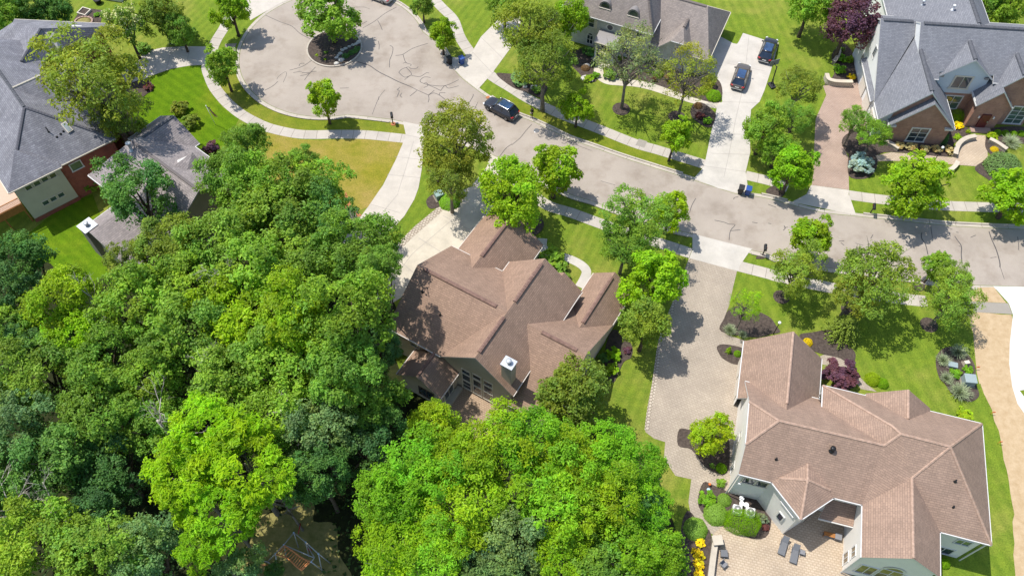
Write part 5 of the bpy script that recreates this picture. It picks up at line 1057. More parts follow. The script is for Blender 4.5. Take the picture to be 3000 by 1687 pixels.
tree('dense', 1430, 45, 52, 9, 'bright', 'bright green tree touching the grey brick house')
tree('dense', 1270, 15, 45, 7, 'mid', 'green tree on the top edge over the far driveway')
tree('street', 1454, 272, 38, 5.4, 'bright', 'small round street tree on the verge near the parked dark car', group=SG, base=T(2, 0, 480, 960))
tree('street', 1701, 338, 41, 5.8, 'bright', 'bright street tree left of the pale concrete driveway', group=SG, base=T(2, 0, 1185, 1215))
tree('airy', 1578, 150, 82, 7.5, 'grey', 'sparse thin-leaved tree on the lawn below the portico', base=T(2, 0, 828, 820))
tree('airy', 1733, 190, 78, 7.0, 'oliveb', 'sparse thin-leaved tree in front of the small garage gable', base=T(2, 0, 1255, 880))
tree('dense', 1287, 486, 88, 8.5, 'bright', 'bright green maple above the garage wing of the brown-roofed house')
tree('street', 1398, 422, 62, 7.5, 'bright', 'bright street tree leaning over the kerb above the maple', group=SG)
tree('fine', 1602, 555, 80, 9, 'mid', 'dark green grey tree on the front verge of the brown-roofed house')
tree('fine', 1575, 610, 62, 7.5, 'mid', 'lower dark green crown on the front lawn of the brown-roofed house')
tree('street', 1688, 530, 48, 7.2, 'yellow', 'yellow green street tree beside the paver driveway mouth', group=SG)
tree('street', 1645, 712, 76, 8.5, 'lime', 'bright yellow green maple beside the paver driveway')
tree('dense', 1605, 805, 66, 8, 'moss', 'smooth oval green tree at the right gable of the brown-roofed house', base=T(2, 1, 960, 1200))
tree('dense', 1925, 320, 58, 6.5, 'lush', 'dense green tree between the pale and the brick driveways')
tree('dense', 1960, 370, 45, 5.5, 'lush', 'dense green tree below its twin beside the brick driveway')
tree('fine', 2012, 215, 55, 6.5, 'olive', 'olive tree with a pale patch beside the brick driveway')
tree('fine', 2000, 300, 42, 6, 'mid', 'mid green tree over the edge of the brick driveway')
tree('street', 1996, 420, 55, 7, 'lime', 'yellow green street tree at the brick driveway mouth', group=SG)
tree('dense', 2142, 48, 72, 8, 'purple', 'purple leaved plum tree beside the white gable')
tree('dense', 2040, 10, 60, 6, 'lush', 'green tree on the top edge left of the purple plum')
tree('dense', 2545, 18, 52, 9, 'lush', 'green tree in the top right corner behind the slate roof')
tree('dense', 2490, 5, 40, 8, 'mid', 'green tree on the top edge beside the rear slate roof')
tree('fine', 2152, 305, 40, 5, 'mid', 'multi-stemmed tree left of the salmon gable')
tree('fine', 2200, 335, 42, 5, 'lush', 'multi-stemmed tree touching the salmon gable')
tree('street', 2282, 455, 78, 7.5, 'bright', 'street tree on the verge in front of the salmon brick house', group=SG, base=T(3, 1, 985, 150))
tree('street', 2530, 480, 75, 7.5, 'lime', 'yellow green street tree at the right edge', group=SG, base=T(3, 1, 1735, 195))
tree('street', 2042, 595, 55, 7.5, 'bright', 'street tree on the lower verge near the black letterbox', group=SG)
tree('fine', 1998, 680, 68, 7, 'moss', 'olive lawn tree left of the big lawn tree', base=T(3, 1, 120, 790))
tree('fine', 2195, 700, 98, 9, 'moss', 'big olive tree on the right front lawn', base=T(3, 1, 640, 890))
tree('fine', 2150, 740, 55, 6.5, 'oliveb', 'lower olive crown at the left of the big lawn tree')
tree('street', 2335, 655, 34, 5.8, 'lush', 'small spindly street tree beside its round mulch patch', group=SG, base=T(3, 1, 1175, 690))
tree('fine', 2368, 742, 70, 7, 'moss', 'olive tree at the edge of the bare earth', base=T(3, 1, 1230, 1000))
tree('fine', 2400, 700, 45, 6.5, 'olive', 'olive crown reaching over the new white pavement')
tree('dense', 1788, 1092, 54, 5, 'chart', 'bright chartreuse tree in the mulch bed at the white wall')
tree('airy', 1880, 768, 42, 3.4, 'bright', 'small airy weeping tree in the mulch bed above the rose roof')
# bare dead trees among the woods
def bare(cx, cy, h, s, label, seed):
    r = random.Random(seed); p = D(cx, cy, h*.8); bm = B()
    def grow(a, d, L, rad, n):
        m_ = a + d*L*.5 + rsph(r)*L*.07; b = a + d*L + rsph(r)*L*.1; tube(bm, [a, m_, b], [rad, rad*.75, rad*.5], 5)
        if n:
            for i in range(r.choice((2, 3, 3))):
                t = r.uniform(.45, 1); grow(a.lerp(b, t), (d + rsph(r)*.85 + Vector((0, 0, .12))).normalized(), L*r.uniform(.5, .78), rad*.5, n-1)
    o = empty('bare_tree', (p.x, p.y, 0), label, 'dead tree', 'bare dead trees', 0); b0 = Vector((p.x, p.y, 0))
    tube(bm, [b0, b0 + Vector((.1, 0, h*.5)), b0 + Vector((0, .1, h*.8))], [.2, .15, .1], 7)
    for i in range(7): grow(b0 + Vector((0, .05, h*r.uniform(.6, .8))), (rsph(r)*.9 + Vector((0, 0, .35))).normalized(), s*r.uniform(.7, 1.1), .06, 3)
    obj('branches', bm, M['dead'], o)
bare(240, 750, 14.5, 2.2, 'bare grey dead tree beside the bright tree below the left lawn', 3)
bare(395, 1060, 14.5, 2.4, 'bare silvery dead tree at the shoulder of the yellow locust', 5)
bare(25, 1275, 12.5, 2.6, 'bare brown dead tree at the left edge', 8)
bare(540, 690, 15.5, 1.7, 'bare grey dead tree in the upper woods', 11)
bare(520, 905, 15, 1.5, 'bare grey dead tree in the heart of the woods', 12)
bare(705, 1035, 14.8, 1.2, 'bare white dead branch tree right of the yellow locust', 14)
bare(905, 560, 14.5, 1.4, 'bare dark twigged tree over the concrete driveway', 15)
bare(130, 1265, 11.5, 1.8, 'bare dead tree in the dark left woods', 18)

# undergrowth: ground cover under the wood
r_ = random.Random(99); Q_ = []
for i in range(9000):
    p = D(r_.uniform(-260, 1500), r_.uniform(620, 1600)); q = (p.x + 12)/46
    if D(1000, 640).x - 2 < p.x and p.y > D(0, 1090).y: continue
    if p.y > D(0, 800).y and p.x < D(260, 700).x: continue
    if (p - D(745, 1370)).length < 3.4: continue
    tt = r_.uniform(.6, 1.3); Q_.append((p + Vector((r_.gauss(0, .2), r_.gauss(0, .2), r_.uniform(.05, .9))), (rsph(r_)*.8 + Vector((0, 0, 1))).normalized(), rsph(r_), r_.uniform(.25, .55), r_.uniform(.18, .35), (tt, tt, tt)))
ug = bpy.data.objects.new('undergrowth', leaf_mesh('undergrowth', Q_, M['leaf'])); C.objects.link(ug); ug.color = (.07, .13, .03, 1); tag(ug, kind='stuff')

# shrubs and bedding
SH = [clipped(1), clipped(2)]; MD = [clipped(5, 4200, .2, 0, .14, 'needle'), clipped(6, 4200, .2, 0, .14, 'needle')]; HG = clipped(3, 9000, .05, .35); TF = [tuft(1), tuft(2)]; CN = [conifer(1), conifer(2, 10, 9, .08, .1, .1, .8)]; WC = conifer(4, 8, 15, .1, .42, .085, 1.0); BS = CRW['bush']
def plant(kind, cx, cy, rx, hr, col, label, group=None, cat='shrub', sy=1.0, name=None, rz=None):
    """kind: clip round shrub, loose shrub, tuft of grass, cone conifer, hedge; hr = height over radius"""
    p = D(cx, cy, 0); r = rx*1.1646*depth(p)/FOC; h = r*hr; q = D(cx, cy, h*.45)
    me = {'clip': lambda: pick(SH, 'cl'), 'loose': lambda: pick(BS, 'ls'), 'tuft': lambda: pick(TF, 'tf'), 'mound': lambda: pick(MD, 'md'), 'weep': lambda: WC, 'cone': lambda: pick(CN, 'cn'), 'hedge': lambda: HG}[kind]()
    nm = name or {'clip': 'round_shrub', 'loose': 'shrub', 'tuft': 'ornamental_grass', 'mound': 'ornamental_grass', 'weep': 'weeping_conifer', 'cone': 'dwarf_conifer', 'hedge': 'hedge'}[kind]
    o = bpy.data.objects.new(nm, me); C.objects.link(o); o.location = (q.x, q.y, 0 if kind != 'loose' else .42*h); o.scale = (r, r*sy, h) if kind != 'loose' else (r*1.2, r*1.2*sy, h*.62); o.rotation_euler = (0, 0, rnd.uniform(0, 6.28) if rz is None else rz)
    c = COL[col]; f = rnd.uniform(.92, 1.08); o.color = (c[0]*f, c[1]*f, c[2]*f, 1); return tag(o, label, cat, group)
plant('clip', 1632, 171, 13, 1.5, 'chart', 'clipped lime globe under the sparse tree, left of the pair', 'clipped globes of the grey brick house')
plant('clip', 1656, 184, 14, 1.1, 'clip', 'clipped lime globe, lower and flatter of the pair by the maroon shrub', 'clipped globes of the grey brick house')
plant('loose', 1646, 199, 9, 1.5, 'maroon', 'small maroon shrub on the walk edge below the lime globes')
plant('clip', 1473, 169, 12, 1.0, 'bronze', 'reddish brown round shrub left of the portico steps')
plant('loose', 1482, 130, 20, 1.0, 'dark', 'dark green shrub left of the portico column')
plant('loose', 1500, 188, 12, 1.2, 'fresh', 'fresh green shrub beside the walk bend below the portico')
plant('loose', 1495, 160, 9, 1.6, 'sage', 'pale flowering plant left of the portico steps')
plant('loose', 1480, 198, 15, .8, 'bright', 'bright low plants beside the pale stepping stones')
plant('loose', 1535, 185, 22, 1.0, 'mid', 'green shrubs under the sparse tree against the walk')
plant('loose', 1685, 195, 16, 1.2, 'bronze', 'bronze shrub between the sparse trees')
plant('clip', 1797, 238, 20, 1.0, 'clip', 'big bright clipped shrub at the driveway corner')
plant('clip', 1775, 225, 16, 1.0, 'bright', 'bright clipped shrub behind the driveway corner one')
plant('loose', 1780, 205, 22, 1.5, 'oliveb', 'olive shrub at the garage shade edge')
plant('clip', 1757, 264, 11, 1.2, 'bronze', 'bronze globe on the dark bed beside the pale driveway')
plant('loose', 1762, 290, 14, 1.0, 'maroon', 'dark maroon shrub in the bed beside the pale driveway')
plant('loose', 1780, 304, 14, .9, 'fresh', 'green shrub at the lower tip of the bed beside the pale driveway')
plant('loose', 1305, 196, 26, .9, 'sage', 'blue green shrub in the bed above the pavement')
plant('loose', 1350, 225, 16, .9, 'mid', 'green shrub on the dark bed with pale boulders')
for i, (x, y) in enumerate(((2263, 366), (2294, 369), (2328, 373), (2357, 375), (2389, 377))):
    plant('loose', x, y, 15, 1.1, 'rose', 'rose bush below the salmon gable, ' + ('first from the left', 'second from the left', 'middle of five', 'second from the right', 'nearest the curved wall')[i], 'rose bushes under the gable')
for i, (x, y) in enumerate(((2511, 332), (2531, 334), (2551, 335), (2571, 335))):
    plant('clip', x, y, 10, 1.2, 'clip', 'small box globe right of the porch, ' + ('nearest the door', 'second from the door', 'third from the door', 'at the right edge')[i], 'box globes under the tall window')
plant('hedge', 2408, 287, 18, 1.3, 'clip', 'square clipped green hedge beside the brick porch', None, 'hedge', 1.1, rz=-.07)
plant('loose', 2412, 316, 15, .8, 'gold', 'golden shrub in front of the square hedge')
plant('cone', 2378, 352, 12, 3.0, 'deep', 'dark green conical conifer at the salmon wall corner', None, 'conifer')
plant('clip', 2530, 412, 46, 1.0, 'sage', 'large round grey green shrub beside the pink walk')
plant('loose', 2496, 342, 17, .8, 'chart', 'chartreuse low shrub right of the porch step')
plant('clip', 2503, 375, 11, .8, 'gold', 'golden low globe beside the curved stone wall')
plant('loose', 2435, 331, 7, 1.0, 'chart', 'tiny chartreuse plant left of the porch step')
plant('loose', 2410, 345, 14, .5, 'bright', 'low bright plants on the mulch behind the curved wall')
plant('tuft', 2545, 357, 30, .6, 'silver', 'silvery lavender mass right of the porch', None, 'bedding plants')
plant('tuft', 2368, 416, 20, .9, 'fresh', 'strappy green plants behind the lower curved wall', None, 'bedding plants')
plant('loose', 2115, 146, 17, .9, 'fresh', 'fresh green shrub behind the upper curved wall')
plant('loose', 2138, 149, 13, .9, 'bright', 'bright shrub against the white gable wall')
plant('loose', 2112, 174, 19, .9, 'fresh', 'fresh green shrub above the long retaining wall')
plant('loose', 2143, 194, 13, .6, 'gold', 'yellow flowers on top of the retaining wall')
plant('loose', 2115, 125, 12, 1.0, 'mid', 'dark green shrub under the purple plum')
plant('loose', 2167, 412, 38, 1.1, 'blueg', 'blue spruce shrub on its mulch circle', None, 'conifer', name='blue_spruce')
plant('weep', 2128, 822, 66, 1.35, 'olive', 'spreading weeping conifer in the mulch bed above the rose roof', None, 'conifer', name='weeping_conifer')
plant('clip', 2033, 859, 13, 1.1, 'gold', 'bright golden globe beside the rose roof gable')
plant('loose', 2118, 945, 52, 1.2, 'purple', 'large purple barberry against the rose roof')
plant('tuft', 2085, 930, 18, 1.0, 'silver', 'pale grass clump beside the purple barberry', None, 'ornamental grass')
plant('clip', 2198, 951, 20, 1.2, 'chart', 'lime clipped globe right of the barberry, larger of two', 'lime globes by the walk')
plant('clip', 2222, 962, 16, 1.1, 'clip', 'lime clipped globe right of the barberry, smaller of two', 'lime globes by the walk')
plant('cone', 1834, 880, 12, 2.2, 'bright', 'small pyramid conifer on the mulch island', None, 'conifer')
plant('clip', 1856, 888, 10, 1.4, 'clip', 'small green globe at the white corner of the mulch island')
plant('tuft', 1836, 830, 21, 1.1, 'silver', 'big silver green grass clump beside the paver driveway', 'grass clumps by the paver driveway', 'ornamental grass')
plant('tuft', 1868, 841, 15, 1.0, 'silver', 'smaller silver grass clump on the mulch above the rose roof', 'grass clumps by the paver driveway', 'ornamental grass')
plant('clip', 1816, 1176, 15, 1.2, 'clip', 'green globe below the chartreuse tree at the white wall')
plant('loose', 1792, 1172, 8, .8, 'mid', 'small dark plant below the chartreuse tree')
plant('loose', 1814, 1213, 15, 1.4, 'lush', 'upright green shrub at the white wall corner')
plant('loose', 1781, 1255, 26, 1.1, 'fresh', 'speckled green shrub in the bend of the garden walk')
plant('mound', 1802, 1290, 32, .75, 'mid', 'wide dark green grass mound inside the walk bend', 'dark grass mounds', 'ornamental grass')
plant('mound', 1823, 1256, 19, .8, 'mid', 'smaller dark green grass mound by the speckled shrub', 'dark grass mounds', 'ornamental grass')
plant('hedge', 1871, 1309, 46, 1.45, 'clip', 'long vivid clipped hedge screening the air conditioners', None, 'hedge', .66, rz=-.22)
plant('loose', 1918, 1302, 15, 1.7, 'silver', 'upright pale shrub right of the vivid hedge')
plant('loose', 1925, 1325, 12, 1.0, 'maroon', 'dark leafed plant at the white wall beside the loungers')
plant('mound', 1751, 1328, 32, .75, 'mid', 'dark green grass mound on the strip left of the garden walk', 'dark grass mounds', 'ornamental grass')
for i, (x, y, r_) in enumerate(((1761, 1364, 15), (1754, 1392, 18), (1757, 1420, 17), (1758, 1446, 17))):
    plant('loose', x, y, r_, 1.0, 'gold', 'golden shrub along the patio wall, ' + ('topmost of the row', 'second from the top', 'third from the top', 'lowest of the row')[i], 'golden shrubs by the patio wall')
plant('clip', 2378, 1415, 15, 1.3, 'clip', 'round green shrub in the shaded right corner of the rose roof')
plant('loose', 2428, 1048, 25, .7, 'chart', 'chartreuse shrub peeping out above the rose roof')
for i, (x, y, r_, c_) in enumerate(((2374, 905, 24, 'silver'), (2412, 885, 27, 'silver'), (2382, 950, 22, 'silver'), (2415, 985, 34, 'silver'))):
    plant('tuft', x, y, r_, .8, c_, 'pale grass clump around the utility boxes, ' + ('left of the flat lid', 'topmost of four', 'left of the green shrubs', 'lowest of four')[i], 'grass clumps round the utility boxes', 'ornamental grass')
plant('loose', 2404, 938, 18, .9, 'fresh', 'dark green shrub left of the grey utility cabinet'); plant('loose', 2436, 930, 15, .9, 'fresh', 'dark green shrub above the grey utility cabinet')
plant('loose', 1390, 655, 44, 1.2, 'lush', 'large loose shrub at the front of the brown-roofed house')
plant('loose', 1418, 690, 22, 1.0, 'mid', 'lower loose shrub between the front gable and the white walk')
plant('loose', 1545, 890, 22, 1.3, 'lime', 'bright lime shrub in the side bed, upper of two', 'lime shrubs of the side bed'); plant('loose', 1537, 930, 21, 1.2, 'bright', 'bright lime shrub in the side bed, lower of two', 'lime shrubs of the side bed')
plant('loose', 1578, 880, 13, 1.0, 'purple', 'small purple shrub at the edge of the side bed'); plant('loose', 1518, 900, 17, 1.0, 'dark', 'dark green shrub against the right gable wall')
plant('loose', 1000, 870, 30, 1.4, 'deep', 'dark shaded shrub at the left wall of the brown-roofed house')
plant('mound', 1130, 503, 28, .8, 'fresh', 'green grassy mound behind the green utility box', None, 'ornamental grass')
plant('loose', 222, 462, 30, 1.2, 'lush', 'shrub between the dark brick wall and the drab grey roof')
plant('loose', 452, 272, 26, 1.6, 'oliveb', 'yellow green shrub on the vivid lawn behind the small gable'); plant('loose', 480, 305, 24, 1.4, 'olive', 'olive shrub right of the small grey gable')
plant('loose', 530, 370, 24, 1.0, 'purple', 'purple barberry beside the drab grey roof')
plant('loose', 372, 218, 15, 1.0, 'maroon', 'maroon shrub under the big olive tree'); plant('loose', 360, 120, 22, .9, 'mid', 'green shrub under the flowering tree')
plant('tuft', 440, 105, 22, .9, 'sage', 'feathery grass clump beside the left driveway', None, 'ornamental grass'); plant('loose', 480, 80, 20, 1.2, 'mid', 'shaded shrub beside the feathery grass')
plant('loose', 243, 37, 9, 1.0, 'fresh', 'leafy vegetable plant in the garden plot', None, 'plant')
plant('loose', 797, 139, 5, 1.0, 'chart', 'tiny yellow green plant on the island, upper left'); plant('loose', 818, 150, 5, 1.0, 'chart', 'tiny yellow green plant on the island, lower'); plant('loose', 820, 132, 6, 1.0, 'mid', 'tiny dark plant on the island in the tree shade')
for i, (x, y) in enumerate(((872, 140), (886, 132), (898, 124))): plant('loose', x, y, 12, .5, 'dark', 'dark ground cover plant on the island, ' + ('lowest', 'middle', 'uppermost')[i] + ' of three behind the pale stones', 'ground cover of the island', 'plant')
plant('loose', 2355, 696, 14, 1.0, 'purple', 'dark plant at the foot of the spindly street tree')
# ================================================================== CARS, PEOPLE, SMALL THINGS
def car(label, pos, heading, paint, L=4.75, W=1.9, H=1.68, cat='car', roofm='roofg', rails=False, sedan=False, name='parked_car'):
    o = empty(name, (pos.x, pos.y, .012), label, cat, None, heading)
    hl, hw = L/2, W/2; belt = .98 if not sedan else .9
    #        x     half width  sill  shoulder  top
    st = [(-hl, .62, .45, .72, .8), (-hl+.06, .8, .32, .8, belt-.05), (-hl+.3, .93, .24, .8, belt+.02), (-hl*.55, 1, .22, .78, belt+.03), (0, 1, .22, .76, belt), (hl*.42, 1, .22, .74, belt-.02), (hl*.62, .985, .22, .72, belt-.06), (hl*.86, .92, .25, .66, belt-.16), (hl-.08, .78, .3, .58, belt-.26), (hl, .6, .4, .52, belt-.36)]
    bm = B(); rings = []
    for x, w, sl_, sh, tp in st:
        w *= hw; half = [(w*.86, sl_), (w*.985, sl_+.12), (w, sh*.72), (w*.985, sh+.06), (w*.93, tp-.03), (w*.8, tp), (w*.4, tp+.025)]
        pr = [(y, z) for y, z in half] + [(-y, z) for y, z in half[::-1]]
        rings.append([bm.verts.new((x, y, z)) for y, z in pr])
    for a, b in zip(rings, rings[1:]):
        for k in range(len(a)): bm.faces.new((a[k], b[k], b[(k+1) % len(a)], a[(k+1) % len(a)]))
    bm.faces.new(rings[0]); bm.faces.new(rings[-1][::-1]); bmesh.ops.recalc_face_normals(bm, faces=bm.faces)
    obj('body', bm, M[paint], o, False, True)
    xr0, xr1, xw0, xw1 = (-hl*.72, hl*.12, -hl*.93, hl*.44) if not sedan else (-hl*.42, hl*.1, -hl*.72, hl*.42)
    zb, zt = belt+.0, H; wb, wt = hw*.9, hw*.68
    bm = B(); cross = []
    for x, z, w in ((xw0, zb, wb*.93), (xr0, zt-.06, wt), (xr0+.25, zt-.01, wt*1.02), (xr1-.25, zt, wt*1.02), (xr1, zt-.05, wt), (xw1, zb-.03, wb*.95)):
        cross.append([bm.verts.new((x, y, z)) for y in (-w, -w*.5, w*.5, w)])
    for a, b in zip(cross, cross[1:]):
        for k in range(3): bm.faces.new((a[k], a[k+1], b[k+1], b[k]))
    base = [bm.verts.new((x, s*wb, zb)) for s in (-1, 1) for x in (xr0*.96, xr1*1.3)]
    for s, i in ((0, 0), (3, 2)):
        bm.faces.new((cross[0][s], base[i], cross[1][s])); bm.faces.new((base[i], base[i+1], cross[3][s], cross[2][s], cross[1][s])); bm.faces.new((base[i+1], cross[5][s], cross[4][s], cross[3][s]))
    bmesh.ops.recalc_face_normals(bm, faces=bm.faces); obj('window_glass', bm, M['cglass'], o, False)
    bm = B(); v = []
    for x, z, w in ((xr0-.02, zt-.05, wt*1.02), (xr0+.25, zt+.01, wt*1.05), (xr1-.25, zt+.02, wt*1.05), (xr1+.02, zt-.04, wt*1.02)): v.append([bm.verts.new((x, y, z)) for y in (-w, 0, w)] )
    for a, b in zip(v, v[1:]):
        for k in range(2): bm.faces.new((a[k], a[k+1], b[k+1], b[k]))
    ex = bmesh.ops.extrude_face_region(bm, geom=bm.faces[:]); bmesh.ops.translate(bm, verts=[q for q in ex['geom'] if isinstance(q, bmesh.types.BMVert)], vec=(0, 0, .02)); bmesh.ops.recalc_face_normals(bm, faces=bm.faces)
    ro = obj('roof', bm, M[paint], o, False, True)
    if roofm:
        bm = B(); addbox(bm, (xr0+xr1)/2-.02, 0, zt+.045, (xr1-xr0)*.8, wt*1.6, .02, 0, 0, .008); obj('sunroof', bm, M[roofm], ro, False)
    for s in (-1, 1):
        for xa, xb_ in ((xw0, xr0), (xw1, xr1), ((xr0+xr1)/2, (xr0+xr1)/2)): bm = B(); tube(bm, [(xa, s*wb*.96, zb), (xb_, s*wt*1.03, zt-.03)], .04, 5); obj('pillar', bm, M[paint], o, False)
    if rails:
        for s in (-1, 1): bm = B(); tube(bm, [(xr0+.1, s*wt*1.02, zt), (xr0+.25, s*wt*1.02, zt+.09), (xr1-.3, s*wt*1.02, zt+.09), (xr1-.1, s*wt*1.02, zt+.01)], .032, 6); obj('roof_rail', bm, M['chrome'], o, False)
    for x in (hl*.6, -hl*.6):
        for s in (-1, 1):
            bm = B(); n = 20
            def ring(r, y): return [bm.verts.new((x + r*math.cos(6.2832*k/n), s*y, .34 + r*math.sin(6.2832*k/n))) for k in range(n)]
            R_ = [ring(.34, hw-.24), ring(.34, hw-.02), ring(.3, hw+.015), ring(.23, hw)]
            for a, b in zip(R_, R_[1:]):
                for k in range(n): bm.faces.new((a[k], a[(k+1) % n], b[(k+1) % n], b[k]))
            bmesh.ops.recalc_face_normals(bm, faces=bm.faces); wh = obj('wheel', bm, M['rub'], o, False); bm = B()
            for k in range(5):
                an = 6.2832*k/5; addbox(bm, x + .11*math.cos(an), s*(hw+.005), .34 + .11*math.sin(an), .2, .03, .06, 0)
                bmesh.ops.rotate(bm, verts=bm.verts[-8:], cent=(x + .11*math.cos(an), s*hw, .34 + .11*math.sin(an)), matrix=Matrix.Rotation(-an, 3, 'Y'))
            c_ = [bm.verts.new((x + .235*math.cos(6.2832*k/n), s*(hw-.03), .34 + .235*math.sin(6.2832*k/n))) for k in range(n)]; bm.faces.new(c_); obj('rim', bm, M['rim'], wh, False)
    for s in (-1, 1):
        bm = B(); addbox(bm, -hl+.12, s*hw*.74, belt-.12, .22, .34, .15, s*-.35, 0, .03); obj('tail_light', bm, M['red'], o, False)
        bm = B(); addbox(bm, hl-.2, s*hw*.68, belt-.3, .3, .36, .13, s*-.45, 0, .03); obj('headlight', bm, M['lampw'], o, False)
        bm = B(); addbox(bm, xw1-.25, s*(hw+.1), belt+.1, .16, .22, .14, 0, 0, .03); obj('mirror', bm, M[paint], o, False)
    bm = B(); addbox(bm, -hl+.02, 0, .46, .1, W*.7, .1, 0, 0, .02); obj('bumper', bm, M['chrome'], o, False)
    bm = B(); addbox(bm, -hl+.0, 0, .72, .05, .52, .13, 0, 0); obj('number_plate', bm, M['white'], o, False)
    return o
Z1 = Zr(1380, 260, 11.71); a, b = Z1(600, 790), Z1(1160, 1100); d = (a-b).normalized(); c = (a+b)/2 + Vector((d.y, -d.x, 0))*-(-.95)
if c.y < (a+b).y/2: c = (a+b)/2 - Vector((d.y, -d.x, 0))*.95
car('dark slate car with silver roof rails parked at the kerb of the street', c, math.atan2(d.y, d.x), 'carD', 4.7, 1.9, 1.66, 'car', 'roofg', True)
Z2 = Zr(2100, 90, 7.245); hd = (Z2(1140, 770) - Z2(930, 1449)).normalized(); an = math.atan2(hd.y, hd.x)
car('taupe car with blue glass roof on the pale driveway, nearer the street', Z2(400, 1300) + hd*2.42, an, 'carT', 4.8, 1.9, 1.66, 'car', 'roofg')
car('black car at the far corner of the pale driveway', Z2(985, 725) + hd*2.4, an - .03, 'carB', 4.8, 1.9, 1.6, 'car', 'roofg')
a, b = K(1675, 46), K(1480, -28); d = (b-a).normalized(); n_ = Vector((-d.y, d.x, 0)); n_ = n_ if n_.y > 0 else -n_
car('silver car cut by the top edge, parked on the turning circle', a + d*1.4 + n_*.9, math.atan2(d.y, d.x), 'carS', 4.7, 1.8, 1.46, 'car', None, False, True)

# the person on the verge
def person(pos, rz, label):
    o = empty('person', (pos.x, pos.y, .0), label, 'person', None, rz)
    J = []; Ed = []; Rd = []
    def j(p, r, par=None):
        J.append(p); Rd.append(r)
        if par is not None: Ed.append((par, len(J)-1))
        return len(J)-1
    pel = j((0, 0, .92), .13); wst = j((0, .01, 1.08), .115, pel); chs = j((0, .01, 1.28), .14, wst); nb = j((0, .0, 1.43), .075, chs); nk = j((0, -.02, 1.5), .052, nb)
    hd0 = j((0, -.03, 1.57), .075, nk); hd1 = j((0, -.035, 1.64), .088, hd0); hd2 = j((0, -.02, 1.69), .06, hd1)
    for s in (-1, 1):
        hp = j((s*.095, 0, .86), .09, pel); kn = j((s*.11, -.03, .48), .058, hp); ank = j((s*.12, .0, .09), .038, kn); heel = j((s*.12, .03, .04), .036, ank); toe = j((s*.13, -.17, .035), .03, heel)
        shd = j((s*.17, .01, 1.39), .06, chs); elb = j((s*.25, .05, 1.12), .042, shd); wr = j((s*.13, -.22, 1.12), .028, elb); pm = j((s*.09, -.29, 1.14), .026, wr)
        for q, (fx, l) in enumerate(((-.025, .06), (-.008, .075), (.01, .07), (.026, .055))): f1 = j((s*.075 + fx, -.33, 1.15+.004*q), .009, pm); j((s*.07 + fx - s*.015, -.33 - l*.5, 1.135), .008, f1)
        t1 = j((s*.05, -.29, 1.17), .01, pm); j((s*.03, -.32, 1.175), .009, t1)
    me = bpy.data.meshes.new('body'); me.from_pydata(J, Ed, []); b = bpy.data.objects.new('body', me); C.objects.link(b); b.parent = o
    sk = b.modifiers.new('Skin', 'SKIN'); me.skin_vertices.new() if not me.skin_vertices else None
    for v, r in zip(me.skin_vertices[0].data, Rd): v.radius = (r, r)
    me.skin_vertices[0].data[0].use_root = True; b.modifiers.new('Sub', 'SUBSURF').render_levels = 2
    m, nt, bs = mat('clothes_and_skin', .85, .2)             # black top, dark trousers, bare forearms, hands and face
    sp = nt.nodes.new('ShaderNodeSeparateXYZ'); nt.links.new(coord(nt, 'Object'), sp.inputs[0])
    zc = ramp(nt, sp.outputs['Z'], [(0, (.35, .34, .33)), (.075, (.03, .032, .04)), (.94, (.014, .014, .017)), (1.0, (.014, .014, .017))])
    skm = nt.nodes.new('ShaderNodeMath'); skm.operation = 'GREATER_THAN'; nt.links.new(sp.outputs['Z'], skm.inputs[0]); skm.inputs[1].default_value = 1.475
    sk2 = nt.nodes.new('ShaderNodeMath'); sk2.operation = 'LESS_THAN'; nt.links.new(sp.outputs['Y'], sk2.inputs[0]); sk2.inputs[1].default_value = -.18
    mx = nt.nodes.new('ShaderNodeMath'); mx.operation = 'MAXIMUM'; nt.links.new(skm.outputs[0], mx.inputs[0])
    s3 = nt.nodes.new('ShaderNodeMath'); s3.operation = 'GREATER_THAN'; nt.links.new(sp.outputs['Z'], s3.inputs[0]); s3.inputs[1].default_value = .9
    s4 = nt.nodes.new('ShaderNodeMath'); s4.operation = 'MULTIPLY'; nt.links.new(sk2.outputs[0], s4.inputs[0]); nt.links.new(s3.outputs[0], s4.inputs[1]); nt.links.new(s4.outputs[0], mx.inputs[1])
    nt.links.new(mixc(nt, mx.outputs[0], zc, (.5, .3, .22)), bs.inputs['Base Color']); me.materials.append(m)
    bm = B(); bmesh.ops.create_icosphere(bm, subdivisions=2, radius=1, matrix=Matrix.Translation((0, -.005, 1.67)) @ Matrix.Diagonal((.098, .108, .09, 1)))
    for v in bm.verts:
        if v.co.y < -.06 and v.co.z < 1.68: v.co.z = 1.68 + (v.co.z-1.68)*.1
    obj('hair', bm, M['hair'], o, False, True)
    bm = B(); addbox(bm, 0, -.115, 1.6, .026, .035, .045, 0, 0, .008); obj('nose', bm, M['skin'], o, False)
    bm = B()
    for s in (-1, 1): addbox(bm, s*.035, -.113, 1.635, .022, .012, .012, 0, 0, .003)
    addbox(bm, 0, -.112, 1.555, .045, .01, .01, 0); obj('eyes_and_mouth', bm, M['dark'], o, False)
    bm = B()
    for s in (-1, 1): addbox(bm, s*.093, -.02, 1.615, .02, .035, .06, 0, 0, .008)
    obj('ears', bm, M['skin'], o, False); return o
pp = Z1(2085, 1012); person(pp, -.5, 'person in black standing on the verge, both hands held together in front')
bm = B(); q = pp + Vector((math.sin(-.5)*.36*1, -math.cos(-.5)*.36, 1.17)); addbox(bm, q.x, q.y, q.z, .22, .1, .04, -.5, 0, .01); tag(obj('remote_controller', bm, M['grey']), 'grey remote controller held in the hands of the person in black', 'remote control')

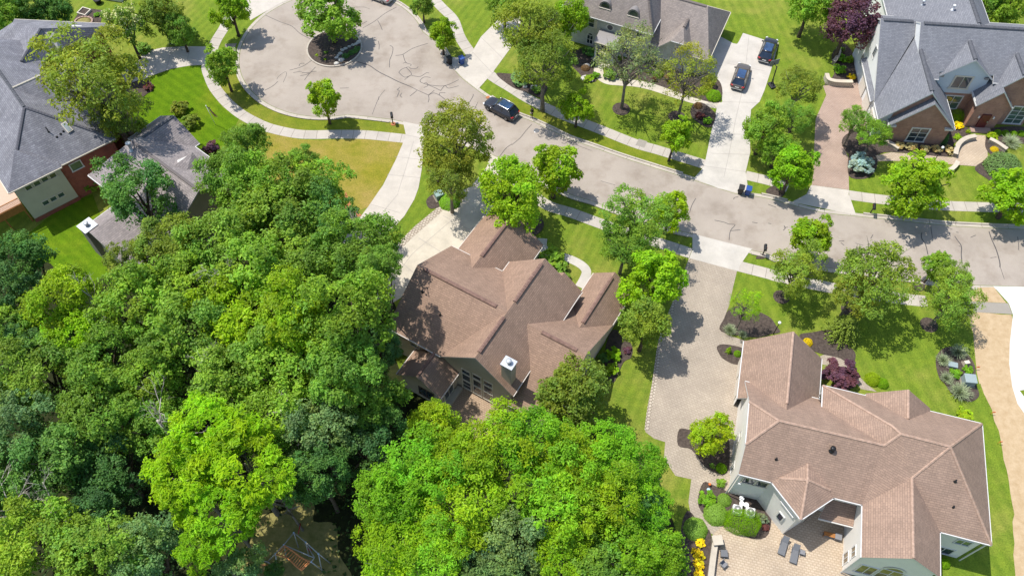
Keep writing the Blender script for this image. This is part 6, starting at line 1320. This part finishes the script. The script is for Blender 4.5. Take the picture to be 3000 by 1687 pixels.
# letterboxes
lb = empty('letterbox', K(1775, 1170), 'black letterbox on a post in red mulch on the verge by the turning circle', 'letterbox', 'black letterboxes')
bm = B(); tube(bm, [(0, 0, 0), (0, 0, 1.05)], .055, 8); tube(bm, [(0, .0, .8), (0, .28, 1.0)], .03, 6); tube(bm, [(0, -.2, 1.02), (0, .35, 1.02)], .04, 6); obj('post', bm, M['dark'], lb, False)
bm = B(); n = 10; rows = [[bm.verts.new((x_, y_, z_)) for x_, z_ in [(-.13, 1.06)] + [(.13*math.cos(math.pi - math.pi*k_/n), 1.2 + .13*math.sin(math.pi*k_/n)) for k_ in range(n+1)] + [(.13, 1.06)]] for y_ in (-.25, .4)]
for k_ in range(len(rows[0])): bm.faces.new((rows[0][k_], rows[1][k_], rows[1][(k_+1) % len(rows[0])], rows[0][(k_+1) % len(rows[0])]))
bm.faces.new(rows[0][::-1]); bm.faces.new(rows[1]); bmesh.ops.recalc_face_normals(bm, faces=bm.faces); obj('box', bm, M['dark'], lb, False)
bm = B(); addbox(bm, .145, .0, 1.25, .012, .06, .16); obj('flag', bm, M['red'], lb, False)
lb.scale = (1.25, 1.25, 1.2); lb.rotation_euler = (0, 0, .2)
c = copy_tree(lb); c.location = T(2, 1, 1890, 482); c['label'] = 'black letterbox on its mulch circle beside the lower kerb'; c.rotation_euler = (0, 0, -.2)
c = copy_tree(lb); c.location = T(3, 1, 770, 165); c['label'] = 'black letterbox on the upper verge left of the street tree by the salmon house'; c.rotation_euler = (0, 0, 2.9)

# wheelie bins
def bin_(label, p, rz, m):
    o = empty('wheelie_bin', (p.x, p.y, .026), label, 'bin', 'wheelie bins', rz)
    bm = B(); lo = [(-.24, -.26), (.24, -.26), (.24, .22), (-.24, .22)]; hi = [(-.31, -.36), (.31, -.36), (.31, .34), (-.31, .34)]
    v0 = [bm.verts.new((x, y, .04)) for x, y in lo]; v1 = [bm.verts.new((x, y, 1.02)) for x, y in hi]
    bm.faces.new(v0[::-1]); bm.faces.new(v1)
    for k_ in range(4): bm.faces.new((v0[k_], v0[(k_+1) % 4], v1[(k_+1) % 4], v1[k_]))
    bmesh.ops.bevel(bm, geom=bm.edges[:], offset=.03, segments=2, affect='EDGES'); obj('body', bm, M[m], o, False)
    bm = B(); vs = addbox(bm, 0, -.02, 1.09, .68, .8, .1, 0, 0, .04); obj('lid', bm, M[m], o, False)
    bm = B(); tube(bm, [(-.25, .42, 1.05), (.25, .42, 1.05)], .025, 6); obj('handle', bm, M[m], o, False)
    for s in (-1, 1):
        bm = B(); tube(bm, [(s*.25, .26, .13), (s*.32, .26, .13)], .13, 12); obj('wheel', bm, M['rub'], o, False)
    return o
bin_('black wheelie bin at the kerb beside the far driveway', K(2310, 605), .5, 'binK'); bin_('blue wheelie bin on the far driveway apron', K(2425, 605), .55, 'binB')
bin_('black wheelie bin at the foot of the pale driveway', D(1861, 486), -.3, 'binK'); bin_('blue wheelie bin at the foot of the pale driveway', D(1879, 489), -.3, 'binB')

# utility boxes
def ubox(label, p, rz, sx, sy, sz, m, cat='utility box', group='utility boxes'):
    o = empty('utility_box', (p.x, p.y, .03), label, cat, group, rz)
    bm = B(); addbox(bm, 0, 0, .05, sx+.3, sy+.3, .1); obj('base', bm, M['kerb'], o, False)
    bm = B(); addbox(bm, 0, 0, .1+sz*.4, sx, sy, sz*.8, 0, 0, .03); obj('cabinet', bm, M[m], o, False)
    bm = B(); addbox(bm, 0, -.02, .1+sz*.9, sx+.06, sy+.08, sz*.2, 0, 0, .04); obj('lid', bm, M[m], o, False); return o
ubox('green metal utility box on mulch under the large fine-leaved tree', T(1, 1, 1385, 45), .5, .95, .85, .8, 'ubox'); ubox('grey green utility cabinet among the grass clumps', D(2431, 962), -.1, 1.1, .95, .9, 'ubx2')
ubox('low flat grey lid box left of the utility cabinet', D(2393, 921), -.25, .9, .55, .35, 'ubx2'); ubox('small white service box above the green shrubs', D(2428, 915), .2, .5, .3, .35, 'trimc')
# garden lamps
def glamp(label, p, h_):
    o = empty('garden_lamp', p, label, 'lamp post', 'garden lamp posts'); bm = B(); tube(bm, [(0, 0, 0), (0, 0, h_)], [.05, .035], 8); obj('post', bm, M['dark'], o, False)
    bm = B(); lathe(bm, (0, 0, h_), [(.05, 0), (.14, .06), (.17, .17), (.14, .28), (.04, .33)], 14); obj('globe', bm, M['white'], o, False); return o
glamp('lamp post with white globe on the mulch above the rose roof', T(3, 1, 40, 1075), 2.2); glamp('lamp post with white globe beside the pink walk', T(3, 0, 1258, 1212), 2.1)
# flag on the left lawn
fo = empty('flag_pole', T(0, 0, 1628, 945), 'striped red, white and blue flag on a slanted pole on the left lawn', 'flag')
bm = B(); tube(bm, [(0, 0, 0), (-.25, .1, 3.1)], .035, 8); bmesh.ops.create_icosphere(bm, subdivisions=2, radius=.07, matrix=Matrix.Translation((-.25, .1, 3.15))); obj('pole', bm, M['white'], fo, False)
bm = B(); w_, h_ = 1.5, .95
def fpt(s, t): return (-.24 + .75*s + t*.5 + .05*math.sin(7*s+3*t), .08 - t*.35 - .35*s + .06*math.sin(9*t+4*s), 3.0 - s*1.25 + t*.25)
for i in range(13):
    for jx in range(10):
        if i < 7 and jx < 4: mi = 2
        else: mi = 0 if i % 2 == 0 else 1
        f = bm.faces.new([bm.verts.new(fpt(x_, y_)) for x_, y_ in ((jx/10, i/13), ((jx+1)/10, i/13), ((jx+1)/10, (i+1)/13), (jx/10, (i+1)/13))]); f.material_index = mi
bmesh.ops.remove_doubles(bm, verts=bm.verts, dist=.0005); obj('flag', bm, [M['flagr'], M['white'], M['flagb']], fo, False)
# basketball hoop by the pale driveway
p0 = Z2(1150, 1160); ho = empty('basketball_hoop', p0, 'black portable basketball hoop beside the pale driveway', 'basketball hoop', None, .35)
bm = B(); addbox(bm, 0, -.2, .14, .75, 1.1, .26, 0, 0, .06); obj('base', bm, M['binK'], ho, False)
bm = B(); tube(bm, [(0, 0, .1), (0, .05, 1.6), (0, .12, 3.05)], .075, 8); tube(bm, [(0, -.5, .25), (0, .04, 1.3)], .04, 6); tube(bm, [(0, .12, 2.9), (0, .75, 3.0)], .05, 6); obj('pole', bm, M['dark'], ho, False)
bm = B(); addbox(bm, 0, .78, 3.15, 1.3, .05, .85, 0, 0, .01); obj('backboard', bm, M['grey'], ho, False)
bm = B(); tube(bm, [(.23*math.cos(6.283*k_/16), 1.08 + .23*math.sin(6.283*k_/16), 2.95) for k_ in range(17)], .015, 6); obj('rim', bm, M['orange'], ho, False)

# stone walls of the salmon house garden
def swall(name, label, pts, w, h_, m='stone', group=None, cat='garden wall'):
    o = empty(name, (pts[0].x, pts[0].y, 0), label, cat, group); L_ = spline(pts, 6)
    bm = B(); ribbon(bm, L_, -w/2, w/2, 0, h_)
    for e_ in (0, -1):
        pa, pb = offset(L_, -w/2)[e_], offset(L_, w/2)[e_]; bm.faces.new([bm.verts.new(q_) for q_ in ((pa.x, pa.y, 0), (pb.x, pb.y, 0), (pb.x, pb.y, h_), (pa.x, pa.y, h_))])
    obj('wall', bm, M[m], o); bm = B(); ribbon(bm, L_, -w/2-.05, w/2+.05, h_+.002, h_+.08); obj('coping', bm, M['cap'], o); return o
GW = 'curved garden walls'
swall('garden_wall', 'pale curved stone wall on the lawn beside the upper mulch bed', t(3, 0, (520, 385), (527, 420), (510, 460), (488, 490)), .4, .55, 'stone', GW)
swall('garden_wall', 'long curved retaining wall at the head of the brick driveway', t(3, 0, (430, 590), (445, 630), (490, 645), (560, 650), (625, 650)), .45, .75, 'stone', GW)
swall('garden_wall', 'curved stone wall at the left of the paved entrance circle', t(3, 0, (1555, 1050), (1490, 1065), (1440, 1095), (1412, 1140), (1402, 1190)), .45, .55, 'stone', GW)
swall('garden_wall', 'curved stone wall round the strappy green plants', t(3, 0, (1265, 1318), (1310, 1320), (1360, 1305), (1400, 1275), (1420, 1240)), .42, .5, 'stone', GW)
swall('garden_wall', 'short straight stone wall right of the paved entrance circle', t(3, 0, (1660, 1070), (1720, 1100), (1790, 1148)), .42, .5, 'stone', GW)
swall('garden_wall', 'short stone wall end beside the multi-stemmed trees', t(3, 0, (875, 1078), (930, 1105), (980, 1138)), .4, .4, 'stone', GW)
Z3 = Zr(1980, 1400, 5.05)
swall('garden_wall', 'straight cream capped patio wall beside the golden shrubs', [Z3(560, 990), Z3(530, 1200), Z3(500, 1449), Z3(470, 1700)], .42, .6, 'stone', 'patio wall')
p0 = Z3(585, 960); po = empty('pillar', p0, 'square cream capped pillar at the head of the patio wall', 'pillar', None, .1)
bm = B(); addbox(bm, 0, 0, .45, .75, .75, .9); obj('shaft', bm, M['stone'], po, False); bm = B(); addbox(bm, 0, 0, .95, .92, .88, .1, 0, 0, .02); obj('cap', bm, M['cap'], po, False)
# patio furniture
def lounger(label, foot, head):
    d_ = head-foot; L_ = 1.75; o = empty('sun_lounger', (foot+head)/2, label, 'sun lounger', 'sun loungers on the patio', math.atan2(d_.y, d_.x)); o.location.z = .03
    bm = B()
    for s in (-1, 1): tube(bm, [(-L_/2, s*.3, .3), (L_/2-.2, s*.3, .3)], .025, 6); tube(bm, [(-.05, s*.36, .3), (-.02, s*.36, .52), (.4, s*.36, .52), (.45, s*.34, .3)], .02, 6)
    obj('frame', bm, M['grey'], o, False); bm = B(); addbox(bm, -.28, 0, .32, 1.2, .58, .03, 0, 0, .01); obj('seat', bm, M['sling'], o, False)
    bm = B(); bmesh.ops.create_cube(bm, size=1, matrix=Matrix.Translation((.52, 0, .52)) @ Matrix.Rotation(-.75, 4, 'Y') @ Matrix.Diagonal((.68, .58, .03, 1))); obj('backrest', bm, M['sling'], o, False)
    for x_ in (-.8, .55):
        for s in (-1, 1): bm = B(); tube(bm, [(x_, s*.29, 0), (x_, s*.29, .3)], .022, 6); obj('leg', bm, M['grey'], o, False)
lounger('grey sling lounger on the patio, nearer the white wall with the vivid hedge', Z3(1535, 1155), Z3(1620, 870)); lounger('grey sling lounger on the patio beside the little square side table', Z3(1715, 1270), Z3(1770, 990))
def tblock(name, label, p, rz, sx, sy, sz, m, cat):
    o = empty(name, (p.x, p.y, .03), label, cat, None, rz); bm = B(); addbox(bm, 0, 0, sz, sx, sy, .06, 0, 0, .02); obj('top', bm, M[m], o, False)
    for x_ in (-1, 1):
        for y_ in (-1, 1): bm = B(); addbox(bm, x_*(sx/2-.05), y_*(sy/2-.05), sz/2, .06, .06, sz); obj('leg', bm, M[m], o, False)
    bm = B(); addbox(bm, 0, 0, sz*.62, sx-.06, sy-.06, sz*.68); obj('skirt', bm, M['sling'], o, False); return o
Z4 = Zr(2100, 1340, 4.176)
tblock('side_table', 'little square side table right of the second lounger', Z4(1030, 1170), -.3, .5, .42, .4, 'grey', 'table'); tblock('ottoman', 'grey square ottoman beside the patio wall', Z3(700, 1130), -.06, .62, .62, .42, 'sling', 'ottoman')
tblock('bench', 'tan timber bench in the shaded patio corner', Z4(1370, 960), -.27, 1.15, .4, .42, 'wood2', 'bench'); tblock('planter_box', 'grey square planter beside the tan bench', Z4(1465, 985), -.27, .6, .6, .55, 'grey', 'planter')
co = empty('patio_chair', Z3(690, 1290), 'light grey patio chair turned beside the ottoman', 'chair', None, .7); co.location.z = .03
bm = B(); addbox(bm, 0, 0, .42, .55, .55, .05, 0, 0, .02); obj('seat', bm, M['grey'], co, False); bm = B(); addbox(bm, 0, .27, .72, .55, .05, .55, 0, 0, .02); obj('backrest', bm, M['grey'], co, False)
for x_ in (-.24, .24):
    bm = B(); tube(bm, [(x_*1.1, -.25, .42), (x_*1.1, -.25, .64), (x_*1.1, .25, .64)], .02, 6); obj('armrest', bm, M['pipe'], co, False)
    for y_ in (-.24, .24): bm = B(); tube(bm, [(x_, y_, 0), (x_, y_, .42)], .02, 6); obj('leg', bm, M['pipe'], co, False)
# air conditioners behind the hedge, white urns
def ac(label, p):
    o = empty('air_conditioner', (p.x, p.y, .03), label, 'air conditioner', 'air conditioners behind the hedge', -.22)
    bm = B(); addbox(bm, 0, 0, .33, .82, .82, .66, 0, 0, .05); obj('case', bm, M['white'], o, False); bm = B(); lathe(bm, (0, 0, .66), [(.34, 0), (.34, .05), (.28, .055)], 20); obj('fan_guard', bm, M['grey'], o, False)
    bm = B(); lathe(bm, (0, 0, .71), [(.12, 0), (.1, .05), (.03, .06)], 12); obj('fan_hub', bm, M['white'], o, False)
ac('white air conditioner behind the vivid hedge, left of the pair', Z3(890, 490)); ac('white air conditioner behind the vivid hedge, right of the pair', Z3(1080, 530))
for i, (x_, y_) in enumerate(((955, 325), (958, 400), (1025, 420))):
    p0 = Z3(x_, y_); bm = B(); lathe(bm, (p0.x, p0.y, .03), [(.14, 0), (.14, .04), (.07, .1), (.2, .3), (.24, .5), (.2, .52), (.16, .46)], 14)
    tag(obj('white_urn', bm, M['white']), ('white urn against the shaded grey wall, farthest from the hedge', 'white urn just above the left air conditioner', 'white urn just above the right air conditioner')[i], 'urn', 'white urns by the wall')
bm = B(); p0 = Z3(470, 195); lathe(bm, (p0.x, p0.y, .03), [(.04, 0), (.03, .3), (.16, .36), (.19, .46), (.1, .54)], 12); tag(obj('garden_ornament', bm, M['blue']), 'small blue ornament on the mulch square', 'ornament')
bm = B(); p0 = Z3(490, 110); lathe(bm, (p0.x, p0.y, .03), [(.04, 0), (.03, .25), (.12, .3), (.13, .38), (.06, .42)], 12); tag(obj('garden_ornament', bm, M['orange']), 'small orange ornament on the mulch square', 'ornament')
# boulders and stepping stones
def boulder(label, p, r_, seed, flat=.6, group='boulders', name='boulder', cat='boulder'):
    bm = B(); bmesh.ops.create_icosphere(bm, subdivisions=2, radius=1); q = random.Random(seed); ph = [q.uniform(0, 6) for _ in range(4)]
    for v in bm.verts: v.co *= 1 + .16*math.sin(3*v.co.x+ph[0])*math.cos(3*v.co.y+ph[1]) + .1*math.sin(5*v.co.z+ph[2]); v.co = Vector((v.co.x*r_ + p.x, v.co.y*r_*q.uniform(.98, 1.02)*.85 + p.y, max(0, v.co.z*r_*flat + r_*flat*.5)))
    return tag(obj(name, bm, M['rock']), label, cat, group)
Zi = Zr(850, 50, 8.523)
for i, (x_, y_, r_) in enumerate(((1275, 1090, .42), (1165, 1035, .3), (1160, 1180, .34), (1255, 925, .3), (1200, 980, .24), (1310, 850, .3), (1390, 805, .3), (1480, 760, .28), (1570, 715, .28), (1650, 690, .28), (1715, 650, .4))):
    boulder('pale boulder in the curved row on the round island, number %s from the kerb end' % ('largest and brightest', 'first', 'lowest', 'third', 'second', 'fourth', 'fifth', 'sixth', 'seventh', 'eighth', 'last')[i] if i else 'largest and brightest boulder on the round island, set apart from the row', Zi(x_, y_), r_, i, .6, 'boulders of the round island')
for i, (x_, y_, r_) in enumerate(((165, 668, .5), (100, 660, .3), (190, 690, .3))): boulder(('large grey boulder on the dark bed above the pavement', 'small boulder left of the large one on the dark bed', 'small boulder right of the large one on the dark bed')[i], T(2, 0, x_, y_), r_, 20+i, .55, 'boulders above the pavement')
for i, (x_, y_, r_) in enumerate(((555, 590, .62), (592, 607, .45))): boulder(('pale flat stepping stone left of the portico walk, larger', 'pale flat stepping stone left of the portico walk, smaller')[i], T(2, 0, x_, y_), r_, 30+i, .12, 'stepping stones', 'stepping_stone', 'stepping stone')
boulder('brown round boulder beside the portico shrubs', T(2, 0, 560, 508), .5, 41, .7)
# raised bed, stone ring, pot and pool cover in the far left garden
p0 = T(0, 0, 640, 98); ro = empty('raised_bed', p0, 'square timber raised bed in the far left garden', 'raised bed', None, -.35)
for x_, y_, sx, sy in ((0, .62, 1.4, .12), (0, -.62, 1.4, .12), (.64, 0, .12, 1.12), (-.64, 0, .12, 1.12)): bm = B(); addbox(bm, x_, y_, .16, sx, sy, .32); obj('board', bm, M['trimc'], ro, False)
bm = B(); addbox(bm, 0, 0, .1, 1.16, 1.12, .2); obj('soil', bm, M['mulch'], ro, False)
p0 = T(0, 0, 635, 170); so = empty('stone_ring', p0, 'round stone edged bed below the timber raised bed', 'planting bed')
for k_ in range(16): bm = B(); an = 6.283*k_/16; addbox(bm, 1.15*math.cos(an), .95*math.sin(an), .12, .4, .25, .24, an+1.57, 0, .04); obj('edging_stone', bm, M['brickS'], so, False)
bm = B(); lathe(bm, (0, 0, 0), [(1.0, 0), (1.0, .1), (.4, .2)], 16); obj('soil', bm, M['clearing'], so, False)
p0 = T(0, 0, 745, 25); bm = B(); lathe(bm, p0, [(.4, 0), (.5, .6), (.54, .62), (.54, .68), (.46, .66), (.4, .45)], 16); tag(obj('planter_pot', bm, M['binK']), 'big black pot on the grass at the top left edge', 'pot')
p0 = D(290, -4); po = empty('pool', p0, 'pale blue covered pool at the top left edge', 'pool', None, -.2); bm = B(); addbox(bm, 0, .6, .5, 2.8, 2.6, 1.0, 0, 0, .1); obj('side', bm, M['trim'], po, False); bm = B(); addbox(bm, 0, .6, 1.04, 2.6, 2.4, .06, 0, 0, .02); obj('cover', bm, M['blue'], po, False)
# climbing frame in the clearing
Zc = lambda x_, y_, z_=0: T(1, 2, x_, y_, z_)
cf = empty('climbing_frame', Zc(300, 1330), 'metal climbing frame with an orange ladder in the woodland clearing', 'climbing frame')
zt = 2.1; P1, P2, P3, P4, P5 = Zc(285, 1120, zt), Zc(210, 1212, zt), Zc(148, 1278, zt), Zc(375, 1192, zt), Zc(440, 1310, zt); P6, P7 = Zc(470, 1278, zt), Zc(415, 1340, zt)
bm = B()
for l_ in ((P1, P2, P3), (P1, P4, P6), (P3, Zc(90, 1335, .1)), (P4, P5, P7), (P2, P5), (P6, Zc(560, 1350, .1)), (P6, Zc(500, 1420, .1)), (P1, Zc(320, 1230, 0)), (P3, Zc(160, 1400, 0)), (P7, Zc(510, 1410, 0)), (P2, Zc(235, 1330, 0)), (P4, Zc(400, 1300, 0)), (Zc(40, 1330, .4), Zc(90, 1340, .4), Zc(150, 1400, .4))): tube(bm, l_, .055, 6)
obj('frame', bm, M['pipe'], cf)
for q_ in (P1, P2, P3, P4, P6, P7): bm = B(); bmesh.ops.create_icosphere(bm, subdivisions=2, radius=.09, matrix=Matrix.Translation(q_)); obj('joint', bm, M['blue'], cf)
bm = B(); A_ = spline([Zc(150, 1282, zt), Zc(240, 1315, zt), Zc(300, 1370, zt), Zc(345, 1405, zt)], 4); B_ = spline([Zc(212, 1218, zt), Zc(285, 1265, zt), Zc(345, 1310, zt), Zc(412, 1340, zt)], 4)
A_ = [Vector((v.x, v.y, zt)) for v in A_]; B_ = [Vector((v.x, v.y, zt)) for v in B_]
tube(bm, A_, .08, 6); tube(bm, B_, .08, 6)
for k_ in range(0, 13): tube(bm, [A_[k_], B_[k_]], .05, 6)
obj('ladder', bm, M['woodr'], cf)
bm = B(); tube(bm, [Zc(318, 1130, 1.9), Zc(335, 1050, 1.9)], .045, 6); obj('pole', bm, M['red'], cf)
bm = B(); q_ = Zc(400, 1245, .5); addbox(bm, q_.x, q_.y, q_.z, .5, .2, .05, -.6, 0, .02); sw = obj('swing_seat', bm, M['red'], cf); bm = B()
for s in (-.22, .22): tube(bm, [q_ + Vector((s*.83, -s*.56, 0)), q_ + Vector((s*.83, -s*.56, 1.55))], .012, 4)
obj('chain', bm, M['pipe'], sw)
bm = B(); tube(bm, [Zc(20, 1362, .1), Zc(90, 1366, .1)], .07, 8); tag(obj('pole_on_ground', bm, M['woodr']), 'orange pole lying on the ground left of the climbing frame', 'pole')
# orange marker flags along the bare earth
for i, (c_, r_, x_, y_) in enumerate(((3, 1, 1562, 1340), (3, 2, 1675, 230), (3, 2, 1728, 452))):
    p0 = T(c_, r_, x_, y_); bm = B(); tube(bm, [p0, p0 + Vector((0, 0, .6))], .02, 5); addbox(bm, p0.x+.14, p0.y, .52, .26, .03, .2)
    tag(obj('marker_flag', bm, M['orange']), 'small orange marker flag at the edge of the bare earth, ' + ('beside the utility boxes', 'below the utility boxes', 'lowest of three')[i], 'marker flag', 'orange marker flags')

# ================================================================== LIGHT, SKY, CAMERA
AZ, EL = 155.0, 65.0
w = bpy.data.worlds.new('World'); S.world = w; w.use_nodes = True; nt = w.node_tree
sky = nt.nodes.new('ShaderNodeTexSky'); sky.sky_type = 'NISHITA'; sky.sun_disc = False; sky.sun_elevation = R(EL); sky.sun_rotation = R(90-AZ) % (2*math.pi)
bg = nt.nodes['Background']; bg.inputs['Strength'].default_value = .15; nt.links.new(sky.outputs[0], bg.inputs['Color'])
sd = bpy.data.lights.new('Sun', 'SUN'); sd.energy = 3.9; sd.angle = R(.53); sd.color = (1, .955, .88)
so = bpy.data.objects.new('Sun', sd); C.objects.link(so); so.location = (-60, 40, 120)
dv = Vector((math.cos(R(AZ))*math.cos(R(EL)), math.sin(R(AZ))*math.cos(R(EL)), math.sin(R(EL)))); so.rotation_euler = dv.to_track_quat('Z', 'Y').to_euler()
cd = bpy.data.cameras.new('Camera'); cd.sensor_width = 36; cd.lens = FOC/3000*36; cd.clip_start = .5; cd.clip_end = 3000
co = bpy.data.objects.new('Camera', cd); C.objects.link(co)
co.matrix_world = Matrix.Translation((0, 0, CAM_H)) @ Matrix.Rotation(math.pi/2 - TILT, 4, 'X') @ Matrix.Rotation(ROLL, 4, 'Z'); S.camera = co
S.view_settings.view_transform = 'Standard'; S.view_settings.look = 'None'; S.view_settings.exposure = .47; S.view_settings.gamma = 1
S.cycles.max_bounces = 6; S.cycles.diffuse_bounces = 3; S.cycles.transmission_bounces = 3
